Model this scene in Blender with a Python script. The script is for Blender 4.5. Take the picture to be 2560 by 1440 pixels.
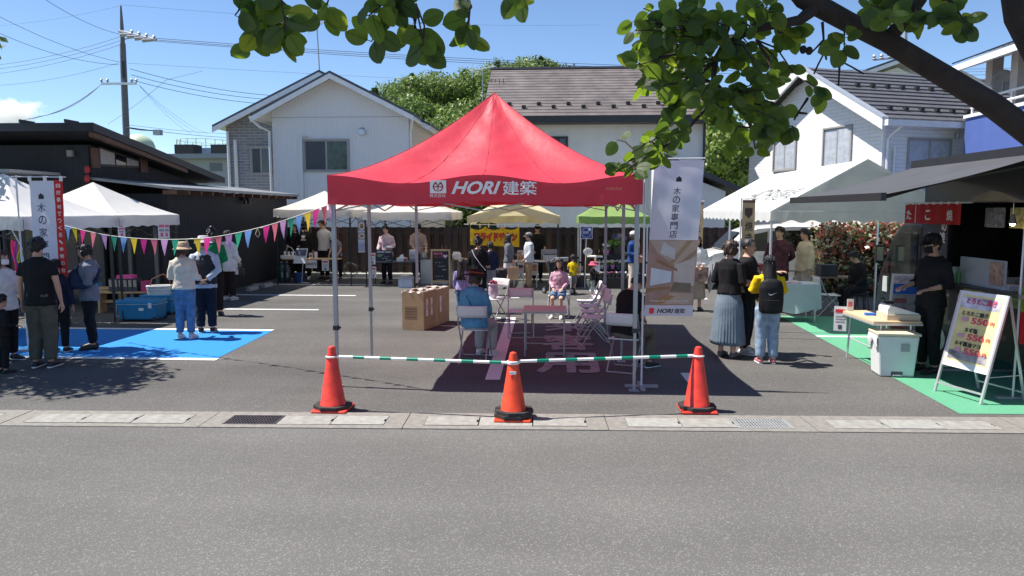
import bpy, math, random
import numpy as np
from mathutils import Vector, Matrix
R = math.radians
random.seed(7)
rng = np.random.default_rng(7)
scene = bpy.context.scene
C = scene.collection
for o in list(bpy.data.objects):
    bpy.data.objects.remove(o)

# ------------------------------------------------------------------ camera
FPX, CAMH = 1849.0, 2.15                       # focal length in photo pixels, camera height
PITCH, YAW = math.atan(195 / FPX), math.atan(108 / FPX)
cam_data = bpy.data.cameras.new('camera')
cam_data.sensor_width = 36.0
cam_data.lens = 36.0 * FPX / 2560.0
cam_data.clip_start = 0.05
cam_data.clip_end = 6000
cam = bpy.data.objects.new('camera', cam_data)
cam.location = (0, 0, CAMH)
cam.rotation_euler = (math.pi / 2 - PITCH, 0, YAW)
C.objects.link(cam)
scene.camera = cam

# ------------------------------------------------------------------ sky and sun
SUN_EL, SUN_AZ = R(61), R(-84)                 # azimuth clockwise from +Y: the sun stands to the left, a little behind the houses
world = bpy.data.worlds.new('World')
scene.world = world
world.use_nodes = True
wn, wl = world.node_tree.nodes, world.node_tree.links
bg = wn['Background']
sky = wn.new('ShaderNodeTexSky')
sky.sky_type = 'NISHITA'
sky.sun_disc = False
sky.sun_elevation = SUN_EL
sky.sun_rotation = SUN_AZ
sky.air_density = 0.9
sky.dust_density = 0.0
sky.altitude = 1200
sky.ozone_density = 4.5
wl.new(sky.outputs[0], bg.inputs[0])
bg.inputs[1].default_value = 0.105
sun_data = bpy.data.lights.new('sun', 'SUN')
sun_data.energy = 5.0
sun_data.angle = R(0.53)
sun_data.color = (1.0, 0.95, 0.88)
sun = bpy.data.objects.new('sun', sun_data)
sdir = Vector((math.sin(SUN_AZ) * math.cos(SUN_EL), math.cos(SUN_AZ) * math.cos(SUN_EL), math.sin(SUN_EL)))
sun.rotation_euler = sdir.to_track_quat('Z', 'Y').to_euler()
sun.location = sdir * 60
C.objects.link(sun)
scene.cycles.volume_bounces = 6
scene.view_settings.view_transform = 'Standard'
scene.view_settings.look = 'None'
scene.view_settings.exposure = 0.74
scene.view_settings.gamma = 1.0
scene.view_settings.use_curve_mapping = False

# ------------------------------------------------------------------ helpers: photo pixel to place
CROT = Matrix.Rotation(YAW, 3, 'Z') @ Matrix.Rotation(math.pi / 2 - PITCH, 3, 'X')
def ray(px, py):
    return CROT @ Vector(((px - 1280) / FPX, (720 - py) / FPX, -1.0))
def G(px, py, z=0.0):                          # where the pixel's ray meets the ground (height z)
    d = ray(px, py)
    return Vector((0, 0, CAMH)) + d * ((z - CAMH) / d.z)
def at(px, py, Y):                             # where it meets the upright plane at depth Y
    d = ray(px, py)
    return Vector((0, 0, CAMH)) + d * (Y / d.y)
def atx(px, py, X):                            # where it meets the upright plane at X
    d = ray(px, py)
    return Vector((0, 0, CAMH)) + d * (X / d.x)

# ------------------------------------------------------------------ helpers: materials
MATS = {}
def M(name, col, rough=0.6, var=0.10, scale=6.0, bump=0.0, bscale=80.0, metal=0.0, spec=0.5, trans=0.0, coat=0.0, sheen=0.0, emit=None, alpha=1.0):
    if name in MATS:
        return MATS[name]
    m = bpy.data.materials.new(name)
    m.use_nodes = True
    n, l = m.node_tree.nodes, m.node_tree.links
    p = n['Principled BSDF']
    tc = n.new('ShaderNodeTexCoord')
    nz = n.new('ShaderNodeTexNoise')
    nz.inputs['Scale'].default_value = scale
    nz.inputs['Detail'].default_value = 6
    l.new(tc.outputs['Object'], nz.inputs['Vector'])
    mx = n.new('ShaderNodeMix')
    mx.data_type = 'RGBA'
    c = Vector(col[:3])
    mx.inputs[6].default_value = (*[max(0, x * (1 - var)) for x in c], 1)
    mx.inputs[7].default_value = (*[min(1, x * (1 + var)) for x in c], 1)
    mr = n.new('ShaderNodeMapRange')
    mr.inputs['From Min'].default_value = 0.3
    mr.inputs['From Max'].default_value = 0.7
    l.new(nz.outputs[0], mr.inputs[0])
    l.new(mr.outputs[0], mx.inputs[0])
    l.new(mx.outputs[2], p.inputs['Base Color'])
    p.inputs['Roughness'].default_value = rough
    p.inputs['Metallic'].default_value = metal
    p.inputs['Specular IOR Level'].default_value = spec
    if coat:
        p.inputs['Coat Weight'].default_value = coat
    if sheen:
        p.inputs['Sheen Weight'].default_value = sheen
        p.inputs['Sheen Roughness'].default_value = 0.5
    if alpha < 1:
        p.inputs['Alpha'].default_value = alpha
    if bump:
        b = n.new('ShaderNodeBump')
        b.inputs['Strength'].default_value = 1.0
        b.inputs['Distance'].default_value = bump
        n2 = n.new('ShaderNodeTexNoise')
        n2.inputs['Scale'].default_value = bscale
        n2.inputs['Detail'].default_value = 4
        l.new(tc.outputs['Object'], n2.inputs['Vector'])
        l.new(n2.outputs[0], b.inputs['Height'])
        l.new(b.outputs[0], p.inputs['Normal'])
    if emit:
        p.inputs['Emission Color'].default_value = (*emit[:3], 1)
        p.inputs['Emission Strength'].default_value = emit[3]
    if trans:
        out = n['Material Output']
        ts = n.new('ShaderNodeBsdfTranslucent')
        l.new(mx.outputs[2], ts.inputs[0])
        ms = n.new('ShaderNodeMixShader')
        ms.inputs[0].default_value = trans
        l.new(p.outputs[0], ms.inputs[1])
        l.new(ts.outputs[0], ms.inputs[2])
        l.new(ms.outputs[0], out.inputs[0])
    MATS[name] = m
    return m
def glass(name, col=(0.02, 0.025, 0.03), rough=0.05):
    return M(name, col, rough, var=0.05, spec=0.8)
def clear(name, tint=(0.9, 0.95, 0.97), fac=0.82):
    if name in MATS: return MATS[name]
    m = bpy.data.materials.new(name); m.use_nodes = True
    n, l = m.node_tree.nodes, m.node_tree.links
    p = n['Principled BSDF']; p.inputs['Roughness'].default_value = 0.05; p.inputs['Base Color'].default_value = (*tint, 1)
    t = n.new('ShaderNodeBsdfTransparent'); t.inputs[0].default_value = (*tint, 1)
    ms = n.new('ShaderNodeMixShader'); ms.inputs[0].default_value = fac
    l.new(p.outputs[0], ms.inputs[1]); l.new(t.outputs[0], ms.inputs[2]); l.new(ms.outputs[0], n['Material Output'].inputs[0])
    MATS[name] = m
    return m
def node_mat(name):
    m = bpy.data.materials.new(name); m.use_nodes = True
    MATS[name] = m
    return m, m.node_tree.nodes, m.node_tree.links, m.node_tree.nodes['Principled BSDF']

# ------------------------------------------------------------------ helpers: meshes
def frames(pts, ref=None):
    pts = [Vector(p) for p in pts]
    T = []
    for i in range(len(pts)):
        a = pts[max(0, i - 1)]; b = pts[min(len(pts) - 1, i + 1)]
        t = (b - a)
        T.append(t.normalized() if t.length > 1e-9 else Vector((0, 0, 1)))
    out = []
    r = Vector(ref) if ref is not None else None
    if r is None:
        r = Vector((1, 0, 0)) if abs(T[0].x) < 0.8 else Vector((0, 1, 0))
    for t in T:
        u = r - t * r.dot(t)
        if u.length < 1e-6:
            u = t.orthogonal()
        u.normalize()
        w = t.cross(u)
        out.append((u, w))
        if ref is None:
            r = u
    return pts, out

class MB:
    def __init__(s):
        s.v = []; s.f = []; s.m = []
    def add(s, vs, fs, mi=0):
        b = len(s.v)
        s.v += [tuple(v) for v in vs]
        for f in fs:
            s.f.append(tuple(b + i for i in f)); s.m.append(mi)
        return s
    def bx(s, x0, x1, y0, y1, z0, z1, mi=0, mtx=None):
        vs = [(x, y, z) for z in (z0, z1) for y in (y0, y1) for x in (x0, x1)]
        if mtx is not None: vs = [mtx @ Vector(v) for v in vs]
        return s.add(vs, [(0, 2, 3, 1), (4, 5, 7, 6), (0, 1, 5, 4), (2, 6, 7, 3), (0, 4, 6, 2), (1, 3, 7, 5)], mi)
    def box(s, c, d, mi=0, rz=0.0, rx=0.0):
        m = Matrix.Translation(c) @ Matrix.Rotation(rz, 4, 'Z') @ Matrix.Rotation(rx, 4, 'X')
        return s.bx(-d[0] / 2, d[0] / 2, -d[1] / 2, d[1] / 2, -d[2] / 2, d[2] / 2, mi, m)
    def tube(s, pts, r, n=8, mi=0, cap=True, ref=None, r2=None):
        pts, fr = frames(pts, ref)
        k = len(pts)
        ra = list(r) if hasattr(r, '__len__') else [r] * k
        rb = ra if r2 is None else (list(r2) if hasattr(r2, '__len__') else [r2] * k)
        vs, fs = [], []
        for i, p in enumerate(pts):
            u, w = fr[i]
            for j in range(n):
                a = 2 * math.pi * (j + 0.5) / n
                vs.append(p + u * (ra[i] * math.cos(a)) + w * (rb[i] * math.sin(a)))
        for i in range(k - 1):
            for j in range(n):
                j2 = (j + 1) % n
                fs.append((i * n + j, i * n + j2, (i + 1) * n + j2, (i + 1) * n + j))
        if cap:
            fs.append(tuple(reversed(range(n))))
            fs.append(tuple((k - 1) * n + j for j in range(n)))
        return s.add(vs, fs, mi)
    def ball(s, c, r, nu=12, nv=8, mi=0, mtx=None):
        r = r if hasattr(r, '__len__') else (r, r, r)
        vs, fs = [], []
        for i in range(1, nv):
            ph = math.pi * i / nv
            for j in range(nu):
                th = 2 * math.pi * j / nu
                vs.append(Vector((r[0] * math.sin(ph) * math.cos(th), r[1] * math.sin(ph) * math.sin(th), r[2] * math.cos(ph))))
        vs.append(Vector((0, 0, r[2]))); vs.append(Vector((0, 0, -r[2])))
        top, bot = len(vs) - 2, len(vs) - 1
        for i in range(nv - 2):
            for j in range(nu):
                j2 = (j + 1) % nu
                fs.append((i * nu + j, (i + 1) * nu + j, (i + 1) * nu + j2, i * nu + j2))
        for j in range(nu):
            j2 = (j + 1) % nu
            fs.append((top, j, j2)); fs.append((bot, (nv - 2) * nu + j2, (nv - 2) * nu + j))
        if mtx is not None: vs = [mtx @ v for v in vs]
        c = Vector(c)
        return s.add([v + c for v in vs], fs, mi)
    def lathe(s, prof, n=16, c=(0, 0, 0), mi=0, sx=1.0, sy=1.0):
        c = Vector(c); vs, fs = [], []
        for (r, z) in prof:
            for j in range(n):
                a = 2 * math.pi * (j + 0.5) / n
                vs.append(c + Vector((r * sx * math.cos(a), r * sy * math.sin(a), z)))
        for i in range(len(prof) - 1):
            for j in range(n):
                j2 = (j + 1) % n
                fs.append((i * n + j, i * n + j2, (i + 1) * n + j2, (i + 1) * n + j))
        if prof[0][0] > 1e-6: fs.append(tuple(reversed(range(n))))
        if prof[-1][0] > 1e-6: fs.append(tuple((len(prof) - 1) * n + j for j in range(n)))
        return s.add(vs, fs, mi)
    def ext(s, poly, vec, mi=0):                # a polygon (3-D points) pushed along vec
        k = len(poly); vec = Vector(vec)
        vs = [Vector(p) for p in poly] + [Vector(p) + vec for p in poly]
        fs = [tuple(reversed(range(k))), tuple(range(k, 2 * k))]
        fs += [(i, (i + 1) % k, k + (i + 1) % k, k + i) for i in range(k)]
        return s.add(vs, fs, mi)
    def poly(s, pts, mi=0):
        return s.add(pts, [tuple(range(len(pts)))], mi)
    def grid(s, fn, nu, nv, mi=0, thick=0.0):
        vs = [Vector(fn(i / nu, j / nv)) for j in range(nv + 1) for i in range(nu + 1)]
        fs = [(j * (nu + 1) + i, j * (nu + 1) + i + 1, (j + 1) * (nu + 1) + i + 1, (j + 1) * (nu + 1) + i) for j in range(nv) for i in range(nu)]
        return s.add(vs, fs, mi)
    def mesh(s, name, mats, smooth=False, ang=40):
        me = bpy.data.meshes.new(name)
        me.from_pydata(s.v, [], s.f)
        for m in (mats if isinstance(mats, (list, tuple)) else [mats]):
            me.materials.append(m)
        if s.m and max(s.m) > 0:
            me.polygons.foreach_set('material_index', s.m)
        if smooth:
            me.shade_smooth()
            if ang: me.set_sharp_from_angle(angle=R(ang))
        me.update()
        return me
    def build(s, name, mats, parent=None, smooth=False, ang=40, loc=None, rz=0.0, bevel=0.0, solid=0.0):
        o = bpy.data.objects.new(name, s.mesh(name, mats, smooth, ang))
        C.objects.link(o)
        if parent is not None: o.parent = parent
        if loc is not None: o.location = loc
        if rz: o.rotation_euler = (0, 0, rz)
        if solid:
            md = o.modifiers.new('thickness', 'SOLIDIFY'); md.thickness = solid; md.offset = 0
        if bevel:
            md = o.modifiers.new('bevel', 'BEVEL'); md.width = bevel; md.segments = 2; md.limit_method = 'ANGLE'
        return o

def tag(o, label=None, cat=None, group=None, kind=None):
    if label: o['label'] = label
    if cat: o['category'] = cat
    if group: o['group'] = group
    if kind: o['kind'] = kind
    return o
def thing(name, label, cat, loc=(0, 0, 0), rz=0.0, group=None):
    o = bpy.data.objects.new(name, None)
    o.empty_display_size = 0.1
    C.objects.link(o)
    o.location = loc; o.rotation_euler = (0, 0, rz)
    return tag(o, label, cat, group)
def copy_tree(o, parent=None):
    c = o.copy(); C.objects.link(c)
    if parent is not None: c.parent = parent
    for ch in list(o.children): copy_tree(ch, c)
    return c

TXT = {}
def text(s, mats, parent, mtx, h, name='lettering', width=None, bold=0.0, shear=0.0, line=1.0, depth=0.0):
    """flat lettering in the local XZ plane of mtx (reads from -Y), centred, each line h tall"""
    strike = 0.0
    if bold > .012 and any('\u4e00' <= ch_ <= '\u9fff' for ch_ in s):
        strike, bold = bold, 0.0                # dense characters are struck several times instead of being swelled
    key = (s, bold, shear, line, depth)
    if key not in TXT:
        cu = bpy.data.curves.new('lettering', 'FONT')
        cu.body = s; cu.size = 1.0; cu.align_x = 'CENTER'; cu.align_y = 'CENTER'
        cu.offset = bold; cu.shear = shear; cu.space_line = line; cu.extrude = depth
        cu.resolution_u = 3
        ob = bpy.data.objects.new('tmp_text', cu); C.objects.link(ob)
        dg = bpy.context.evaluated_depsgraph_get()
        me = bpy.data.meshes.new_from_object(ob.evaluated_get(dg))
        bpy.data.objects.remove(ob); bpy.data.curves.remove(cu)
        co = np.empty(len(me.vertices) * 3); me.vertices.foreach_get('co', co); co = co.reshape(-1, 3)
        if len(co):
            lo, hi = co.min(0), co.max(0)
            nl = s.count('\n') + 1
            co[:, 0] -= (lo[0] + hi[0]) / 2; co[:, 1] -= (lo[1] + hi[1]) / 2
            ht = (hi[1] - lo[1]) / (1 if nl == 1 else nl * line * 0.98)
            co /= max(ht, 1e-6)
            co = np.stack([co[:, 0], -co[:, 2], co[:, 1]], 1)
            me.vertices.foreach_set('co', co.ravel())
        TXT[key] = me
    me = TXT[key].copy()
    me.materials.clear(); me.materials.append(mats)
    if strike and len(me.vertices):
        n0 = len(me.vertices); c0_ = np.empty(n0 * 3); me.vertices.foreach_get('co', c0_); c0_ = c0_.reshape(-1, 3)
        fs0 = [tuple(f_.vertices) for f_ in me.polygons]; vs_, fs_ = [], []
        for q_, (a_0, b_0) in enumerate(((0, 0), (1, 0), (-1, 0), (0, 1), (0, -1), (.7, .7), (-.7, -.7), (.7, -.7), (-.7, .7))):
            vs_ += (c0_ + np.array([a_0 * strike * .8, -.0006 * q_, b_0 * strike * .8])).tolist(); fs_ += [tuple(i_ + n0 * q_ for i_ in f_) for f_ in fs0]
        me = bpy.data.meshes.new('lettering'); me.from_pydata(vs_, [], fs_); me.materials.append(mats)
    co = np.empty(len(me.vertices) * 3); me.vertices.foreach_get('co', co); co = co.reshape(-1, 3)
    sx = h
    if width is not None and len(co): sx = width / max(1e-6, co[:, 0].max() - co[:, 0].min())
    co = co * np.array([sx, 1.0 if depth == 0 else h, h])
    me.vertices.foreach_set('co', co.ravel()); me.update()
    o = bpy.data.objects.new(name, me); C.objects.link(o)
    o.parent = parent
    o.matrix_local = mtx
    return o
def TR(x, y, z, rz=0.0, rx=0.0):
    return Matrix.Translation((x, y, z)) @ Matrix.Rotation(rz, 4, 'Z') @ Matrix.Rotation(rx, 4, 'X')
def put(mb, name, mats, mtx=None, parent=None, **k):
    o = mb.build(name, mats, parent, **k)
    if mtx is not None: o.matrix_local = mtx
    return o

# ------------------------------------------------------------------ shared materials
white_paint = M('white_paint', (0.80, 0.80, 0.78), 0.55, 0.04)
white_plastic = M('white_plastic', (0.80, 0.79, 0.76), 0.4, 0.03)
black_metal = M('black_metal', (0.02, 0.02, 0.022), 0.45, 0.15)
steel = M('steel', (0.55, 0.56, 0.58), 0.35, 0.08, metal=0.9)
grey_metal = M('grey_metal', (0.36, 0.37, 0.39), 0.45, 0.08, metal=0.35)
alu = M('aluminium', (0.68, 0.69, 0.70), 0.4, 0.06, metal=0.6)
black_print = M('black_print', (0.02, 0.02, 0.025), 0.6, 0.05)
dark_print = M('dark_print', (0.07, 0.075, 0.12), 0.6, 0.05)
white_print = M('white_print', (0.85, 0.85, 0.84), 0.6, 0.03)
red_print = M('red_print', (0.70, 0.03, 0.04), 0.6, 0.05)
pink_print = M('pink_print', (0.80, 0.16, 0.25), 0.6, 0.05)
paper = M('paper', (0.80, 0.79, 0.77), 0.7, 0.04)
cardboard = M('cardboard', (0.42, 0.28, 0.15), 0.8, 0.10, scale=5, bump=0.001, bscale=50)
wood_light = M('light_wood', (0.55, 0.36, 0.18), 0.55, 0.15, scale=9)
tarp_black = M('black_tarp', (0.03, 0.03, 0.035), 0.6, 0.1)
# ================================================================== THE SETTING
def asphalt(name, c0, c1, stain=0.25):
    m, n, l, p = node_mat(name)
    geo = n.new('ShaderNodeNewGeometry')
    a = n.new('ShaderNodeTexNoise'); a.inputs['Scale'].default_value = 170; a.inputs['Detail'].default_value = 3
    b = n.new('ShaderNodeTexNoise'); b.inputs['Scale'].default_value = 0.55; b.inputs['Detail'].default_value = 5
    v = n.new('ShaderNodeTexVoronoi'); v.inputs['Scale'].default_value = 125
    for t in (a, b, v): l.new(geo.outputs['Position'], t.inputs['Vector'])
    r = n.new('ShaderNodeValToRGB')
    r.color_ramp.elements[0].position = 0.33; r.color_ramp.elements[0].color = (*c0, 1)
    r.color_ramp.elements[1].position = 0.66; r.color_ramp.elements[1].color = (*c1, 1)
    l.new(a.outputs[0], r.inputs[0])
    # pale stone chips
    vr = n.new('ShaderNodeMapRange'); vr.inputs[1].default_value = 0.82; vr.inputs[2].default_value = 0.95
    sep = n.new('ShaderNodeSeparateColor'); l.new(v.outputs['Color'], sep.inputs[0]); l.new(sep.outputs[0], vr.inputs[0])
    m1 = n.new('ShaderNodeMix'); m1.data_type = 'RGBA'
    l.new(vr.outputs[0], m1.inputs[0]); l.new(r.outputs[0], m1.inputs[6]); m1.inputs[7].default_value = (c1[0] * 1.42, c1[1] * 1.4, c1[2] * 1.36, 1)
    mr = n.new('ShaderNodeMapRange'); mr.inputs[1].default_value = 0.3; mr.inputs[2].default_value = 0.7; mr.inputs[3].default_value = 1 - stain; mr.inputs[4].default_value = 1 + stain * 0.5
    mp = n.new('ShaderNodeMapping'); mp.inputs['Scale'].default_value = (.10, .9, 1); l.new(geo.outputs['Position'], mp.inputs[0])
    b3 = n.new('ShaderNodeTexNoise'); b3.inputs['Scale'].default_value = 1.0; b3.inputs['Detail'].default_value = 6; l.new(mp.outputs[0], b3.inputs['Vector'])
    av = n.new('ShaderNodeMix'); av.inputs[0].default_value = .5; l.new(b.outputs[0], av.inputs[2]); l.new(b3.outputs[0], av.inputs[3]); mr.inputs[1].default_value = .36; mr.inputs[2].default_value = .64
    l.new(av.outputs[0], mr.inputs[0])
    m2 = n.new('ShaderNodeMix'); m2.data_type = 'RGBA'; m2.blend_type = 'MULTIPLY'; m2.inputs[0].default_value = 1
    l.new(m1.outputs[2], m2.inputs[6]); l.new(mr.outputs[0], m2.inputs[7])
    l.new(m2.outputs[2], p.inputs['Base Color'])
    p.inputs['Roughness'].default_value = 0.9; p.inputs['Specular IOR Level'].default_value = 0.15
    bp = n.new('ShaderNodeBump'); bp.inputs['Distance'].default_value = 0.0025; bp.inputs['Strength'].default_value = 0.7
    l.new(v.outputs['Distance'], bp.inputs['Height']); l.new(bp.outputs[0], p.inputs['Normal'])
    return m
m_road = asphalt('road_asphalt', (0.098, 0.095, 0.090), (0.160, 0.155, 0.147), 0.17)
m_lot = asphalt('lot_asphalt', (0.070, 0.068, 0.065), (0.140, 0.135, 0.128), 0.25)
m_conc = M('gutter_concrete', (0.215, 0.20, 0.178), 0.85, 0.18, scale=14, bump=0.002, bscale=140)
m_slab = M('slab_concrete', (0.30, 0.295, 0.27), 0.85, 0.14, scale=18, bump=0.002, bscale=140)
m_slab2 = M('old_slab_concrete', (0.28, 0.27, 0.245), 0.85, 0.2, scale=10, bump=0.003, bscale=90)
m_joint = M('gutter_joint', (0.03, 0.028, 0.025), 0.9, 0.2)
def worn(name, col, under, amount=0.5, scale=9.0):
    m, n, l, p = node_mat(name)
    geo = n.new('ShaderNodeNewGeometry')
    a = n.new('ShaderNodeTexNoise'); a.inputs['Scale'].default_value = scale; a.inputs['Detail'].default_value = 8; a.inputs['Roughness'].default_value = 0.7
    b = n.new('ShaderNodeTexNoise'); b.inputs['Scale'].default_value = 90
    l.new(geo.outputs['Position'], a.inputs['Vector']); l.new(geo.outputs['Position'], b.inputs['Vector'])
    r = n.new('ShaderNodeMapRange'); r.inputs[1].default_value = 0.55 + 0.2 * (1 - amount); r.inputs[2].default_value = 0.70 + 0.2 * (1 - amount)
    l.new(a.outputs[0], r.inputs[0])
    mx = n.new('ShaderNodeMix'); mx.data_type = 'RGBA'
    l.new(r.outputs[0], mx.inputs[0]); mx.inputs[6].default_value = (*col, 1); mx.inputs[7].default_value = (*under, 1)
    m2 = n.new('ShaderNodeMix'); m2.data_type = 'RGBA'; m2.blend_type = 'MULTIPLY'; m2.inputs[0].default_value = 1
    mr = n.new('ShaderNodeMapRange'); mr.inputs[1].default_value = 0.3; mr.inputs[2].default_value = 0.7; mr.inputs[3].default_value = 0.82; mr.inputs[4].default_value = 1.08
    l.new(b.outputs[0], mr.inputs[0]); l.new(mx.outputs[2], m2.inputs[6]); l.new(mr.outputs[0], m2.inputs[7])
    l.new(m2.outputs[2], p.inputs['Base Color'])
    p.inputs['Roughness'].default_value = 0.75; p.inputs['Specular IOR Level'].default_value = 0.2
    bp = n.new('ShaderNodeBump'); bp.inputs['Distance'].default_value = 0.003
    l.new(b.outputs[0], bp.inputs['Height']); l.new(bp.outputs[0], p.inputs['Normal'])
    return m
m_line = worn('line_paint', (0.74, 0.74, 0.72), (0.25, 0.25, 0.24), 0.55)
m_blue = worn('blue_paint', (0.03, 0.235, 0.60), (0.06, 0.17, 0.33), 0.38, 5)
m_green = worn('green_paint', (0.115, 0.36, 0.215), (0.12, 0.27, 0.18), 0.42, 4)

def sheet(name, pts, z, mat, parent=None, kind='structure', sub=0):
    o = MB().poly([(p[0], p[1], z) for p in pts]).build(name, mat, parent)
    if parent is None: o['kind'] = kind
    return o
sheet('ground', [(-1500, -400), (1500, -400), (1500, 3000), (-1500, 3000)], -0.035, M('earth', (0.16, 0.17, 0.09), 0.9, 0.3, scale=0.3))
GU = math.atan(0.032)
gu_o = Vector((0, 7.085, 0)); gu_u = Vector((math.cos(GU), math.sin(GU), 0)); gu_v = Vector((-math.sin(GU), math.cos(GU), 0))
GW = 0.56
def gp(u, v): return gu_o + gu_u * u + gu_v * v
road = sheet('road', [(-40, -12), (40, -12), tuple(gp(40, -0.004))[:2], tuple(gp(-40, -0.004))[:2]], 0.0, m_road)
lot = sheet('parking_lot', [tuple(gp(-18, GW + 0.004))[:2], tuple(gp(18, GW + 0.004))[:2], (18, 25.2), (-18, 25.2)], 0.0, m_lot)
blue = sheet('blue_parking_bay', [(-13.5, 10.30), (-4.90, 10.30), (-5.03, 12.78), (-13.5, 12.78)], 0.004, m_blue)
green = sheet('green_pavement', [(4.29, 7.92), (14, 8.22), (14, 15.23), (4.57, 15.23)], 0.004, m_green)
def line(a, b, w, z=0.008):
    a, b = Vector(a), Vector(b); d = (b - a).normalized(); nrm = Vector((-d.y, d.x)) * (w / 2)
    return sheet('painted_line', [a - nrm, b - nrm, b + nrm, a + nrm], z, m_line, lot)
line((-13.5, 10.24), (-4.86, 10.24), 0.15)
line((-13.5, 12.84), (-5.04, 12.84), 0.15)
line((-9.0, 15.60), (-5.11, 15.60), 0.13, 0.004)
line((-9.0, 18.28), (-5.02, 18.28), 0.13, 0.004)
line((-9.0, 20.95), (-4.9, 20.95), 0.13, 0.004)
line(G(1231, 950).xy, G(1278, 794).xy, 0.19, 0.004)
line((1.76, 9.10), (1.76, 9.75), 0.19, 0.004)
for x in (-0.98, 1.03, 3.6):
    line((x, 18.0), (x, 22.4), 0.20, 0.004)
line((4.46, 12.75), (14, 12.75), 0.13)
line((4.40, 10.12), (14, 10.12), 0.13)
m_faint = worn('faint_line_paint', (0.34, 0.34, 0.335), (0.11, 0.11, 0.105), 1.0, 7)
for ch, y0, y1 in (('来', 806, 829), ('客', 838, 875), ('用', 884, 932)):
    a, b = G(1420, y1), G(1420, y0)
    cx = (G(1345, y1).x + G(1497, y1).x) / 2
    o = text(ch, m_faint, lot, Matrix.Translation((cx, (a.y + b.y) / 2, 0.006)) @ Matrix.Rotation(R(-90), 4, 'X'), abs(b.y - a.y), 'painted_character', width=0.86, bold=0.045)
# ---- gutter along the road: blocks, cover slabs and two steel grates
gut = MB().poly([gp(-20, 0) - Vector((0, 0, 0.03)), gp(20, 0) - Vector((0, 0, 0.03)), gp(20, GW) - Vector((0, 0, 0.03)), gp(-20, GW) - Vector((0, 0, 0.03))]).build('gutter', m_joint)
gut['kind'] = 'structure'
UL = 2.04
j0 = (G(1522, 1075) - gu_o).dot(gu_u)
blk = MB(); L0, L1 = 0.005, UL - 0.005
IV0, IV1, IU0, IU1 = 0.105, 0.425, 0.20, UL - 0.20
blk.bx(L0, L1, 0, IV0, -0.05, 0.006); blk.bx(L0, L1, IV1, GW, -0.05, 0.006)
blk.bx(L0, IU0, IV0, IV1, -0.05, 0.006); blk.bx(IU1, L1, IV0, IV1, -0.05, 0.006)
blk_me = blk.mesh('concrete_block', m_conc)
CL = (IU1 - IU0) / 3
def slab_mesh(mat):
    b = MB()
    x0, x1, y0, y1 = 0.006, CL - 0.006, IV0 + 0.008, IV1 - 0.008
    n0, n1 = y0 + 0.11, y1 - 0.11
    # a lifting notch in one end
    poly = [(x0, y0, 0.010), (x1, y0, 0.010), (x1, n0, 0.010), (x1 - 0.02, n0, 0.010), (x1 - 0.02, n1, 0.010), (x1, n1, 0.010), (x1, y1, 0.010), (x0, y1, 0.010)]
    b.ext([Vector(p) - Vector((0, 0, 0.06)) for p in poly], (0, 0, 0.06))
    return b.mesh('cover_slab', mat)
sl_me = [slab_mesh(m_slab), slab_mesh(m_slab2)]
def grate_mesh(mat, along):
    b = MB()
    x0, x1, y0, y1 = 0.004, CL - 0.004, IV0 + 0.004, IV1 - 0.004
    for y in (y0, y1 - 0.012): b.bx(x0, x1, y, y + 0.012, -0.03, 0.009)
    for x in (x0, x1 - 0.012): b.bx(x, x + 0.012, y0 + .012, y1 - .012, -0.03, 0.008)
    for k in range(4 if along else 5):
        y = y0 + (k + 1) * (y1 - y0) / (5 if along else 6)
        b.bx(x0 + .012, x1 - .012, y - 0.004, y + 0.004, -0.03, 0.007)
    for k in range(17):
        x = x0 + (k + 1) * (x1 - x0) / 18
        b.bx(x - 0.0045, x + 0.0045, y0 + .012, y1 - .012, -0.025, 0.0045 if along else 0.0085)
    return b.mesh('steel_grate', mat)
gr_me = [grate_mesh(M('dark_grate_steel', (0.10, 0.085, 0.09), 0.6, 0.2, metal=0.4), True), grate_mesh(M('zinc_grate_steel', (0.55, 0.55, 0.53), 0.5, 0.1, metal=0.5), False)]
GM = Matrix.Translation(gu_o) @ Matrix.Rotation(GU, 4, 'Z')
for i in range(-5, 5):
    u0 = j0 + i * UL
    o = bpy.data.objects.new('concrete_block', blk_me); C.objects.link(o); o.parent = gut; o.matrix_local = GM @ Matrix.Translation((u0, 0, 0.001 * ((i * 7) % 3)))
    for k in range(3):
        if i == -2 and k == 0: me, nm = gr_me[0], 'steel_grate'
        elif i == 0 and k == 2: me, nm = gr_me[1], 'steel_grate'
        else: me, nm = sl_me[(i * 3 + k) % 2 if i != -3 else 1], 'cover_slab'
        o = bpy.data.objects.new(nm, me); C.objects.link(o); o.parent = gut
        o.matrix_local = GM @ Matrix.Translation((u0 + IU0 + k * CL, 0, 0.002 * math.sin(i * 5 + k * 3)))
# ---- kerb below the fence
kb = MB().bx(-8.6, 9.5, 23.2, 23.45, 0, 0.13).build('kerb', M('kerb_concrete', (0.34, 0.34, 0.33), 0.85, 0.15), bevel=0.015)
kb['kind'] = 'structure'

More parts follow.
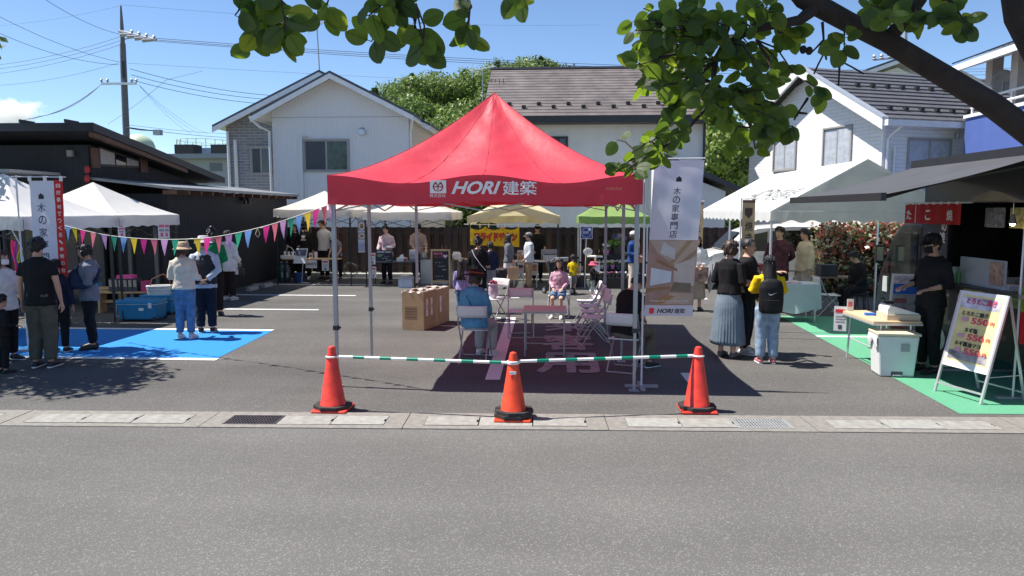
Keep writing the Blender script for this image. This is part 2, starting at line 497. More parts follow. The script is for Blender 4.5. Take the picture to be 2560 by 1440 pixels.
# ================================================================== house helpers
def on_plane(px, py, p0, nrm):
    d = ray(px, py); nrm = Vector(nrm); p0 = Vector(p0); c = Vector((0, 0, CAMH))
    return c + d * ((p0 - c).dot(nrm) / d.dot(nrm))
m_frame = M('window_frame_grey', (0.33, 0.32, 0.31), 0.45, 0.05)
m_framed = M('window_frame_dark', (0.03, 0.028, 0.026), 0.45, 0.05)
m_glass = glass('window_glass', (0.018, 0.02, 0.028))
m_glass2 = M('screen_glass', (0.03, 0.032, 0.045), 0.25, 0.15)
m_curt = M('curtain', (0.42, 0.45, 0.50), 0.5, 0.18, scale=5)
def window(parent, mtx, w, h, panes=2, fm=None, gm=None, d=0.06, name='window', screen=True, curtain=False):
    """a sliding window lying in the local XZ plane of mtx, origin at its lower left, facing -Y"""
    fm = fm or m_frame
    t = 0.055
    f = MB()
    f.bx(0, w, -d, 0.02, 0, t); f.bx(0, w, -d, 0.02, h - t, h); f.bx(0, t, -d + .002, 0.02, t, h - t); f.bx(w - t, w, -d + .002, 0.02, t, h - t)
    wi = put(f, name, fm, mtx, parent)
    pw = (w - 2 * t) / panes
    for k in range(panes):
        g = MB(); x0 = t + k * pw
        yy = -0.028 if k % 2 else -0.012
        g.bx(x0 + 0.01, x0 + pw - 0.01, yy, yy + 0.006, t + 0.01, h - t - 0.01)
        put(g, 'pane', (gm or m_glass) if not (screen and k == 0) else m_glass2, None, wi)
        s = MB(); q = 0.035
        s.bx(x0, x0 + q, yy - 0.012, yy + 0.012, t, h - t); s.bx(x0 + pw - q, x0 + pw, yy - 0.012, yy + 0.012, t, h - t)
        s.bx(x0 + q, x0 + pw - q, yy - 0.011, yy + 0.011, t, t + q); s.bx(x0 + q, x0 + pw - q, yy - 0.011, yy + 0.011, h - t - q, h - t)
        put(s, 'sash', fm, None, wi)
    if curtain:
        def cf(u, v): return (t + u * (w - 2 * t), 0.005 + 0.012 * math.sin(u * 60), t + v * (h - 2 * t))
        put(MB().grid(cf, 60, 1), 'curtain', m_curt, None, wi)
    return wi
def pipe(parent, pts, r, mat, name='downpipe'):
    return MB().tube(pts, r, 8).build(name, mat, parent, smooth=True)
def siding(name, col, axis, pitch, depth=0.006, rough=0.6, var=0.06, brick=None):
    """a wall material with fine boards: the relief follows one object axis"""
    m, n, l, p = node_mat(name)
    tc = n.new('ShaderNodeTexCoord'); sp = n.new('ShaderNodeSeparateXYZ'); l.new(tc.outputs['Object'], sp.inputs[0])
    mm = n.new('ShaderNodeMath'); mm.operation = 'DIVIDE'; mm.inputs[1].default_value = pitch; l.new(sp.outputs[axis], mm.inputs[0])
    fr = n.new('ShaderNodeMath'); fr.operation = 'FRACT'; l.new(mm.outputs[0], fr.inputs[0])
    mr = n.new('ShaderNodeMapRange'); mr.inputs[1].default_value = 0.0; mr.inputs[2].default_value = 0.14; l.new(fr.outputs[0], mr.inputs[0])
    nz = n.new('ShaderNodeTexNoise'); nz.inputs['Scale'].default_value = 1.3; nz.inputs['Detail'].default_value = 7; l.new(tc.outputs['Object'], nz.inputs['Vector'])
    mx = n.new('ShaderNodeMix'); mx.data_type = 'RGBA'; l.new(nz.outputs[0], mx.inputs[0])
    mx.inputs[6].default_value = (*[c * (1 - var) for c in col], 1); mx.inputs[7].default_value = (*[min(1, c * (1 + var)) for c in col], 1)
    mj = n.new('ShaderNodeMix'); mj.data_type = 'RGBA'; l.new(mr.outputs[0], mj.inputs[0])
    mj.inputs[6].default_value = (*[c * 0.84 for c in col], 1); l.new(mx.outputs[2], mj.inputs[7])
    l.new(mj.outputs[2], p.inputs['Base Color']); p.inputs['Roughness'].default_value = rough
    bp = n.new('ShaderNodeBump'); bp.inputs['Distance'].default_value = depth; l.new(mr.outputs[0], bp.inputs['Height']); l.new(bp.outputs[0], p.inputs['Normal'])
    return m
def brickmat(name, c1, c2, mortar, bw, bh, swap=False):
    m, n, l, p = node_mat(name)
    tc = n.new('ShaderNodeTexCoord'); sp = n.new('ShaderNodeSeparateXYZ'); l.new(tc.outputs['Object'], sp.inputs[0])
    ad = n.new('ShaderNodeMath'); ad.operation = 'ADD'; l.new(sp.outputs[0], ad.inputs[0]); l.new(sp.outputs[1], ad.inputs[1])
    cb = n.new('ShaderNodeCombineXYZ'); l.new(ad.outputs[0], cb.inputs[0]); l.new(sp.outputs[2], cb.inputs[1])
    b = n.new('ShaderNodeTexBrick'); l.new(cb.outputs[0], b.inputs['Vector'])
    b.inputs['Color1'].default_value = (*c1, 1); b.inputs['Color2'].default_value = (*c2, 1); b.inputs['Mortar'].default_value = (*mortar, 1)
    b.inputs['Scale'].default_value = 1; b.inputs['Brick Width'].default_value = bw; b.inputs['Row Height'].default_value = bh; b.inputs['Mortar Size'].default_value = bh * 0.1
    l.new(b.outputs[0], p.inputs['Base Color']); p.inputs['Roughness'].default_value = 0.75
    bp = n.new('ShaderNodeBump'); bp.inputs['Distance'].default_value = 0.008; bp.invert = True; l.new(b.outputs['Fac'], bp.inputs['Height']); l.new(bp.outputs[0], p.inputs['Normal'])
    return m
m_roofblue = M('slate_blue_roof', (0.055, 0.065, 0.085), 0.55, 0.15, scale=3)
m_fascia = M('white_fascia', (0.76, 0.76, 0.77), 0.5, 0.05)
m_gut = M('white_rainwater_pipe', (0.70, 0.70, 0.71), 0.4, 0.04)

def gable_roof(parent, x0, x1, xr, ze, zr, y0, y1, t=0.16, mat=None, fas=None):
    """two roof slabs with ridge along Y at x = xr; eaves at x0, x1"""
    for (xa, nm) in ((x0, 'roof_slope'), (x1, 'roof_slope')):
        b = MB()
        b.ext([(xa, y0, ze), (xr, y0, zr), (xr, y0, zr + t * .55), (xa, y0, ze + t * .55)], (0, y1 - y0, 0))
        sl = put(b, nm, mat or m_roofblue, None, parent)
        f = MB()
        f.ext([(xa, y0 - .03, ze - 0.20), (xr, y0 - .03, zr - 0.20), (xr, y0 - .03, zr - 0.012), (xa, y0 - .03, ze - 0.012)], (0, 0.06, 0))
        f.ext([(xa, y0 + .031, ze - 0.03), (xr, y0 + .031, zr - 0.03), (xr, y0 + .031, zr - 0.014), (xa, y0 + .031, ze - 0.014)], (0, y1 - y0 - .1, 0))
        put(f, 'fascia', fas or m_fascia, None, sl)

# ------------------------------------------------------------------ the grey-white house with two gables
YA = 28.0
hA = thing('gabled_house', 'pale two-gabled house with vertical siding, grey brick wing and blue-slate roof', 'house', (0, YA, 0))
ap = at(835, 189, YA); el_ = at(640, 296, YA); er = at(1041, 299, YA)
wl0, wl1 = at(683, 400, YA).x, at(1022, 400, YA).x
def zr(x, s): return s + 0
slope = (ap.z - el_.z) / (ap.x - el_.x)
m_sideA = siding('vertical_siding', (0.72, 0.71, 0.72), 0, 0.12, 0.008, var=0.05)
zt = lambda x: ap.z - abs(x - ap.x) * slope - 0.05
b = MB(); b.ext([(wl0, 0, 0), (wl1, 0, 0), (wl1, 0, zt(wl1)), (ap.x, 0, zt(ap.x)), (wl0, 0, zt(wl0))], (0, 9, 0))
put(b, 'front_wall', m_sideA, None, hA)
put(MB().bx(wl0 - .004, wl1 + .004, -.006, 0, at(800, 293, YA).z - .01, at(800, 293, YA).z + .01), 'wall_joint', M('siding_joint', (.35, .35, .37), .7), None, hA)
m_brickA = brickmat('grey_brick', (0.20, 0.20, 0.225), (0.28, 0.275, 0.295), (0.42, 0.42, 0.43), 0.42, 0.115)
bx0 = at(568, 400, YA + 1.6).x
ap2 = at(797, 180, YA + 1.0); el2 = at(530, 318, YA + 1.0); sl2 = (ap2.z - el2.z) / (ap2.x - el2.x)
z2 = lambda x: ap2.z - abs(x - ap2.x) * sl2 - 0.05
b = MB(); b.ext([(bx0, 1.6, 0), (wl0 - .01, 1.6, 0), (wl0 - .01, 1.6, z2(wl0)), (bx0, 1.6, z2(bx0))], (0, 7, 0))
put(b, 'brick_wall', m_brickA, None, hA)
b = MB(); xe2 = 2 * ap2.x - bx0
b.ext([(wl0 + .01, 1.65, z2(wl0) - 1.2), (ap2.x, 1.65, z2(ap2.x) - 1.2), (ap2.x, 1.65, z2(ap2.x)), (wl0 + .01, 1.65, z2(wl0))], (0, 6.8, 0))
put(b, 'upper_gable_wall', m_sideA, None, hA)
m_sideR = siding('brown_lap_siding', (0.42, 0.39, 0.36), 2, 0.13, 0.01)
put(MB().bx(wl1 + .004, wl1 + .03, 0.1, 8.9, 0, zt(wl1) - .15), 'side_wall', m_sideR, None, hA)
gable_roof(hA, el_.x, er.x, ap.x, el_.z, ap.z, -0.55, 9.2)
gable_roof(hA, el2.x, 2 * ap2.x - el2.x, ap2.x, el2.z, ap2.z, 1.0, 9.3)
w0, w1 = at(760, 430, YA), at(873, 347, YA)
window(hA, TR(w0.x, 0.0, w0.z), w1.x - w0.x, w1.z - w0.z, gm=M('green_reflecting_glass', (0.05, 0.075, 0.06), 0.15, 0.35, scale=6))
w0, w1 = at(628, 437, YA + 1.6), at(679, 366, YA + 1.6)
window(hA, TR(w0.x, 1.6, w0.z), w1.x - w0.x, w1.z - w0.z)
zc = el_.z
pipe(hA, [(el_.x + .05, -.5, zc - .12), (el_.x + .25, -.35, zc - .35), (wl0 - .08, -.1, zc - .5), (wl0 - .06, -.08, 0)], 0.05, m_gut)
pipe(hA, [(er.x - .05, -.5, zc - .12), (wl1 + .08, .0, zc - .55), (wl1 + .08, .04, 0)], 0.05, m_gut)
pipe(hA, [(bx0 + .1, 1.52, z2(bx0) - .2), (bx0 + .1, 1.52, 0)], 0.05, m_gut)
a_ = at(588, 350, YA + 1.55)
pipe(hA, [(a_.x, 1.54, a_.z), (a_.x, 1.54, 0)], 0.075, m_gut, 'duct_cover')
a_ = at(753, 340, YA)
pipe(hA, [(a_.x + .25, -.05, a_.z), (a_.x, -.05, a_.z - .02), (a_.x, -.05, 0)], 0.055, m_gut, 'duct_cover')
for (xa, zz) in ((el_.x, el_.z), (er.x, er.z)):
    put(MB().tube([(xa, -.55, zz - .03), (xa, 9.1, zz - .03)], 0.06, 8), 'rain_gutter', m_gut, None, hA, smooth=True)
a_ = at(906, 330, YA)
put(MB().bx(a_.x - .12, a_.x + .12, -.14, -.001, a_.z - .11, a_.z + .06).ball((a_.x, -.07, a_.z + .06), (.118, .066, .1)), 'vent_hood', steel, None, hA, smooth=True)
def yagi(label, p_base, p_top, el_dir, n, length, cat='antenna'):
    t = thing('roof_antenna', label, cat, p_base)
    v = Vector(p_top) - Vector(p_base)
    put(MB().tube([(0, 0, 0), v], 0.025, 6), 'mast', grey_metal, None, t)
    u = Vector(el_dir).normalized()
    put(MB().tube([v - u * length / 2, v + u * length / 2], 0.02, 6), 'boom', alu, None, t)
    pv = u.cross(Vector((0, 0, 1))).normalized()
    for k in range(n):
        c = v + u * length * (k / (n - 1) - .5)
        hl = 0.16 if k < n - 2 else 0.28
        put(MB().tube([c - pv * hl + Vector((0, 0, .01)), c + pv * hl + Vector((0, 0, .01))], 0.012, 5), 'element', alu, None, t)
    put(MB().tube([v - u * length * .42 + Vector((0, 0, -.3)), v - u * length * .42 + Vector((0, 0, .3))], 0.015, 5), 'reflector', alu, None, t)
    return t
pb = at(799, 182, YA + 1.2); yagi('thin television antenna mast standing on the ridge of the two-gabled house', pb, at(792, 62, YA + 1.2), (0.9, -0.45, 0.16), 9, 1.05)

# ------------------------------------------------------------------ the house with the wide brown roof
YB = 29.0
hB = thing('brown_roof_house', 'cream rendered house with wide brown-grey shingle roof behind the red tent', 'house', (0, YB, 0))
rl = at(1228, 174, YB + 3.6); ev = at(1500, 291, YB - 0.7)
xl, xrr = rl.x, at(1768, 300, YB).x
m_cream = M('cream_render', (0.74, 0.72, 0.69), 0.8, 0.06, scale=2, bump=0.002, bscale=60)
put(MB().bx(xl + .5, xrr - .05, 0, 7.2, 0, ev.z + .12), 'wall', m_cream, None, hB)
m_shing = M('brown_shingle', (0.125, 0.105, 0.10), 0.7, 0.35, scale=1.6, bump=0.003, bscale=40)
NC = 17
y0_, y1_, z0_, z1_ = -0.7, 3.6, ev.z + .02, rl.z
rf = MB(); rf.ext([(xl, y0_, z0_ - .10), (xl, y1_, z1_ - .10), (xl, 7.9, z0_ - .10), (xl, 7.9, z0_ - .02), (xl, y1_, z1_ - .02), (xl, y0_, z0_ - .02)], (xrr + .45 - xl, 0, 0))
roofB = put(rf, 'roof', m_framed, None, hB)
for k in range(NC):
    f0, f1 = k / NC, (k + 1.12) / NC
    f1 = min(f1, 1)
    ya, za = y0_ + (y1_ - y0_) * f0, z0_ + (z1_ - z0_) * f0
    yb, zb = y0_ + (y1_ - y0_) * f1, z0_ + (z1_ - z0_) * f1
    c = MB(); c.ext([(xl + .02, ya, za), (xl + .02, yb, zb), (xl + .02, yb, zb + .006), (xl + .02, ya, za + .028)], (xrr + .41 - xl, 0, 0))
    put(c, 'shingle_course', m_shing, None, roofB)
put(MB().bx(xl - .03, xrr + .48, y1_ - .12, y1_ + .12, z1_ - .01, z1_ + .07), 'ridge_cap', M('ridge_metal', (.15, .13, .13), .5), None, roofB)
put(MB().bx(xl, xrr + .45, y0_ - .10, y0_ - .005, z0_ - .26, z0_ + .0), 'rain_gutter', m_framed, None, hB)
put(MB().bx(xl + .03, xrr + .42, y0_, 0, z0_ - .24, z0_ - .18), 'soffit', m_framed, None, hB)
xg = xl + 1.0
k = 0
while xg < xrr:
    f = 0.14 if k % 2 else 0.2
    put(MB().box((xg, y0_ + (y1_ - y0_) * f, z0_ + (z1_ - z0_) * f + .09), (.16, .10, .10)), 'snow_guard', m_framed, None, roofB)
    xg += 0.57; k += 1
w0, w1 = at(1374, 395, YB), at(1420, 341, YB)
window(hB, TR(w0.x, 0.0, w0.z), w1.x - w0.x, w1.z - w0.z, fm=m_framed)
pipe(hB, [(xrr - .1, -.07, z0_ - .2), (xrr - .1, -.07, 0)], .05, m_framed)
pb = at(1207, 262, YB + 2.5); yagi('television antenna beside the verge of the brown-roofed house', pb, at(1207, 172, YB + 2.5), (0.95, -0.2, 0.12), 8, 1.1)
# low annex to its right
hs = thing('low_shed', 'small pale shed with sloping dark roof between the brown-roofed and brick-clad houses', 'shed', (0, 26.5, 0))
a_, b_ = at(1730, 425, 26.5), at(1850, 482, 26.5)
put(MB().ext([(a_.x - 1.2, 0, 0), (b_.x - .5, 0, 0), (b_.x - .5, 0, b_.z + .05), (a_.x, 0, a_.z - .28), (a_.x - 1.2, 0, a_.z + .25)], (0, 3, 0)), 'wall', m_cream, None, hs)
put(MB().ext([(a_.x - 1.2, -.4, a_.z + .45), (b_.x, -.4, b_.z), (b_.x, -.4, b_.z + .16), (a_.x - 1.2, -.4, a_.z + .62)], (0, 3.8, 0)), 'roof', M('dark_shed_roof', (.05, .05, .06), .6), None, hs)

# ------------------------------------------------------------------ the white brick-clad house (right), turned 20 degrees
cc = at(2203, 420, 24.0)
hC = thing('brick_clad_house', 'white brick-clad house with dark tiled roof behind the big white marquee', 'house', (cc.x, cc.y, 0), R(20))
MC = Matrix.Translation((cc.x, cc.y, 0)) @ Matrix.Rotation(R(20), 4, 'Z'); MCi = MC.inverted()
zeC = at(2205, 286, 24.0).z
WC, DC = 8.5, 7.0
zrC = zeC + 1.95
m_wb = brickmat('white_brick', (0.80, 0.79, 0.77), (0.82, 0.81, 0.79), (0.70, 0.69, 0.67), 0.6, 0.12)
b = MB(); b.ext([(0, 0, 0), (0, DC, 0), (0, DC, zeC), (0, DC / 2, zrC - .05), (0, 0, zeC)], (WC, 0, 0))
put(b, 'wall', m_wb, None, hC)
put(MB().bx(-.012, .10, -.012, .05, 0, zeC), 'corner_post', white_paint, None, hC)
m_tileC = M('dark_roof_tile', (0.085, 0.085, 0.095), 0.65, 0.25, scale=5, bump=0.004, bscale=30)
for sgn in (0, 1):
    y0_, y1_ = (-.55, DC / 2) if sgn == 0 else (DC + .55, DC / 2)
    z0_ = zeC - .55 * (zrC - zeC) / (DC / 2) + .08; z1_ = zrC + .08
    rb = MB(); rb.ext([(-.5, y0_, z0_ - .12), (-.5, y1_, z1_ - .12), (-.5, y1_, z1_ - .03), (-.5, y0_, z0_ - .03)], (WC + 1, 0, 0))
    rs = put(rb, 'roof_slope', m_framed, None, hC)
    n = 13
    if sgn == 0:
        for k in range(n):
            f0, f1 = k / n, min(1, (k + 1.1) / n)
            ya, za, yb, zb = y0_ + (y1_ - y0_) * f0, z0_ + (z1_ - z0_) * f0, y0_ + (y1_ - y0_) * f1, z0_ + (z1_ - z0_) * f1
            c = MB(); c.ext([(-.32, ya, za), (-.32, yb, zb), (-.32, yb, zb + .01), (-.32, ya, za + .06)], (WC + .7, 0, 0))
            put(c, 'tile_course', m_tileC, None, rs)
        for k in range(13):
            for f in (.16, .60):
                put(MB().box((.3 + k * .62 + (.3 if f > .3 else 0), y0_ + (y1_ - y0_) * f, z0_ + (z1_ - z0_) * f + .09), (.14, .12, .10)), 'snow_guard', m_framed, None, rs)
    v = MB(); v.ext([(-.56, y0_, z0_ - .30), (-.56, y1_, z1_ - .30), (-.56, y1_, z1_ + .0), (-.56, y0_, z0_ + .0)], (.10, 0, 0))
    put(v, 'bargeboard', M('barge_white', (.78, .78, .76), .5, .04), None, rs)
    v = MB(); v.ext([(-.56, y0_, z0_ + .006), (-.56, y1_, z1_ + .006), (-.56, y1_, z1_ + .08), (-.56, y0_, z0_ + .08)], (.23, 0, 0))
    put(v, 'verge_trim', M('verge_metal', (.42, .45, .50), .4, .05, metal=.3), None, rs)
put(MB().bx(-.5, WC + .5, -.72, -.56, zeC - .42, zeC - .24), 'rain_gutter', m_gut, None, hC)
put(MB().bx(-.46, WC + .4, -.55, -.005, zeC - .34, zeC - .27), 'soffit', m_fascia, None, hC)
pipe(hC, [(.12, -.62, zeC - .4), (.12, -.1, zeC - .75), (.12, -.09, 0)], .05, m_gut)
pp = MCi @ on_plane(2212, 335, MC @ Vector((0, -.1, 0)), MC.to_3x3() @ Vector((0, -1, 0)))
pipe(hC, [(.42, -.07, zeC - 1.0), (.42, -.07, 0)], .05, m_gut, 'duct_cover')
def winC(px0, px1, py0, py1, side):
    nrm = MC.to_3x3() @ (Vector((-1, 0, 0)) if side == 'g' else Vector((0, -1, 0)))
    a = MCi @ on_plane(px0, py1, MC @ Vector((0, 0, 0)), nrm); b = MCi @ on_plane(px1, py0, MC @ Vector((0, 0, 0)), nrm)
    if side == 'g':
        w = abs(b.y - a.y); y = max(a.y, b.y)
        window(hC, TR(0, y, a.z, R(-90)), w, 1.35, curtain=False, gm=m_curt, fm=m_framed if False else m_frame, screen=False)
    else:
        window(hC, TR(a.x, 0, b.z - 1.75), b.x - a.x, 1.75, fm=m_frame, gm=m_curt, screen=False)
winC(1933, 1992, 375, 430, 'g'); winC(2056, 2131, 355, 420, 'g'); winC(2264, 2378, 348, 430, 'f')
lp = MCi @ on_plane(2391, 340, MC @ Vector((0, 0, 0)), MC.to_3x3() @ Vector((0, -1, 0)))
put(MB().bx(lp.x - .1, lp.x + .1, -.14, -.002, lp.z - .1, lp.z + .1), 'wall_lamp', steel, None, hC, bevel=.03)

# ------------------------------------------------------------------ blue-walled building with solar roof (far right), its side runs along the depth
fe = at(2408, 390, 24.0); XD = fe.x
hD = thing('blue_walled_house', 'violet-blue balcony house with solar panels on its roof', 'house', (XD, 24.0, 0))
zb_ = at(2410, 297, 24.0).z
m_vio = M('violet_blue_wall', (0.075, 0.125, 0.36), 0.7, 0.08, scale=1.5)
put(MB().bx(0, 7, -10, 0, 0, zb_), 'blue_wall', m_vio, None, hD)
put(MB().bx(-.05, .14, -10, .04, zb_ + .002, zb_ + .10), 'parapet_cap', m_fascia, None, hD)
m_beige = M('beige_render', (0.42, 0.38, 0.36), .8, .06)
ze_ = at(2395, 176, 24.4).z
for px in (2477, 2540):
    q = on_plane(px, 240, (XD + .5, 0, 0), (1, 0, 0))
    put(MB().bx(.4, .72, q.y - 24 - .17, q.y - 24 + .17, zb_ + .1, ze_ + .25), 'balcony_post', m_beige, None, hD)
put(MB().bx(2.2, 7, -9.9, -.3, zb_ + .003, ze_ + .8), 'upper_wall', m_beige, None, hD)
for zz in (.28, .52):
    put(MB().tube([(.05, -10, zb_ + zz), (.05, -.2, zb_ + zz)], .035, 8), 'handrail', m_gut, None, hD, smooth=True)
for yy in (-.25, -2.2, -4.2):
    put(MB().tube([(.05, yy, zb_ + .1), (.05, yy, zb_ + .52)], .03, 8), 'rail_post', m_gut, None, hD)
rD = put(MB().ext([(-.55, .4, ze_ - .15), (5, .4, ze_ + 1.5), (5, .4, ze_ + 1.66), (-.55, .4, ze_ + .03)], (0, -10.4, 0)), 'roof', m_fascia, None, hD)
m_solar = M('solar_panel', (0.01, 0.014, 0.035), 0.12, 0.2, spec=.8)
sd = Vector((5.55, 0, 1.65)).normalized(); up = Vector((-sd.z, 0, sd.x))
for i in range(4):
    for j in range(6):
        p = Vector((-.5, .2 - (j + 1) * 1.62, ze_ + .03)) + sd * (.1 + i * 1.02) + up * .08
        put(MB().ext([p, p + sd * .98, p + sd * .98 + up * .04, p + up * .04], (0, 1.56, 0)), 'solar_panel', m_solar, None, rD)
put(MB().tube([(-.5, -.2, ze_ - .05), (.5, -.6, ze_ - .75)], .05, 6), 'eave_brace', m_gut, None, hD)
a_ = on_plane(2508, 205, (XD + .45, 0, 0), (1, 0, 0))
ds = thing('satellite_dish', 'grey satellite dish on the balcony of the violet-blue house', 'dish', (XD + .45, a_.y, zb_ + .1))
dm = MB(); dz = a_.z - zb_ - .1
dm.grid(lambda u, v: (0.30 * v * math.cos(u * 2 * math.pi), -0.10 * v * v + .10, .36 * v * math.sin(u * 2 * math.pi)), 20, 4)
put(dm, 'reflector', M('dish_grey', (.25, .25, .26), .5), TR(0, 0, dz, R(-25)), ds, smooth=True, solid=.012)
put(MB().tube([(0, .02, 0), (0, .03, dz)], .02, 6), 'mast', grey_metal, None, ds)
put(MB().tube([(0, 0, dz - .34), (.05, -.3, dz - .24), (.06, -.34, dz - .02)], .015, 6), 'feed_arm', grey_metal, None, ds)
# distant roof behind the brick-clad house
hE = thing('distant_gable_house', 'far house showing a pale gable and slate roof above the tiled roof', 'house', (0, 38, 0))
a_, b_, c_ = at(2155, 182, 38), at(2245, 150, 38), at(2330, 200, 38)
put(MB().ext([(a_.x + .3, 0, 0), (c_.x, 0, 0), (c_.x, 0, c_.z - .2), (b_.x, 0, b_.z - .35), (a_.x + .3, 0, a_.z - .2)], (0, 6, 0)), 'wall', m_wb, None, hE)
gable_roof(hE, a_.x, 2 * b_.x - a_.x, b_.x, a_.z, b_.z, -.5, 6.5, fas=M('barge_white', (.78, .78, .76)))

# ------------------------------------------------------------------ the charred-timber building (left)
m_char = siding('charred_boards', (0.013, 0.014, 0.018), 1, 0.16, 0.008, 0.7, 0.3)
m_charx = siding('charred_front_boards', (0.013, 0.014, 0.018), 0, 0.16, 0.008, 0.7, 0.3)
m_cedar = M('cedar', (0.11, 0.055, 0.034), 0.6, 0.25, scale=5)
m_blackroof = M('black_metal_roof', (0.034, 0.036, 0.042), 0.45, 0.15, metal=.3)
rc = at(232, 306, 15.4)
Xr = rc.x; re = atx(562, 444, Xr)
hF = thing('charred_timber_building', 'black timber shop with low-pitched roof, cedar trim and lean-to store', 'building', (0, 0, 0))
XW = Xr - .55
sF = (rc.z - re.z) / (re.y - 15.4)
zF = lambda y: rc.z - (y - 15.4) * sF
b = MB(); b.ext([(XW, 16.1, 0), (XW, 22.6, 0), (XW, 22.6, zF(22.6) - .3), (XW, 16.1, zF(16.1) - .3)], (-10, 0, 0))
put(b, 'wall', [m_char], None, hF)
put(MB().bx(XW - 10, XW - .02, 16.07, 16.098, 0, zF(16.1) - .32), 'front_cladding', m_charx, None, hF)
b = MB(); b.ext([(Xr, 15.4, rc.z - .17), (Xr, re.y, re.z - .17), (Xr, re.y, re.z), (Xr, 15.4, rc.z)], (-11, 0, 0))
roofF = put(b, 'roof', m_blackroof, None, hF)
for k in range(9):
    put(MB().bx(Xr - .6 - k * 1.0, Xr - .56 - k * 1.0, 15.35, 15.8, rc.z + .0, rc.z + .07), 'roof_seam', m_blackroof, None, roofF)
put(MB().ext([(Xr - .05, 15.5, zF(15.5) - .27), (Xr - .05, 19.5, zF(19.5) - .27), (Xr - .05, 19.5, zF(19.5) - .175), (Xr - .05, 15.5, zF(15.5) - .175)], (-.12, 0, 0)), 'rafter', m_cedar, None, roofF)
c0 = on_plane(247, 415, (XW, 0, 0), (1, 0, 0)); c1 = on_plane(346, 420, (XW, 0, 0), (1, 0, 0)); c2 = on_plane(247, 365, (XW, 0, 0), (1, 0, 0)); c3 = on_plane(346, 400, (XW, 0, 0), (1, 0, 0))
cw = put(MB().ext([(XW, c0.y, c0.z), (XW, c1.y, c1.z), (XW, c3.y, c3.z), (XW, c2.y, c2.z)], (.02, 0, 0)), 'clerestory_window', m_framed, None, hF)
for f0, f1, mt in ((.02, .36, M('pale_blind', (.42, .40, .36), .5)), (.39, .64, m_glass), (.67, .97, M('pale_blind2', (.36, .35, .33), .5))):
    q = lambda f, top: (XW + .022, c0.y + (c1.y - c0.y) * f, (c2.z + (c3.z - c2.z) * f - .05) if top else (c0.z + (c1.z - c0.z) * f + .05))
    put(MB().ext([q(f0, 0), q(f1, 0), q(f1, 1), q(f0, 1)], (.012, 0, 0)), 'pane', mt, None, cw)
put(MB().bx(XW, XW + .06, c0.y - .28, c0.y - .04, c0.z - .05, zF(c0.y) - .32), 'cedar_post', m_cedar, None, hF)
put(MB().bx(XW, XW + .05, c1.y + .03, c1.y + .35, c1.z - .1, c3.z + .1), 'cedar_post', m_cedar, None, hF)
a_ = at(178, 384, 16.05)
put(MB().bx(a_.x - .06, a_.x + .06, 15.98, 16.06, a_.z - .07, a_.z + .07), 'wall_lamp', M('lamp_dull', (.22, .22, .2), .5), None, hF)
for py in (424, 447):
    a_ = at(223, py, 16.0)
    put(MB().lathe([(.03, -.08), (.055, -.05), (.06, 0), (.055, .05), (.03, .08)], 12, (a_.x, 15.93, a_.z)), 'paper_lantern', M('lantern_red', (.38, .03, .025), .6), None, hF, smooth=True)
a_ = at(75, 430, 15.0)
put(MB().bx(a_.x - 4, a_.x, 14.4, 15.95, a_.z - .03, a_.z + .03), 'entrance_canopy', M('canopy_grey', (.3, .3, .31), .5), None, hF)
# lean-to store along the lot
XL = -8.78
put(MB().bx(XW + .01, XL, 16.4, 23.9, 0, 2.52), 'store_wall', m_char, None, hF)
put(MB().bx(XW + .02, XL - .002, 16.37, 16.398, 0, 2.50), 'store_front', m_charx, None, hF)
b = MB(); b.ext([(XL + .32, 16.0, 2.60), (XW + .003, 16.0, 2.82), (XW + .003, 16.0, 2.88), (XL + .32, 16.0, 2.66)], (0, 8.2, 0))
lr = put(b, 'store_roof', M('grey_sheet_roof', (.24, .25, .26), .5, .1, metal=.3), None, hF)
for k in range(14):
    y = 16.2 + k * .6
    put(MB().bx(XL + .003, XL + .30, y, y + .07, 2.50, 2.595), 'rafter', m_cedar, None, lr)
for px in (601, 611):
    a_ = atx(px, 503, XL)
    put(MB().tube([(XL, a_.y, a_.z + .06), (XL + .1, a_.y, a_.z + .07), (XL + .13, a_.y, a_.z), (XL + .13, a_.y, a_.z - .07)], .05, 8), 'vent_hood', black_metal, None, hF, smooth=True)
# glazed shopfront behind the tents
for (x0, x1) in ((-13.6, -12.5), (-12.4, -11.3), (-11.2, -10.1)):
    window(hF, TR(x0, 16.06, .15), x1 - x0, 2.0, 1, fm=m_framed, name='shop_window', screen=False)
# door in the store front: dark grey frames
put(MB().bx(-9.72, -9.64, 16.3, 16.37, 0, 2.1).bx(-9.1, -9.02, 16.3, 16.37, 0, 2.1).bx(-9.64, -9.1, 16.3, 16.37, 2.02, 2.1), 'door_frame', M('door_frame_grey', (.12, .12, .12), .5), None, hF)
# ------------------------------------------------------------------ wheel stops
ws = MB().ext([(-.06, 0, .0), (.06, 0, 0), (.045, 0, .10), (-.045, 0, .10)], (0, .6, 0)).mesh('wheel_stop', M('stop_concrete', (.33, .33, .32), .85, .15))
for (x, y, lb) in ((-8.15, 16.6, 'concrete wheel stop in the store shadow, first from the coolers'), (-8.15, 19.1, 'concrete wheel stop in the store shadow, middle of the row'), (-8.1, 20.0, 'concrete wheel stop in the store shadow beside the middle one'), (-8.1, 21.6, 'concrete wheel stop in the store shadow nearest the water bottles')):
    o = bpy.data.objects.new('wheel_stop', ws); C.objects.link(o); o.location = (x, y, 0); tag(o, lb, 'wheel stop', 'wheel stops beside the timber store')

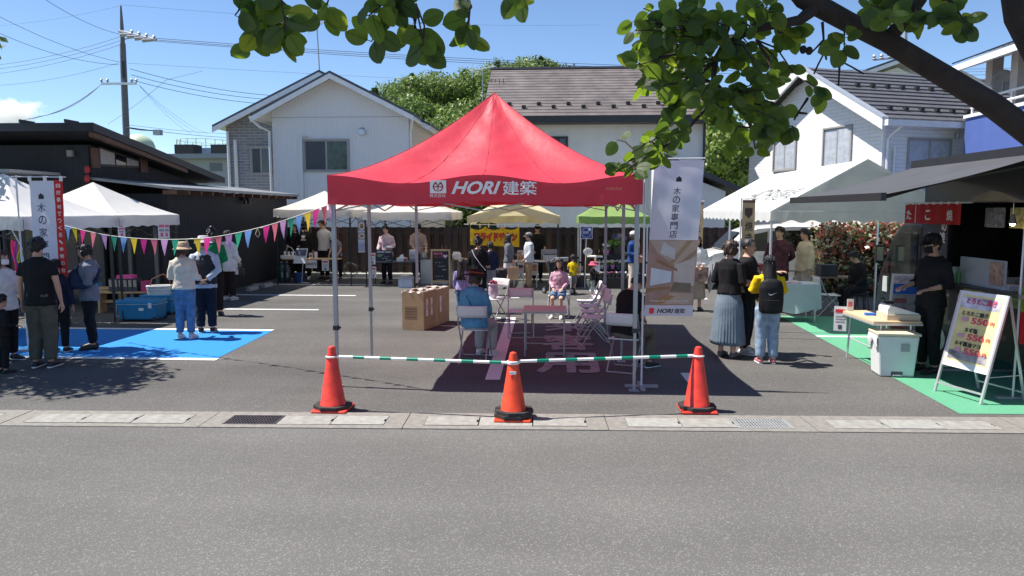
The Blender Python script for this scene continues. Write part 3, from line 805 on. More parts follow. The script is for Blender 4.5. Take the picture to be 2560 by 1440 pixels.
# ------------------------------------------------------------------ board fence behind the stalls
m_board = [M('fence_board_%d' % i, c, .7, .22, scale=4, bump=.002, bscale=30) for i, c in enumerate(((.055, .035, .028), (.075, .045, .034), (.045, .030, .026)))]
YF = 23.6
fn = thing('board_fence', 'dark brown upright board fence behind the row of stalls', 'fence', (0, YF, 0))
for z in (.35, 1.38):
    put(MB().bx(-8.7, 9.4, .04, .09, z - .05, z + .05), 'rail', m_board[2], None, fn)
fb = [MB().bx(0, .165, 0, .022, 0.14, 1.60).mesh('board', m) for m in m_board]
x, k = -8.68, 0
while x < 9.3:
    o = bpy.data.objects.new('board', fb[(k * k + k // 3) % 3]); C.objects.link(o); o.parent = fn
    o.location = (x, (0.012 if k % 2 == 0 else 0.095), .008 * math.sin(k * 2.7))
    x += .150; k += 1
for x in np.arange(-8.6, 9.4, 2.0):
    put(MB().bx(x - .045, x + .045, .12, .21, 0, 1.56), 'post', m_board[2], None, fn)

# ------------------------------------------------------------------ far works building with tank
fk = thing('factory_building', 'far grey works building with corrugated roofs beyond the black timber shop', 'building', (0, 75, 0))
a_, b_ = at(420, 375, 75), at(600, 440, 75)
mf = M('works_wall', (.30, .33, .37), .7, .1); mr_ = M('works_roof', (.22, .25, .29), .6, .1)
put(MB().bx(a_.x, b_.x + 6, 0, 10, 0, at(0, 400, 75).z), 'wall', mf, None, fk)
put(MB().bx(a_.x - 1, b_.x + 6, -1, 11, at(0, 400, 75).z + .01, at(0, 388, 75).z), 'roof', mr_, None, fk)
put(MB().bx(a_.x + .5, a_.x + 4.5, 2, 9, at(0, 387, 75).z, at(0, 368, 75).z), 'roof_house', M('works_blue', (.30, .36, .44), .6), None, fk)
for px in (470, 560):
    a2 = at(px, 385, 75)
    put(MB().bx(a2.x - 1, a2.x + 1, -.8, 1, a2.z, a2.z + .9), 'roof_vent', black_metal, None, fk)
for px0, px1 in ((430, 470), (525, 555)):
    p0, p1 = at(px0, 428, 75), at(px1, 408, 75)
    put(MB().bx(p0.x, p1.x, -.04, -.002, p0.z, p1.z), 'window', m_glass, None, fk)
mt = M('pale_green_tank', (.50, .58, .40), .5, .06)
tk = thing('round_tank', 'pale green spherical tank rising behind the black roof by the pole', 'tank', (at(345, 350, 80).x, 80, 0))
tz = at(345, 335, 80).z
put(MB().ball((0, 0, tz - 1.6), (1.75, 1.75, 1.6), 20, 12).lathe([(1.0, 0), (1.0, tz - 2.0)], 16), 'shell', mt, None, tk, smooth=True)
tk = thing('flat_tank', 'pale green flat tank with railing on the works roof', 'tank', (at(510, 380, 85).x, 85, 0))
tz = at(510, 384, 85).z; hz = at(510, 352, 85).z
put(MB().lathe([(2.9, 0), (2.9, tz)], 24), 'shell', mt, None, tk)
for k in range(18):
    an = k * 2 * math.pi / 18
    put(MB().tube([(2.9 * math.cos(an), 2.9 * math.sin(an), tz), (2.9 * math.cos(an), 2.9 * math.sin(an), hz)], .05, 5), 'railing_post', mt, None, tk)
for z in (hz, (hz + tz) / 2):
    put(MB().tube([(2.9 * math.cos(t_ * math.pi / 12), 2.9 * math.sin(t_ * math.pi / 12), z) for t_ in range(25)], .04, 5), 'railing', mt, None, tk)

# ------------------------------------------------------------------ utility pole and lines
YP = 40.0
pt = at(302, 14, YP); px_ = at(312, 330, YP).x
up_ = thing('utility_pole', 'tall dark utility pole with crossarms behind the black timber shop', 'utility pole', (px_, YP, 0))
dx = pt.x - px_
put(MB().tube([(0, 0, 0), (dx * .75, 0, 9.5), (dx * .95, 0, pt.z - 2.0)], [.20, .17, .15], 12), 'pole', M('pole_concrete', (.13, .13, .15), .7, .15), None, up_, smooth=True)
put(MB().tube([(dx * .95, 0, pt.z - 2.0), (dx * .96, 0, pt.z - 1.0), (dx, 0, pt.z)], [.12, .09, .04], 8), 'pole_top', M('pole_concrete', (.13, .13, .15)), None, up_, smooth=True)
def loc(px, py, Y=YP):
    q = at(px, py, Y); return Vector((q.x - px_, Y - YP, q.z))
ins = M('insulator', (.35, .35, .36), .4)
ca = put(MB().tube([loc(298, 78), loc(390, 100, YP - 1.0)], .085, 6), 'crossarm', grey_metal, None, up_)
for f in (.35, .55, .75, .95):
    c = loc(298, 78).lerp(loc(390, 100, YP - 1.0), f)
    put(MB().lathe([(.04, 0), (.10, .04), (.05, .10), (.10, .15), (.04, .22)], 8, c), 'insulator', ins, None, ca)
    put(MB().tube([c + Vector((-.5, -.3, -.12)), c + Vector((0, 0, -.02))], [.10, .07], 8), 'strain_insulator', ins, None, ca)
put(MB().tube([loc(312, 98), loc(345, 90, YP - .5)], .035, 6), 'brace', grey_metal, None, up_)
ca = put(MB().box(loc(303, 211) + Vector((0, -.22, 0)), (1.95, .10, .12)), 'crossarm', alu, None, up_)
for px in (260, 275, 335, 347):
    put(MB().lathe([(.03, 0), (.08, .03), (.04, .09), (.08, .14), (.03, .2)], 8, loc(px, 209) + Vector((0, -.22, .03))), 'insulator', ins, None, ca)
put(MB().bx(.25, .35, -.35, -.25, loc(0, 200).z, loc(0, 160).z), 'cable_riser', black_metal, None, up_)
put(MB().bx(1.75, 2.15, -.3, 0, loc(0, 341).z, loc(0, 328).z), 'junction_box', grey_metal, None, up_)
put(MB().tube([(.2, -.2, loc(0, 322).z), (1.0, -.2, loc(0, 328).z), (1.8, -.15, loc(0, 330).z)], .03, 6), 'cable', black_metal, None, up_)
m_wire = M('wire_black', (.05, .055, .065), .6)
def wire(a, b, Ya, Yb, sag, r, label):
    p, q = at(*a, Ya), at(*b, Yb)
    pts = [p.lerp(q, t / 14) - Vector((0, 0, sag * 4 * (t / 14) * (1 - t / 14))) for t in range(15)]
    c = p.copy()
    o = MB().tube([v - c for v in pts], r * .5, 5).build('power_line', m_wire, None, loc=c)
    tag(o, label, 'power line', 'overhead lines')
W = wire
for i, (a, b) in enumerate((((300, 92), (-60, 168)), ((300, 102), (-60, 178)), ((300, 112), (-60, 190)))):
    W(a, b, YP, YP + 3, .25, .022, ('topmost', 'middle', 'lowest')[i] + ' of three black wires leaving the upper crossarm away from the houses')
for i, (a, b) in enumerate((((340, 92), (2700, 165)), ((352, 97), (2700, 172)), ((390, 103), (2700, 180)))):
    W(a, b, YP, YP + 26, .9, .03, ('topmost', 'middle', 'lowest')[i] + ' of three thin wires running past the wooded hill')
for i, (a, b) in enumerate((((325, 172), (700, 240)), ((328, 187), (700, 250)), ((330, 200), (700, 262)))):
    W(a, b, YP, 46, .25, .03, ('topmost', 'middle', 'lowest')[i] + ' of three heavy cables from the pole toward the two-gabled house')
W((298, 85), (100, -10), YP, 30, .2, .022, 'single wire rising steeply from the upper crossarm')
W((298, 155), (-60, 10), YP, 32, .3, .022, 'wire with a clamp rising steeply across the others')
W((298, 162), (-60, 55), YP, 32, .4, .022, 'wire rising beneath the clamped wire')
W((298, 157), (-60, 215), YP, 44, .3, .018, 'lone wire sloping down below the three-wire bundle')
W((302, 14), (-60, 68), YP, 44, .2, .012, 'hair-thin wire from the pole tip away from the houses')
W((302, 12), (1500, 62), YP, 60, .4, .012, 'hair-thin wire from the pole tip above the gabled house')
W((320, 158), (2600, 240), YP, 70, .5, .014, 'faint wire running above the heavy cables')
for k in range(4):
    W((256, 208), (60 + 12 * k, 300 - 3 * k), YP, 34, .35, .016, ('first', 'second', 'third', 'fourth')[k] + ' slack wire from the lower crossarm to the black roof, counted from the eave end')
for k in range(3):
    W((347, 212), (480 + 20 * k, 335), YP, 52, .3, .014, ('first', 'second', 'third')[k] + ' slack wire from the lower crossarm toward the works building')
W((320, 318), (600, 345), YP, 55, .1, .03, 'low telephone cable running from the pole to the works building')
W((320, 312), (600, 335), YP, 55, .1, .02, 'low telephone wire just above the thick telephone cable')
W((415, 200), (270, 310), 38, 44, .1, .018, 'service wire dropping from the bunched joint toward the pole foot')
W((415, 200), (505, 178), 38, 50, .0, .018, 'short wire from the bunched joint up to the faint wire')
# far pole tip above the right-hand houses
a_ = at(2262, 100, 45)
u2 = thing('far_utility_pole', 'slender far pole tip with insulators above the tiled roof', 'utility pole', (a_.x, 45, 0))
put(MB().tube([(0, 0, 0), (0, 0, a_.z), (0, 0, at(0, 62, 45).z)], [.2, .14, .03], 8), 'pole', grey_metal, None, u2)
a2, b2 = at(2185, 150, 45), at(2235, 142, 45)
ca = put(MB().tube([(a2.x - a_.x, 0, a2.z), (.3, 0, b2.z)], .05, 6), 'crossarm', grey_metal, None, u2)
for k in range(4):
    put(MB().lathe([(.05, 0), (.13, .05), (.06, .12), (.12, .2), (.05, .3)], 8, ((a2.x - a_.x) * (1 - k / 4), 0, a2.z + (b2.z - a2.z) * k / 4)), 'insulator', ins, None, ca)

# ------------------------------------------------------------------ foliage
def leafmat(name, c, trans=.35, rough=.5):
    return M(name, c, rough, .25, scale=1.5, trans=trans)
m_leafA = [leafmat('wood_leaf_%d' % i, c) for i, c in enumerate(((.14, .21, .045), (.19, .28, .055), (.24, .32, .07), (.06, .105, .035)))]
def leaf_cloud(centres, radii, n_each, size, mat_pick, seed, flat=.85):
    """small leaf faces spread over clumps; returns MB"""
    r = np.random.default_rng(seed)
    V, F_, MI = [], [], []
    for ci, (c, rad) in enumerate(zip(centres, radii)):
        n = n_each[ci] if hasattr(n_each, '__len__') else n_each
        d = r.normal(size=(n, 3)); d /= np.linalg.norm(d, axis=1)[:, None]
        rr = rad * np.clip(r.normal(.86, .16, size=n), .2, 1.12)
        p = np.array(c) + d * rr[:, None] * np.array([1, 1, flat])
        nm = d + r.normal(scale=.6, size=(n, 3)); nm /= np.linalg.norm(nm, axis=1)[:, None]
        t = np.cross(nm, r.normal(size=(n, 3))); t /= np.linalg.norm(t, axis=1)[:, None]
        bt = np.cross(nm, t)
        s = size * r.uniform(.6, 1.35, size=n)[:, None]
        q = np.stack([p - t * s, p - bt * s * .6, p + t * s, p + bt * s * .6], 1)
        base = sum(len(v) for v in V)
        V.append(q.reshape(-1, 3)); F_.append(np.arange(n * 4).reshape(-1, 4) + base)
        MI.append(mat_pick(ci, n, r))
    return np.concatenate(V), np.concatenate(F_), np.concatenate(MI)
def cloud_mesh(name, V, F_, MI, mats):
    me = bpy.data.meshes.new(name)
    me.vertices.add(len(V)); me.vertices.foreach_set('co', V.astype(np.float32).ravel())
    n = len(F_); me.loops.add(n * 4); me.loops.foreach_set('vertex_index', F_.astype(np.int32).ravel())
    me.polygons.add(n); me.polygons.foreach_set('loop_start', np.arange(0, n * 4, 4, dtype=np.int32))
    me.polygons.foreach_set('material_index', MI.astype(np.int32))
    for m in mats: me.materials.append(m)
    me.update(calc_edges=True); me.validate()
    return me
# the wooded hill: a mound of ground with one mass of trees on it
HX = [(900, 250), (955, 222), (1010, 195), (1060, 185), (1110, 178), (1160, 172), (1200, 162), (1250, 152), (1300, 142), (1345, 138), (1400, 158), (1450, 172), (1560, 200), (1700, 240), (1900, 300), (2100, 330)]
YH = 105
hill_pts = [at(px, py + 52, YH) for px, py in HX]
hm = MB()
nx = len(hill_pts)
rows = []
for j, (dy, f) in enumerate(((-48, 0.0), (-34, .35), (-18, .72), (0, 1.0), (30, .6), (70, 0))):
    rows.append([(p.x * (YH + dy) / YH * (1 if dy < 0 else 1), YH + dy, max(-.2, p.z * f) - (.2 if f == 0 else 0)) for p in hill_pts])
vs = [v for r_ in rows for v in r_]
hm.add(vs, [(j * nx + i, j * nx + i + 1, (j + 1) * nx + i + 1, (j + 1) * nx + i) for j in range(5) for i in range(nx - 1)])
hill = hm.build('hill', M('hill_ground', (.03, .05, .015), .95, .3, scale=.5), smooth=True, ang=0)
hill['kind'] = 'structure'
r_ = np.random.default_rng(11)
cs, rd = [], []
for j, (dy, f) in enumerate(((-44, .10), (-38, .25), (-30, .45), (-22, .64), (-12, .84), (-3, .97))):
    for i in range(46):
        t = (i + r_.uniform(-.4, .4)) / 45 * (nx - 1); t = min(max(t, 0), nx - 1.001)
        a, b = hill_pts[int(t)], hill_pts[int(t) + 1]; w = t - int(t)
        X = (a.x + (b.x - a.x) * w) * (YH + dy) / YH; Z = (a.z + (b.z - a.z) * w) * f
        rad = r_.uniform(1.1, 2.5)
        cs.append((X, YH + dy + r_.uniform(-2, 2), Z + rad * .4 + r_.uniform(-.8, .9))); rd.append(rad)
def pick(ci, n, r):
    k = [0, 1, 1, 2, 0, 3, 1][(ci * 5 + ci // 7) % 7]
    return np.where(r.random(n) < .75, k, r.integers(0, 4, n))
me = cloud_mesh('woodland', *leaf_cloud(cs, rd, 760, .185, pick, 3), m_leafA)
wo = bpy.data.objects.new('woodland', me); C.objects.link(wo)
tag(wo, 'mass of fresh green trees covering the hill behind the houses', 'woodland', kind='stuff')
# closer trees between the brown-roofed and brick-clad houses
def tree(label, base, h, rad, n, seed, mats=None, size=.16, group=None, trunk=.14, flat=.85, lobes=14, name='leafy_tree'):
    t = thing(name, label, 'tree', base, 0, group)
    r = np.random.default_rng(seed)
    bark = M('bark_brown', (.07, .05, .04), .9, .3, scale=8, bump=.01, bscale=20)
    tr = MB(); tr.tube([(0, 0, 0), (.05, .03, h * .4), (-.04, .05, h * .85)], [trunk, trunk * .75, trunk * .3], 8)
    cs, rd = [], []
    for k in range(lobes):
        an = r.uniform(0, 6.28); rr = rad * math.sqrt(r.uniform(0, 1)) * .75; z = h * r.uniform(.45, 1.0) - rad * .2
        c = (rr * math.cos(an), rr * math.sin(an), z); cs.append(c); rd.append(rad * r.uniform(.28, .5))
        tr.tube([(0, .02, min(z * .6, h * .75)), Vector(c) * .6 + Vector((0, 0, z * .35)), c], [trunk * .4, trunk * .25, trunk * .08], 5)
    put(tr, 'trunk', bark, None, t, smooth=True)
    me = cloud_mesh('crown', *leaf_cloud(cs, rd, n // lobes, size, pick, seed, flat), mats or m_leafA)
    o = bpy.data.objects.new('crown', me); C.objects.link(o); o.parent = t
    return t
for k, (px, py, Y, h, rad) in enumerate(((1800, 640, 46, 8.2, 2.9), (1850, 640, 50, 7.6, 2.8), (1760, 640, 54, 9.5, 3.0), (1890, 640, 56, 8.5, 3.0))):
    p = at(px, 700, Y)
    tree(('bright green tree between the two houses, shorter and close to the shed', 'bright green tree beside the white brick gable', 'taller green tree at the corner of the brown-roofed house', 'green tree mostly hidden behind the white brick gable')[k], (p.x, Y, 0), h, rad, 4200, 20 + k, group='trees between the houses')
def conifer(label, px, ytop, Y, rad, seed, ybase=330):
    p = at(px, ytop + 12, Y); rad *= .8
    z0 = at(px, ybase, Y).z
    t = thing('conifer_tree', label, 'tree', (p.x, Y, z0), 0, 'dark conifers on the hill')
    h = p.z - z0
    put(MB().tube([(0, 0, 0), (0, 0, h * .95)], [.25, .04], 6), 'trunk', M('bark_brown', (.07, .05, .04)), None, t)
    cs = [(.35 * rad * math.sin(i * 2.4) * (1 - i / 12), .35 * rad * math.cos(i * 2.4) * (1 - i / 12), h * (.25 + .75 * i / 12)) for i in range(12)]
    rd = [rad * (1.05 - i / 12.5) for i in range(12)]
    me = cloud_mesh('crown', *leaf_cloud(cs, rd, 110, .28, lambda c, n, r: np.where(r.random(n) < .85, 3, 0), seed, .7), m_leafA)
    o = bpy.data.objects.new('crown', me); C.objects.link(o); o.parent = t
conifer('lone dark conifer rising beside the slope of the two-gabled roof', 936, 206, 80, 1.3, 41)
conifer('dark conifer on the hill shoulder among pale green crowns', 1030, 172, 98, 1.6, 42, 260)
conifer('dark pointed conifer near the middle of the hill crest', 1163, 160, 96, 1.8, 43, 260)
conifer('small dark conifer on the hill top beside the brown roof ridge', 1243, 140, 100, 1.4, 44, 240)
conifer('small dark conifer standing highest on the hill top', 1352, 128, 100, 1.4, 45, 240)
# photinia hedge behind the food truck
m_ph = [leafmat('photinia_red', (.42, .10, .08)), leafmat('photinia_green', (.09, .14, .035)), leafmat('photinia_glint', (.46, .46, .30), .3, .3), leafmat('photinia_brown', (.20, .085, .04))]  # the pale kind paints white glints among the leaves
YHd = 19.2
h0, h1 = at(2062, 690, YHd).x, at(2300, 690, YHd).x
hd = thing('photinia_hedge', 'clipped hedge with red and green leaves behind the black food truck', 'hedge', ((h0 + h1) / 2, YHd, 0))
cs, rd = [], []
r2 = np.random.default_rng(5)
for i in range(15):
    for z in (.35, .8, 1.25, 1.6):
        for y in (-.25, .3):
            cs.append((-(h1 - h0) / 2 + (h1 - h0) * i / 14, y + r2.uniform(-.1, .1), z + r2.uniform(-.08, .05))); rd.append(.36)
def pick2(ci, n, r):
    hi = cs[ci][2] > 1.1
    return r.choice(4, n, p=(.30, .24, .32, .14) if hi else (.14, .40, .32, .14))
me = cloud_mesh('foliage', *leaf_cloud(cs, rd, 95, .055, pick2, 9), m_ph)
o = bpy.data.objects.new('foliage', me); C.objects.link(o); o.parent = hd
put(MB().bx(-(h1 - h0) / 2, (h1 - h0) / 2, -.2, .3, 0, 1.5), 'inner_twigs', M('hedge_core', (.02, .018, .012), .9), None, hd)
# small cumulus far away: a body of white vapour
cc_ = at(12, 284, 1800)
cl = MB().ball((0, 0, 0), (125, 60, 48), 32, 20)
m, n, l, pb_ = node_mat('cloud_vapour')
n.remove(pb_)
vol = n.new('ShaderNodeVolumePrincipled'); vol.inputs['Color'].default_value = (1, 1, 1, 1); vol.inputs['Anisotropy'].default_value = .2
tc = n.new('ShaderNodeTexCoord')
mp = n.new('ShaderNodeMapping'); mp.inputs['Scale'].default_value = (1 / 125, 1 / 60, 1 / 48); l.new(tc.outputs['Object'], mp.inputs[0])
ln_ = n.new('ShaderNodeVectorMath'); ln_.operation = 'LENGTH'; l.new(mp.outputs[0], ln_.inputs[0])
nz = n.new('ShaderNodeTexNoise'); nz.inputs['Scale'].default_value = .028; nz.inputs['Detail'].default_value = 7; nz.inputs['Roughness'].default_value = .6; l.new(tc.outputs['Object'], nz.inputs['Vector'])
a1 = n.new('ShaderNodeMath'); a1.operation = 'MULTIPLY_ADD'; a1.inputs[1].default_value = 1.7; a1.inputs[2].default_value = -.10; l.new(nz.outputs[0], a1.inputs[0])
a2 = n.new('ShaderNodeMath'); a2.operation = 'SUBTRACT'; l.new(a1.outputs[0], a2.inputs[0]); l.new(ln_.outputs['Value'], a2.inputs[1])
a3 = n.new('ShaderNodeMapRange'); a3.inputs[1].default_value = 0.0; a3.inputs[2].default_value = .35; a3.inputs[3].default_value = 0; a3.inputs[4].default_value = .05; l.new(a2.outputs[0], a3.inputs[0])
l.new(a3.outputs[0], vol.inputs['Density']); l.new(vol.outputs[0], n['Material Output'].inputs['Volume'])
clo = cl.build('cloud', m, loc=cc_)
tag(clo, 'small white cumulus cloud low over the black timber shop', 'cloud')
# ================================================================== TENTS
def fabric(name, col, trans=.3, rough=.65, var=.05, wr=.012, spec=.3):
    m = M(name, col, rough, var, scale=3, bump=wr, bscale=2.2, trans=trans, spec=spec)
    return m
m_red = fabric('red_canopy', (.68, .05, .08), .22, .5, .08, .02, .4)
m_wht = fabric('white_canopy', (.80, .79, .76), .35)
m_crm = fabric('cream_canopy', (.80, .75, .66), .4)
m_ylw = fabric('straw_canopy', (.72, .62, .38), .35)
m_grn = fabric('green_canopy', (.28, .42, .13), .35)
def leg(parent, x, y, h, mat, clip=.70, r=.021, base=True):
    l = MB(); l.bx(x - r, x + r, y - r, y + r, clip, h)
    o = put(l, 'leg', mat, None, parent)
    put(MB().bx(x - r * .72, x + r * .72, y - r * .72, y + r * .72, .008, clip + .05), 'inner_leg', mat, None, o)
    put(MB().bx(x - r * 1.35, x + r * 1.35, y - r * 1.35, y + r * 1.35, clip - .02, clip + .035).bx(x + r * 1.35, x + r * 2.4, y - .008, y + .008, clip, clip + .02), 'leg_clip', black_metal, None, o)
    if base: put(MB().bx(x - .06, x + .06, y - .06, y + .06, 0.001, .009), 'foot_plate', mat, None, o)
    return o
def popup(name, label, x0, x1, y0, y1, ze, vh, zp, mat, legm, p=1.2, ridge=0.0, wave=0.03, lift=None, truss=True, clip=.7, group=None, nose=0.0, legs='0123', leg_r=.021, rz=0.0, px=None):
    """pop-up tent: four canopy panels, four valances, four telescopic legs, scissor bars"""
    cx, cy = (x0 + x1) / 2, (y0 + y1) / 2
    t = thing(name, label, 'tent', (cx, cy, 0), rz, group)
    hx, hy = (x1 - x0) / 2, (y1 - y0) / 2
    ax = (px - cx) if px is not None else 0.0
    cor = [(-hx, -hy), (hx, -hy), (hx, hy), (-hx, hy)]
    tops = [(ax, -ridge / 2 + nose), (ax, ridge / 2 + nose)]
    ttop = {0: (tops[0], tops[0]), 1: (tops[0], tops[1]), 2: (tops[1], tops[1]), 3: (tops[1], tops[0])}
    def ez(side, u):
        z = ze - wave * math.sin(2 * math.pi * u) ** 2
        if lift and side == 0: z += lift * (1 - abs(2 * u - 1)) ** 1.0
        return z
    can = None
    for sd_ in range(4):
        A, B = cor[sd_], cor[(sd_ + 1) % 4]; P, Q = ttop[sd_]
        def fn(u, v, A=A, B=B, P=P, Q=Q, sd_=sd_):
            ex, ey = A[0] + (B[0] - A[0]) * u, A[1] + (B[1] - A[1]) * u
            tx, ty = P[0] + (Q[0] - P[0]) * u, P[1] + (Q[1] - P[1]) * u
            e = ez(sd_, u)
            return (ex + (tx - ex) * v, ey + (ty - ey) * v, e + (zp - e) * v ** p - .02 * math.sin(math.pi * v) * math.sin(math.pi * u) + .006 * math.sin(9 * u + 7 * v) * math.sin(math.pi * u) * (1 - v) + (.0 if p < 1.3 else math.sin(math.pi * u) * (.006 * math.sin(31 * u + 9 * math.sin(7 * v)) * (1 - v) + .004 * math.sin(23 * v + 14 * u) + .003 * math.sin(47 * v - 31 * u + sd_))))
        o = put(MB().grid(fn, 48, 28) if p > 1.3 else MB().grid(fn, 24, 14), 'canopy_panel', mat, None, t, smooth=True, ang=0)
        if p > 1.3:
            for us in (.0, .25, .5, .75):
                put(MB().tube([Vector(fn(us, v_ / 16)) + Vector((0, 0, .001)) for v_ in range(17)], .0035, 4), 'seam', M('red_seam', (.40, .015, .03), .7), None, o)
        def vn(u, v, A=A, B=B, sd_=sd_):
            ex, ey = A[0] + (B[0] - A[0]) * u, A[1] + (B[1] - A[1]) * u
            nx_, ny_ = (B[1] - A[1]), -(B[0] - A[0]); L = math.hypot(nx_, ny_)
            e = ez(sd_, u)
            zb = e - vh + (.012 * math.sin(u * 37 + sd_) if vh < .3 else wave * .8 * math.sin(2 * math.pi * u) ** 2 + .10 * vh * (1 - abs(2 * u - 1)))
            off = .004 + v * (.010 * math.sin(u * 23 + sd_ * 2) + .006 * math.sin(u * 51) + .004 * math.sin(u * 90 + v * 5))
            return (ex + nx_ / L * off, ey + ny_ / L * off, e + (zb - e) * v)
        put(MB().grid(vn, 48, 5), 'valance', mat, None, t, smooth=True, ang=0)
    for i, (a, b_) in enumerate(cor):
        if str(i) in legs:
            s_ = .05
            leg(t, a - math.copysign(s_, a), b_ - math.copysign(s_, b_), ze - .05, legm, clip, leg_r)
    if truss:
        for sd_ in range(4):
            A, B = Vector(cor[sd_]) * .97, Vector(cor[(sd_ + 1) % 4]) * .97
            for k in range(2):
                a, b_ = A.lerp(B, k * .5), A.lerp(B, k * .5 + .5)
                for z0, z1 in ((ze - .42, ze - .08), (ze - .08, ze - .42)):
                    put(MB().tube([(a.x, a.y, z0), (b_.x, b_.y, z1)], .011, 4), 'truss_bar', legm, None, t)
    return t
# red tent in the middle
TX0, TX1, TY0, TY1 = -2.70, 1.00, 8.70, 14.10
red = popup('red_tent', 'large red pop-up tent with white company lettering on its front valance', TX0, TX1, TY0, TY1, 2.56, .345, 3.76, m_red, grey_metal, p=1.5, ridge=2.0, wave=.10, truss=True, clip=.72, leg_r=.024)
wtp = white_print
def vt(s, x, z, h, w, bold=0, shear=0, mat=wtp):
    return text(s, mat, red, TR(x - (TX0 + TX1) / 2, -(TY1 - TY0) / 2 - .024, z), h, 'lettering', width=w, bold=bold, shear=shear)
q = lambda px, py: at(px, py, TY0 - .03)
lg = q(1095, 467)
put(MB().bx(-.095, .095, -.004, .0, -.075, .075), 'emblem_plate', wtp, TR(lg.x + .85, -2.7 - .022, lg.z), red)
ring = MB()
for k in range(20):
    a0, a1 = 2 * math.pi * k / 20, 2 * math.pi * (k + 1) / 20
    if k in (4, 5, 14, 15): continue
    ring.poly([(.062 * math.cos(a0), 0, .058 * math.sin(a0)), (.062 * math.cos(a1), 0, .058 * math.sin(a1)), (.048 * math.cos(a1), 0, .044 * math.sin(a1)), (.048 * math.cos(a0), 0, .044 * math.sin(a0))])
ring.poly([(-.006, 0, -.058), (.006, 0, -.058), (.006, 0, .02), (-.006, 0, .02)]); ring.poly([(-.05, 0.0005, -.006), (.05, .0005, -.006), (.05, .0005, .006), (-.05, .0005, .006)])
ring.poly([(-.006, 0, .01), (.004, 0, .016), (-.03, 0, .055), (-.042, 0, .05)]); ring.poly([(.006, 0, .01), (-.004, 0, .016), (.03, 0, .055), (.042, 0, .05)])
put(ring, 'emblem', M('emblem_red', (.5, .02, .04)), TR(lg.x + .85, -2.7 - .030, lg.z), red)
c_ = q(1094, 489); vt('株式会社', c_.x, c_.z, .04, .19)
c_ = q(1190, 469); vt('HORI', c_.x, c_.z, .150, .58, .03, .35)
c_ = q(1299, 470); vt('建築', c_.x, c_.z, .165, .40, .012)
c_ = q(1535, 471); vt('かんたんてんと', c_.x, c_.z, .03, .19, 0, .2, M('gold_print', (.75, .5, .2)))
# left row
m_dl = black_metal
popup('white_tent', 'white pop-up tent with leaf shadows on its roof beside the banner', -10.75, -8.35, 11.2, 13.6, 2.05, .22, 2.78, m_wht, m_dl, wave=.0, clip=.6)
popup('white_tent', 'white pop-up tent with the bunting and coolers beside it', -10.72, -8.32, 13.72, 16.0, 2.05, .22, 2.72, m_wht, m_dl, wave=.0, clip=.6)
# far row of stalls
fl = at(680, 535, 20.6).x; frx = at(862, 535, 20.6).x
popup('cream_tent', 'cream pop-up tent over the stall with the 500 yen sign', fl, frx + .15, 20.7, 23.1, 2.17, .22, 2.72, m_crm, m_dl, wave=.02)
fl = at(905, 535, 20.2).x; frx = at(1126, 540, 20.2).x
popup('cream_tent', 'cream pop-up tent over the drink stall', fl, frx, 20.3, 22.8, 2.10, .22, 2.58, m_crm, m_dl, wave=.02)
fl = at(1167, 548, 20.0).x; frx = at(1400, 560, 20.0).x
popup('straw_tent', 'straw-coloured tent with arched front over the fried chicken stall', fl, frx, 20.1, 22.8, 1.98, .22, 2.72, m_ylw, m_dl, wave=.02, lift=.36, truss=False)
fl = at(1475, 548, 20.4).x; frx = at(1625, 548, 20.4).x
popup('green_tent', 'moss green pop-up tent over the flower stall', fl - .30, frx, 20.5, 22.6, 1.98, .20, 2.62, m_grn, alu, wave=.02, truss=False)
# white pipe marquee, right
MQ = thing('white_marquee', 'large white pipe-frame marquee with company name on its sunny slope', 'tent', (0, 0, 0))
mx0, mxc, mx1, my0, my1, me_, mzp = 3.73, 5.33, 6.93, 13.15, 19.4, 2.13, 3.02
m_mq = fabric('marquee_white', (.80, .80, .77), .3)
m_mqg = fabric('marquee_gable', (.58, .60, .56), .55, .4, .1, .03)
for xa, nm in ((mx0, 'roof_slope'), (mx1, 'roof_slope')):
    put(MB().grid(lambda u, v: (xa + (mxc - xa) * v, my0 + (my1 - my0) * u, me_ + (mzp - me_) * v - .04 * math.sin(math.pi * v) * abs(math.sin(2 * math.pi * u))), 24, 8), nm, m_mq, None, MQ, smooth=True, ang=0)
    def scal(u, v):
        w = .5 + .5 * math.cos(u * 2 * math.pi * 16)
        return (xa + .004 * math.sin(u * 60), my0 + (my1 - my0) * u, me_ - v * (.20 - .04 * w))
    put(MB().grid(scal, 128, 2), 'valance', m_mq, None, MQ)
put(MB().grid(lambda u, v: (mx0 + (mx1 - mx0) * u, my0 + .01 * math.sin(u * 20), me_ + v * (mzp - me_) * (1 - abs(2 * u - 1))), 24, 6), 'gable_panel', m_mqg, None, MQ, smooth=True, ang=0)
put(MB().grid(lambda u, v: (mx0 + (mx1 - mx0) * u, my0 - .012 + .004 * math.sin(u * 70), me_ - .002 - v * (.20 - .045 * (.5 + .5 * math.cos(u * 2 * math.pi * 9)))), 90, 2), 'gable_valance', m_mqg, None, MQ)
put(MB().grid(lambda u, v: (mx0 + (mx1 - mx0) * u, my1, me_ + v * (mzp - me_) * (1 - abs(2 * u - 1))), 24, 6), 'gable_panel', m_mqg, None, MQ, smooth=True, ang=0)
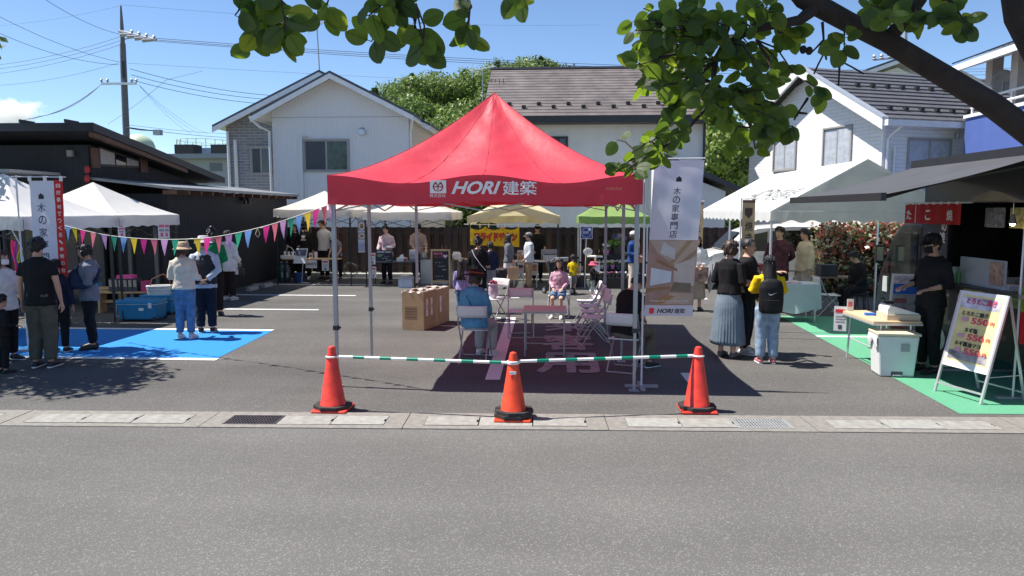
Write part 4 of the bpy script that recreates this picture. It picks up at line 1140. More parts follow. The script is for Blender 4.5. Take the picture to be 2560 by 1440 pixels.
for x in (mx0 + .04, mx1 - .04):
    for y in (my0 + .06, 16.3, my1 - .06):
        put(MB().tube([(x, y, 0), (x, y, me_ - .01)], .021, 8), 'pole', alu, None, MQ, smooth=True)
    put(MB().tube([(x, my0, me_ - .03), (x, my1, me_ - .03)], .018, 6), 'eave_pipe', alu, None, MQ)
    for y in (my0 + .06, 16.3, my1 - .06):
        put(MB().tube([(x, y, me_ - .03), (mxc, y, mzp - .04)], .018, 6), 'rafter_pipe', alu, None, MQ)
sl = math.atan2(mzp - me_, mxc - mx0); nrm = Vector((-math.sin(sl), 0, math.cos(sl)))
def mqtext(s, y, v, h, w, bold, shear=0):
    p = Vector((mx0 + (mxc - mx0) * v, y, me_ + (mzp - me_) * v)) + nrm * .012
    yv = Vector((math.cos(sl), 0, math.sin(sl)))
    m = Matrix(((0, -nrm.x, yv.x, p.x), (-1, -nrm.y, yv.y, p.y), (0, -nrm.z, yv.z, p.z), (0, 0, 0, 1)))
    text(s, M('faded_black_print', (.26, .26, .25), .7), MQ, m, h, 'lettering', width=w, bold=bold, shear=shear)
mqtext('HORI', 15.9, .38, .46, 1.9, .0); mqtext('建築', 14.3, .38, .46, 1.15, .0)

# ================================================================== CONES AND BARS
m_cone = M('cone_red', (.74, .05, .03), .42, .22, scale=9, spec=.5, bump=.0015, bscale=20)
m_cone2 = M('cone_orange', (.76, .065, .018), .42, .22, scale=9, spec=.5, bump=.0015, bscale=20)
m_rub = M('black_rubber', (.03, .028, .028), .8, .2, bump=.002)
def cone(label, p, mat, rings, extra=0, tilt=0):
    t = thing('traffic_cone', label, 'traffic cone', (p.x, p.y, 0), R(tilt), 'traffic cones')
    b = MB(); b.lathe([(.155, .03), (.15, .055), (.135, .07), (.042, .66), (.034, .69), (.018, .70)], 24)
    put(b, 'cone_body', mat, None, t, smooth=True)
    put(MB().bx(-.19, .19, -.19, .19, .004, .032), 'cone_base', mat, None, t, bevel=.02)
    for k in range(rings):
        w = MB(); z0 = .036 + k * .034
        ro, n = .185, 8
        pts = [(ro * math.cos(R(22.5 + 45 * i)) * 1.12, ro * math.sin(R(22.5 + 45 * i)) * 1.12) for i in range(8)]
        ri = .150 - .012 * k
        inn = [(ri * math.cos(R(22.5 + 45 * i)), ri * math.sin(R(22.5 + 45 * i))) for i in range(8)]
        vs = [(x, y, z) for z in (z0, z0 + .031) for (x, y) in pts] + [(x, y, z) for z in (z0, z0 + .031) for (x, y) in inn]
        fs = []
        for i in range(8):
            j = (i + 1) % 8
            fs += [(i, j, 8 + j, 8 + i), (8 + i, 8 + j, 24 + j, 24 + i), (16 + j, 16 + i, 24 + i, 24 + j), (j, i, 16 + i, 16 + j)]
        w.add(vs, fs)
        put(w, 'rubber_weight', m_rub, TR(.01 * k, .012 * (k % 2), 0, R(9 * k)), t)
    return t
c1 = G(833, 1024); c2 = G(1283, 1046); c3 = G(1742, 1026)
c2.y = min(c2.y, 7.50)
cone('red traffic cone with one black weight before the tent leg hung with bunting', c1, m_cone, 1)
t = cone('orange traffic cone between the red ones carrying both striped bars and two black weights', c2, m_cone2, 2)
put(MB().bx(-.035, .035, -.128, -.122, .53, .56), 'white_sticker', white_print, TR(0, .052, -.05), t)
cone('red traffic cone with one black weight before the tall banner', c3, m_cone, 1)
m_bgrn = M('bar_green', (.0, .24, .15), .35, .05)
def bar(label, a, b, za, zb):
    t = thing('striped_bar', label, 'barrier bar', a)
    v = Vector((b.x - a.x, b.y - a.y, zb - za)); L = v.length; u = v / L
    o0 = Vector((0, 0, za))
    put(MB().tube([o0 + u * .06, o0 + u * (L - .06)], .0165, 10), 'tube', M('bar_white', (.82, .82, .80), .35, .03), None, t, smooth=True)
    n = 6
    for k in range(n):
        s0 = .06 + (L - .12) * (k + .62) / (n + .25)
        put(MB().tube([o0 + u * s0, o0 + u * (s0 + .125)], .0178, 10), 'green_band', m_bgrn, None, t, smooth=True)
    for s_, c in ((0, o0), (L, o0 + u * L)):
        rr = .058
        put(MB().tube([c + Vector((rr * math.cos(x), rr * math.sin(x), 0)) for x in np.linspace(0, 2 * math.pi, 17)], .010, 6), 'end_ring', white_plastic, None, t, smooth=True)
    return t
bar('green and white striped bar from the bunting-side cone to the orange cone', c1, c2, .585, .585)
bar('green and white striped bar from the orange cone to the banner-side cone', c2, c3, .60, .60)

# ================================================================== BANNERS
def bfn(seed, amp=.012, tilt=0.0):
    def f(x, z): return amp * (math.sin(6.5 * x + 2.2 * z + seed) + .6 * math.sin(13 * x - 5 * z + seed * 2) + .35 * math.sin(21 * z + 9 * x)) + tilt * x
    return f
def cloth(parent, name, x0, x1, z0, z1, fn, mat, off=0.0, shear=0.0, nx=24, nz=40):
    b = MB()
    b.grid(lambda u, v: (x0 + (x1 - x0) * u + shear * (z0 + (z1 - z0) * v), fn(x0 + (x1 - x0) * u, z0 + (z1 - z0) * v) - off, z0 + (z1 - z0) * v), nx, nz)
    return put(b, name, mat, None, parent, smooth=True, ang=0)
def ctext(parent, s, x, z, h, mat, fn, width=None, bold=0.0, shear=0.0, off=.005, sk=0.0, line=1.0):
    o = text(s, mat, parent, Matrix.Identity(4), h, 'lettering', width=width, bold=bold, shear=shear, line=line)
    co = np.empty(len(o.data.vertices) * 3); o.data.vertices.foreach_get('co', co); co = co.reshape(-1, 3)
    for i in range(len(co)):
        X, Z = co[i, 0] + x, co[i, 2] + z
        co[i] = (X + sk * Z, fn(X, Z) - off, Z)
    o.data.vertices.foreach_set('co', co.ravel()); o.data.update()
    return o
def cshape(parent, name, pts, mat, fn, off=.004, sk=0.0):
    import bmesh
    bm = bmesh.new(); bm.faces.new([bm.verts.new((x, 0, z)) for x, z in pts])
    bmesh.ops.triangulate(bm, faces=bm.faces[:])
    for _ in range(4):
        bmesh.ops.subdivide_edges(bm, edges=[e for e in bm.edges if e.calc_length() > .04], cuts=1, use_grid_fill=True)
        bmesh.ops.triangulate(bm, faces=[f for f in bm.faces if len(f.verts) > 3])
    bm.verts.index_update()
    b = MB(); b.add([(v.co.x + sk * v.co.z, fn(v.co.x, v.co.z) - off, v.co.z) for v in bm.verts], [tuple(v.index for v in f.verts) for f in bm.faces]); bm.free()
    return put(b, name, mat, None, parent)
def house_icon(parent, x, z, w, fn, sk=0):
    cshape(parent, 'house_icon', [(x - w / 2, z - w * .45), (x + w / 2, z - w * .45), (x + w / 2, z + w * .15), (x, z + w * .55), (x - w / 2, z + w * .15)], black_print, fn, .005, sk)
m_bcl = M('banner_cloth', (.78, .78, .84), .7, .03, scale=4, bump=.01, bscale=4, trans=.45)
YBn = 8.92
b0 = at(1603, 975, YBn)
bn = thing('company_banner', 'tall white banner with house lettering and interior photo beside the red tent leg', 'banner', (b0.x, YBn, 0))
bz = lambda py: at(1660, py, YBn).z
wB = .58
fnB = bfn(1.0, .007)
bx_, sk = -.03, .05
cloth(bn, 'white_cloth', bx_, bx_ + wB, bz(600), bz(401), fnB, m_bcl, 0, sk)
m_int = M('interior_print', (.45, .30, .24), .7, .12, scale=7, trans=.4)
cloth(bn, 'photo_print', bx_, bx_ + wB, bz(763), bz(600), fnB, m_int, 0, sk)
cloth(bn, 'white_cloth', bx_, bx_ + wB, bz(790), bz(763), fnB, m_bcl, 0, sk, 24, 4)
put(MB().tube([(0, 0, 0), (.0, 0, bz(397)), ], .012, 8).tube([(0, 0, bz(397)), (.70, 0, bz(396))], .008, 8), 'pole', M('banner_pole', (.72, .72, .74), .3), None, bn, smooth=True)
put(MB().bx(-.2, .2, -.03, .03, .002, .03).bx(-.03, .03, -.2, -.031, .002, .029).bx(-.03, .03, .031, .2, .002, .029), 'stand', grey_metal, None, bn)
cxB = bx_ + wB * .50
house_icon(bn, cxB + .01, bz(448), .065, fnB, sk)
for i, ch in enumerate('木の家専門店'):
    ctext(bn, ch, cxB - .002 * i, bz(478 + i * 21.5), .088, dark_print, fnB, width=.088, bold=.012, sk=sk)
# the interior photo, as flat print shapes
def U(u, v): return (bx_ + wB * u, bz(763) + (bz(600) - bz(763)) * v)
pr = [('ceiling', (.62, .47, .37), [(.02, .99), (.98, .99), (.98, .72), (.55, .62), (.2, .8)]), ('beam', (.50, .33, .2), [(.40, .62), (.78, .99), (.90, .99), (.5, .62)]), ('beam', (.48, .31, .2), [(.55, .60), (.98, .86), (.98, .78), (.6, .55)]),
      ('loft_rail', (.72, .68, .66), [(.25, .80), (.55, .70), (.55, .86), (.30, .97)]), ('wall', (.68, .58, .52), [(.55, .62), (.98, .74), (.98, .30), (.55, .33)]), ('window', (.75, .78, .86), [(.08, .30), (.50, .36), (.50, .52), (.08, .58)]),
      ('sofa', (.25, .20, .14), [(.50, .22), (.92, .20), (.92, .34), (.56, .36)]), ('floor', (.58, .43, .33), [(.30, .02), (.98, .02), (.98, .18), (.50, .20)]), ('table', (.50, .27, .12), [(.15, .04), (.35, .02), (.62, .14), (.40, .17)]), ('table', (.42, .24, .12), [(.02, .20), (.50, .26), (.48, .29), (.02, .26)]), ('shelf', (.40, .22, .12), [(.18, .72), (.62, .56), (.62, .52), (.18, .66)])]
for i, (nm, col, pts) in enumerate(pr):
    cshape(bn, 'photo_' + nm, [U(u, v) for u, v in pts], M('photo_%d' % i, col, .7, .1, trans=.3), fnB, .0035 + .0006 * i, sk)
ctext(bn, 'http://hori-aa.co.jp', bx_ + wB * .5, bz(752), .022, white_print, fnB, width=.45, sk=sk, off=.012)
ctext(bn, 'HORI', bx_ + wB * .43, bz(777), .055, black_print, fnB, width=.20, bold=.03, shear=.3, sk=sk)
ctext(bn, '建築', bx_ + wB * .73, bz(777), .058, black_print, fnB, width=.13, bold=.01, sk=sk)
cshape(bn, 'logo', [(bx_ + .06, bz(784)), (bx_ + .115, bz(784)), (bx_ + .115, bz(770)), (bx_ + .06, bz(770))], red_print, fnB, .005, sk)
# left banner
YL = 10.7
b0 = at(66, 800, YL)
bl = thing('company_banner', 'white banner with red text stripe behind the man in black polo', 'banner', (b0.x, YL, 0))
lz = lambda py: at(110, py, YL).z
lx = lambda px: at(px, 540, YL).x - b0.x
fnL = bfn(2.5, .009)
cloth(bl, 'white_cloth', lx(78), lx(140), lz(730), lz(452), fnL, m_bcl)
m_rcl = M('banner_red', (.62, .03, .03), .7, .05, trans=.3, bump=.006, bscale=5)
cloth(bl, 'red_stripe', lx(140), lx(161), lz(730), lz(450), fnL, m_rcl)
house_icon(bl, lx(107), lz(491), .088, fnL)
for i, ch in enumerate('木の家専門店'):
    ctext(bl, ch, lx(106), lz(519 + i * 31), .13, dark_print, fnL, width=.125, bold=.01)
for i, ch in enumerate('自然素材でつくる、本物の住まい'):
    ctext(bl, ch, lx(150), lz(464 + i * 17.6), .062, white_print, fnL, width=.062, bold=.008)
put(MB().tube([(0, 0, 0), (-.01, 0, lz(438))], .013, 8).tube([(lx(12), 0, lz(441)), (lx(170), 0, lz(443))], .008, 6), 'pole', M('banner_pole', (.72, .72, .74)), None, bl, smooth=True)
for px in (80, 118, 158):
    put(MB().bx(lx(px) - .018, lx(px) + .018, -.014, .014, lz(453), lz(440)), 'loop', white_print, None, bl)
put(MB().bx(-.2, .2, -.03, .03, .002, .03), 'stand', grey_metal, None, bl)
# bakery banners at the marquee
m_btan = M('tan_banner', (.62, .46, .24), .7, .08, trans=.35, bump=.006, bscale=5)
for (pxa, pxb, py0, py1, Yb, lb) in ((1849, 1881, 500, 730, 12.6, 'tan banner with brush lettering before the marquee'), (1712, 1752, 505, 640, 17.2, 'tan banner half hidden behind the tall company banner')):
    p0 = at(pxa - 2, 700, Yb)
    tb = thing('tan_banner', lb, 'banner', (p0.x, Yb, 0))
    w_ = at(pxb, 600, Yb).x - at(pxa, 600, Yb).x
    w_ = w_ if Yb < 15 else .38
    zt_ = lambda py: at(1865, py, Yb).z
    f_ = bfn(Yb, .006)
    cloth(tb, 'tan_cloth', .02, .02 + w_, zt_(py1), zt_(py0), f_, m_btan, nx=8, nz=30)
    cshape(tb, 'shield', [(.02 + w_ * .2, zt_(py0 + 20)), (.02 + w_ * .8, zt_(py0 + 20)), (.02 + w_ * .8, zt_(py0 + 36)), (.02 + w_ * .5, zt_(py0 + 46)), (.02 + w_ * .2, zt_(py0 + 36))], M('shield_brown', (.12, .07, .05)), f_)
    cshape(tb, 'top_trim', [(.02, zt_(py0 + 7)), (.02 + w_, zt_(py0 + 7)), (.02 + w_, zt_(py0)), (.02, zt_(py0))], M('trim_brown', (.25, .12, .06)), f_)
    for i, ch in enumerate('焼きたて'):
        ctext(tb, ch, .02 + w_ * .55, zt_(py0 + 66 + 29 * i), .155 if Yb < 15 else .17, black_print, f_, width=w_ * .62, bold=.01)
    put(MB().tube([(0, 0, 0), (0, 0, zt_(py0) + .03)], .012, 8).tube([(0, 0, zt_(py0) + .02), (w_ + .04, 0, zt_(py0) + .02)], .007, 6), 'pole', M('banner_pole', (.72, .72, .74)), None, tb, smooth=True)
    put(MB().bx(-.2, .2, -.03, .03, .002, .03), 'stand', grey_metal, None, tb)
# banner at the truck's near end (edge of the picture)
Yb = 8.6; p0 = at(2553, 700, Yb)
tb = thing('food_banner', 'red and orange food banner on a pole at the rear end of the truck', 'banner', (p0.x, Yb, 0))
f_ = bfn(3.3, .008); zt_ = lambda py: at(2555, py, Yb).z
for (za, zb_2, mt_) in ((860, 780, M('banner_scarlet', (.65, .02, .03), .6, trans=.3)), (780, 720, M('banner_lime', (.35, .5, .05), .6, .3, trans=.3)), (720, 630, M('banner_food', (.60, .22, .05), .6, .6, scale=14, trans=.3))):
    cloth(tb, 'printed_cloth', .02, .50, zt_(za), zt_(zb_2), f_, mt_, nx=10, nz=10)
put(MB().tube([(0, 0, 0), (0, 0, zt_(550))], .012, 8).ball((0, 0, zt_(545)), .022), 'pole', M('banner_pole', (.72, .72, .74)), None, tb, smooth=True)
put(MB().bx(-.18, .18, -.03, .03, .006, .03), 'stand', grey_metal, None, tb)
# rainbow windsock by the left tent
ps = at(42, 600, 10.9)
rw = thing('rainbow_streamer', 'rainbow streamer hanging from a stick beside the white banner', 'streamer', (ps.x, 10.9, 0))
for k, col in enumerate(((.75, .02, .12), (.70, .05, .30), (.25, .05, .40), (.65, .40, .02), (.10, .40, .06), (.05, .25, .12))):
    x = (-.07, -.045, -.02, .01, .035, .06)[k]
    zt0, zb0 = at(0, 600 + 3 * k, 10.9).z, at(0, 690 - 12 * (k > 2) - 6 * k, 10.9).z
    put(MB().grid(lambda u, v: (x + .03 * (u - .5) + .012 * math.sin(v * 7 + k), .02 * math.sin(k + 5 * v) + .01 * math.sin(u * 3), zb0 + (zt0 - zb0) * v), 2, 14), 'ribbon', M('ribbon_%d' % k, col, .6, trans=.35), None, rw, smooth=True)
put(MB().tube([(.1, .05, 0), (.05, .03, at(0, 620, 10.9).z), (-.07, 0, at(0, 573, 10.9).z)], .008, 6), 'stick', white_plastic, None, rw)
# ================================================================== BUNTING
bt = thing('bunting', 'string of coloured pennants hung from the white tents to the red tent', 'bunting', (0, 0, 0))
ctrl = [(at(162, 564, 11.6)), (at(270, 588, 11.0)), (at(390, 598, 10.5)), (at(520, 594, 10.0)), (at(640, 571, 9.5)), (at(740, 541, 9.1)), (at(832, 508, 8.72))]
def spline(t):
    n = len(ctrl) - 1; s_ = min(max(t, 0), .99999) * n; i = int(s_); f = s_ - i
    P = [ctrl[max(i - 1, 0)], ctrl[i], ctrl[i + 1], ctrl[min(i + 2, n)]]
    return .5 * ((2 * P[1]) + (P[2] - P[0]) * f + (2 * P[0] - 5 * P[1] + 4 * P[2] - P[3]) * f * f + (3 * P[1] - P[0] - 3 * P[2] + P[3]) * f ** 3)
put(MB().tube([spline(i / 80) for i in range(81)], .004, 5), 'cord', M('cord_white', (.75, .72, .65)), None, bt)
pcol = [(.16, .36, .72), (.85, .62, .03), (.80, .03, .30), (.78, .18, .25), (.62, .33, .62), (.03, .42, .24)]
pm = [M('pennant_%d' % i, c, .65, .04, trans=.45) for i, c in enumerate(pcol)]
NP = 29
for k in range(NP):
    a, b_ = spline((k + .12) / NP), spline((k + .92) / NP)
    if k in (12, 19): continue
    d = (b_ - a); L = .145 if d.length > .16 else d.length
    b_ = a + d.normalized() * min(d.length, .165)
    tip = (a + b_) / 2 + Vector((.02 * math.sin(k * 2.1), .035 * math.sin(k * 1.7) - .01, -.24))
    bw = .03 * math.sin(k * 3.1)
    mid = (a + b_) / 2 + Vector((0, bw, -.10)); 
    al, bl_ = a.lerp(tip, .5) + Vector((0, bw, 0)), b_.lerp(tip, .5) + Vector((0, bw * .4, 0))
    put(MB().add([a, b_, bl_, al, tip], [(0, 1, 2, 3), (3, 2, 4)]), 'pennant', pm[k % 6], None, bt, smooth=True, ang=0)
for k in (12, 19):
    c = spline((k + .5) / NP)
    put(MB().tube([c, c + Vector((-.03, 0, -.08)), c + Vector((0, 0, -.12)), c + Vector((.03, 0, -.08)), c], .005, 5).tube([c, c + Vector((.1, 0, .01))], .004, 5), 'bow', M('twine', (.6, .5, .35)), None, bt)
# ================================================================== FURNITURE
m_seat = M('chair_white', (.72, .71, .70), .4, .04)
m_tubeg = M('chair_tube', (.42, .43, .44), .35, .05, metal=.5)
def folding_chair(label, p, rz, group='folding chairs under the red tent', proto=[None]):
    """faces -Y; seat .44 high"""
    if proto[0] is None:
        t = thing('folding_chair', label, 'chair', (0, 0, 0), 0, group)
        put(MB().grid(lambda u, v: (-.20 + .40 * u, -.19 + .36 * v, .435 + .012 * math.sin(math.pi * v) * -1 + .012 * v), 4, 4), 'seat', m_seat, None, t, smooth=True, solid=.016)
        put(MB().grid(lambda u, v: (-.21 + .42 * u, .225 + .03 * (1 - (2 * u - 1) ** 2) + .02 * v, .64 + .165 * v), 8, 3), 'backrest', m_seat, None, t, smooth=True, solid=.012)
        for sx in (-1, 1):
            put(MB().tube([(sx * .215, -.24, .012), (sx * .215, -.10, .24), (sx * .215, .13, .52), (sx * .215, .245, .80)], .011, 8), 'front_leg', m_tubeg, None, t, smooth=True)
            put(MB().tube([(sx * .19, .24, .012), (sx * .19, .03, .25), (sx * .19, -.13, .425)], .011, 8), 'rear_leg', m_tubeg, None, t, smooth=True)
        put(MB().tube([(-.215, -.24, .012), (.215, -.24, .012)], .011, 8), 'floor_bar', m_tubeg, None, t, smooth=True)
        put(MB().tube([(-.19, .24, .012), (.19, .24, .012)], .011, 8), 'floor_bar', m_tubeg, None, t, smooth=True)
        proto[0] = t
    else:
        t = copy_tree(proto[0])
        tag(t, label, 'chair', group)
    t.location = (p[0], p[1], 0); t.rotation_euler = (0, 0, R(rz))
    return t
CH = {}
CH['w'] = G(1187, 897); CH['m'] = G(1563, 925)
folding_chair('white folding chair carrying the seated woman in light blue', CH['w'], 178)
folding_chair('white folding chair carrying the seated man in black', CH['m'], 160)
cg = G(1397, 775); CH['g'] = Vector((cg.x, 14.9, 0))
folding_chair('white folding chair under the seated girl in pink', CH['g'], -8)
folding_chair('white folding chair pushed in behind the small table', (-.58, 12.5), 3)
CH['v'] = (G(1240, 790).x, 14.3)
folding_chair('white folding chair holding the wrapped flower pot', CH['v'], -35)
for k, (x, y) in enumerate(((.62, 14.0), (.64, 13.3), (.66, 12.6), (.62, 11.9))):
    folding_chair(('first', 'second', 'third', 'last')[k] + ' of four chairs lined up under the red tent, counted from the flower stall', (x, y), -88 + 4 * k)
tb = thing('small_table', 'small low table standing between the chairs under the red tent', 'table', (G(1362, 880).x, 11.0, 0))
m_tt = M('table_beige', (.62, .58, .50), .45, .05)
put(MB().bx(-.32, .32, -.30, .30, .665, .69), 'tabletop', m_tt, None, tb, bevel=.006)
put(MB().bx(-.325, .325, -.305, .305, .645, .664), 'rim', m_tubeg, None, tb)
for sx in (-1, 1):
    for sy in (-1, 1):
        put(MB().tube([(sx * .29, sy * .26, .003), (sx * .29, sy * .26, .645)], .012, 8), 'leg', m_tubeg, None, tb, smooth=True)
for sy in (-1, 1): put(MB().tube([(-.29, sy * .26, .20), (.29, sy * .26, .20)], .008, 6), 'stretcher', m_tubeg, None, tb)
# wrapped pot on a chair
vp = thing('wrapped_flower_pot', 'lilac wrapped flower pot standing on a folding chair', 'flower pot', (CH['v'][0], CH['v'][1] - .03, .452))
put(MB().lathe([(.06, .002), (.085, .06), (.10, .16), (.085, .24), (.11, .27)], 14), 'wrap', M('lilac_wrap', (.55, .45, .55), .6, .2, scale=25), None, vp, smooth=True)
for k in range(7):
    an = k * .9
    put(MB().ball((.05 * math.cos(an), .05 * math.sin(an), .29 + .015 * (k % 3)), (.035, .035, .025), 8, 6), 'flower', M('crimson_flower', (.25, .02, .06), .7, .3), None, vp)
def carton(name, label, p, w, d, h, rz, z=0.0, opened=False, labels=0, mat=None):
    t = thing(name, label, 'box', (p[0], p[1], z), R(rz))
    b = MB()
    if opened:
        e = .008
        b.bx(-w / 2, w / 2, -d / 2, -d / 2 + e, 0.004, h); b.bx(-w / 2, w / 2, d / 2 - e, d / 2, 0.004, h)
        b.bx(-w / 2, -w / 2 + e, -d / 2 + e, d / 2 - e, 0.004, h); b.bx(w / 2 - e, w / 2, -d / 2 + e, d / 2 - e, 0.004, h); b.bx(-w / 2 + e, w / 2 - e, -d / 2 + e, d / 2 - e, 0.004, .02)
    else:
        b.bx(-w / 2, w / 2, -d / 2, d / 2, 0.004, h)
    put(b, 'carton', mat or cardboard, None, t)
    if opened:
        r = np.random.default_rng(int(w * 1000))
        def bag(u, v):
            an = 2 * math.pi * u; q = max(abs(math.cos(an)), abs(math.sin(an)))
            rr = (1.0 - .25 * v) / q
            return (w * .5 * rr * math.cos(an) + .012 * math.sin(an * 11) - .0, d * .5 * rr * math.sin(an) + .012 * math.cos(an * 9), h - .02 + .10 * v - .10 * v * v + .02 * math.sin(an * 7 + v * 3) * v)
        put(MB().grid(bag, 48, 5), 'bag_liner', M('clear_bag', (.62, .56, .52), .2, .2, scale=12, alpha=.7), None, t, smooth=True)
    for k in range(labels):
        put(MB().bx(w / 2 + .001, w / 2 + .003, -d / 2 + d * (.2 + .35 * k), -d / 2 + d * (.33 + .35 * k), h * .35, h * .8), 'paper_label', paper, None, t)
        text('ゴミ' if k == 0 else '分別', black_print, t, TR(w / 2 + .006, -d / 2 + d * (.265 + .35 * k), h * .58, R(90)), .09, width=.05, bold=.01)
    put(MB().bx(-w * .38, w * .18, -d / 2 - .002, -d / 2 - .0005, h * .30, h * .62), 'printed_panel', M('carton_print', (.30, .19, .10), .8, .1), None, t)
    for k in range(4):
        put(MB().bx(-w * .36, w * .16, -d / 2 - .0035, -d / 2 - .0022, h * (.34 + .07 * k), h * (.345 + .07 * k) + .004), 'print_line', M('carton_ink', (.12, .07, .04), .8), None, t)
    return t
cb = G(1035, 826)
bdir = Vector((math.sin(R(18)), math.cos(R(18)), 0))
p1 = cb + Vector((.05, .30, 0))
carton('rubbish_carton', 'brown cardboard carton lined with clear bag, bearing two paper labels', (p1.x, p1.y), .42, .58, .70, -14, opened=True, labels=2)
p2 = p1 + Vector((.15, .62, 0))
carton('rubbish_carton', 'brown cardboard carton lined with clear bag, bearing one paper label', (p2.x, p2.y), .42, .58, .68, -14, opened=True, labels=1)
# ---- coolers
m_cool = M('cooler_blue', (.01, .20, .40), .45, .08)
def cooler(label, p, rz, w=.78, d=.42, h=.42):
    t = thing('cooler_box', label, 'cooler', (p[0], p[1], 0), R(rz), 'blue coolers by the bench')
    b = MB(); b.ext([(-w / 2 + .03, -d / 2 + .02, .03), (w / 2 - .03, -d / 2 + .02, .03), (w / 2, -d / 2, h * .78), (-w / 2, -d / 2, h * .78)], (0, d, 0))
    put(b, 'body', m_cool, None, t, bevel=.02)
    put(MB().bx(-w / 2 - .012, w / 2 + .012, -d / 2 - .012, d / 2 + .012, h * .79, h), 'lid', M('cooler_lid', (.012, .23, .44), .4, .05), None, t, bevel=.02)
    put(MB().bx(-w / 2 - .016, w / 2 + .016, -d / 2 - .016, d / 2 + .016, h * .775, h * .80), 'seal', M('cooler_seal', (.35, .5, .55), .5), None, t)
    put(MB().bx(w * .30, w * .38, -d / 2 - .03, -d / 2 - .004, h * .62, h * .86), 'latch', M('latch_white', (.7, .72, .72), .5), None, t)
    put(MB().tube([(-w / 2 - .03, -d / 2 + .04, h * .72), (-w / 2 - .045, -d / 2 + .04, h * .2), (-w / 2 - .045, d / 2 - .04, h * .2), (-w / 2 - .03, d / 2 - .04, h * .72)], .012, 8), 'handle', M('latch_white', (.7, .72, .72), .5), None, t, smooth=True)
    for sx in (-1, 1):
        put(MB().tube([(w / 2 - .05, sx * d / 2 * .97, .045), (w / 2 - .05, sx * d / 2 * 1.08, .045)], .045, 12), 'wheel', black_metal, None, t, smooth=True)
    put(MB().bx(w * .05, w * .17, -d / 2 - .006, -d / 2 - .001, h * .5, h * .62), 'sticker', white_print, None, t)
    return t
cp = G(340, 804)
cooler('blue wheeled cooler box with grey carry handle beside the tent leg', (cp.x, cp.y + .24), 3)
cp2 = G(392, 789); cooler('blue cooler box between the other two coolers', (cp2.x - .05, cp2.y + .24), 6, .62)
cp3 = G(425, 777); cooler('blue cooler box farthest from the tent leg', (cp3.x - .05, cp3.y + .24), 6, .55)
# ---- low benches with boxed goods
bp = G(375, 770)
be = thing('low_bench', 'low light-wood bench holding boxed goods behind the coolers', 'bench', (bp.x - .1, 15.0, 0), R(4))
put(MB().bx(-.62, .62, -.16, .16, .42, .45), 'top', wood_light, None, be)
for sx in (-.52, .52): put(MB().bx(sx - .02, sx + .02, -.14, .14, 0.003, .42), 'leg', wood_light, None, be)
put(MB().bx(-.5, .5, -.01, .01, .2, .26), 'stretcher', wood_light, None, be)
be2 = thing('low_bench', 'second light-wood bench with pale papers next to the boxed goods', 'bench', (bp.x - .75, 15.35, 0), R(4))
put(MB().bx(-.4, .4, -.16, .16, .46, .49), 'top', wood_light, None, be2)
for sx in (-.33, .33): put(MB().bx(sx - .02, sx + .02, -.14, .14, 0.003, .46), 'leg', wood_light, None, be2)
for k in range(6):
    o = thing('goods_box', ('first', 'second', 'third', 'fourth', 'fifth', 'last')[k] + ' dark boxed product in the bench row, counted from the tent leg', 'box', (bp.x - .38 + k * .105, 15.0, .451), R(4), 'boxed goods on the bench')
    put(MB().bx(-.045, .045, -.11, .11, 0, .27), 'carton', M('box_dark', (.05, .045, .05), .5), None, o)
    put(MB().bx(-.03, .03, -.1135, -.1105, .10, .24), 'label', M('box_label', (.42, .36, .28), .6, .4, scale=40), None, o)
o = thing('pink_box', 'bright pink flat box lying on top of the dark boxed goods', 'box', (bp.x - .08, 15.0, .722), R(6))
put(MB().bx(-.16, .16, -.11, .11, 0, .07), 'carton', M('box_pink', (.75, .08, .30), .5), None, o)
o = thing('pink_box', 'red-pink upright box at the end of the dark boxed goods', 'box', (bp.x + .33, 15.0, .451), R(4))
put(MB().bx(-.06, .06, -.1, .1, 0, .22), 'carton', M('box_magenta', (.55, .04, .16), .5), None, o)
# ---- papers on the left tent and stall table under it
for (px, py, w, h, lb) in ((303, 580, .14, .20, 'small printed notice hanging from the tent corner by the pennants'), (403, 577, .16, .32, 'printed notice with red heading hanging at the tent far corner'), (415, 577, .14, .32, 'second printed notice with red heading at the tent far corner')):
    p = on_plane(px, py, (-8.28, 0, 0), (1, 0, 0))
    o = thing('hanging_notice', lb, 'notice', (-8.27, p.y, p.z), R(62))
    put(MB().bx(-w / 2, w / 2, -.002, .002, -h / 2, h / 2), 'sheet', paper, None, o)
    put(MB().bx(-w * .4, w * .4, -.0045, -.003, h * .22, h * .40), 'heading', pink_print, None, o)
    put(MB().bx(-w * .35, w * .35, -.0045, -.003, -h * .05, h * .12), 'text_block', M('grey_print', (.4, .35, .36), .7), None, o)
    put(MB().bx(-w * .2, w * .2, -.0045, -.003, -h * .38, -h * .12), 'text_block', pink_print, None, o)
def stall_table(label, x, y, w, d, h=.70, top=None, cloth_=None, rz=0, name='stall_table', legm=None):
    t = thing(name, label, 'table', (x, y, 0), R(rz))
    put(MB().bx(-w / 2, w / 2, -d / 2, d / 2, h - .03, h), 'tabletop', top or wood_light, None, t, bevel=.004)
    for sx in (-1, 1):
        for sy in (-1, 1):
            put(MB().tube([(sx * (w / 2 - .12), sy * (d / 2 - .05), h - .03), (sx * (w / 2 - .09), sy * (d / 2 - .05), .003)], .013, 6), 'leg', legm or black_metal, None, t)
    for sx in (-1, 1):
        put(MB().tube([(sx * (w / 2 - .11), -d / 2 + .05, .30), (sx * (w / 2 - .11), d / 2 - .05, .30)], .010, 6), 'stretcher', legm or black_metal, None, t)
    return t
stall_table('stall table in the shade of the white tents behind the customers', -9.3, 12.3, .6, 2.0)
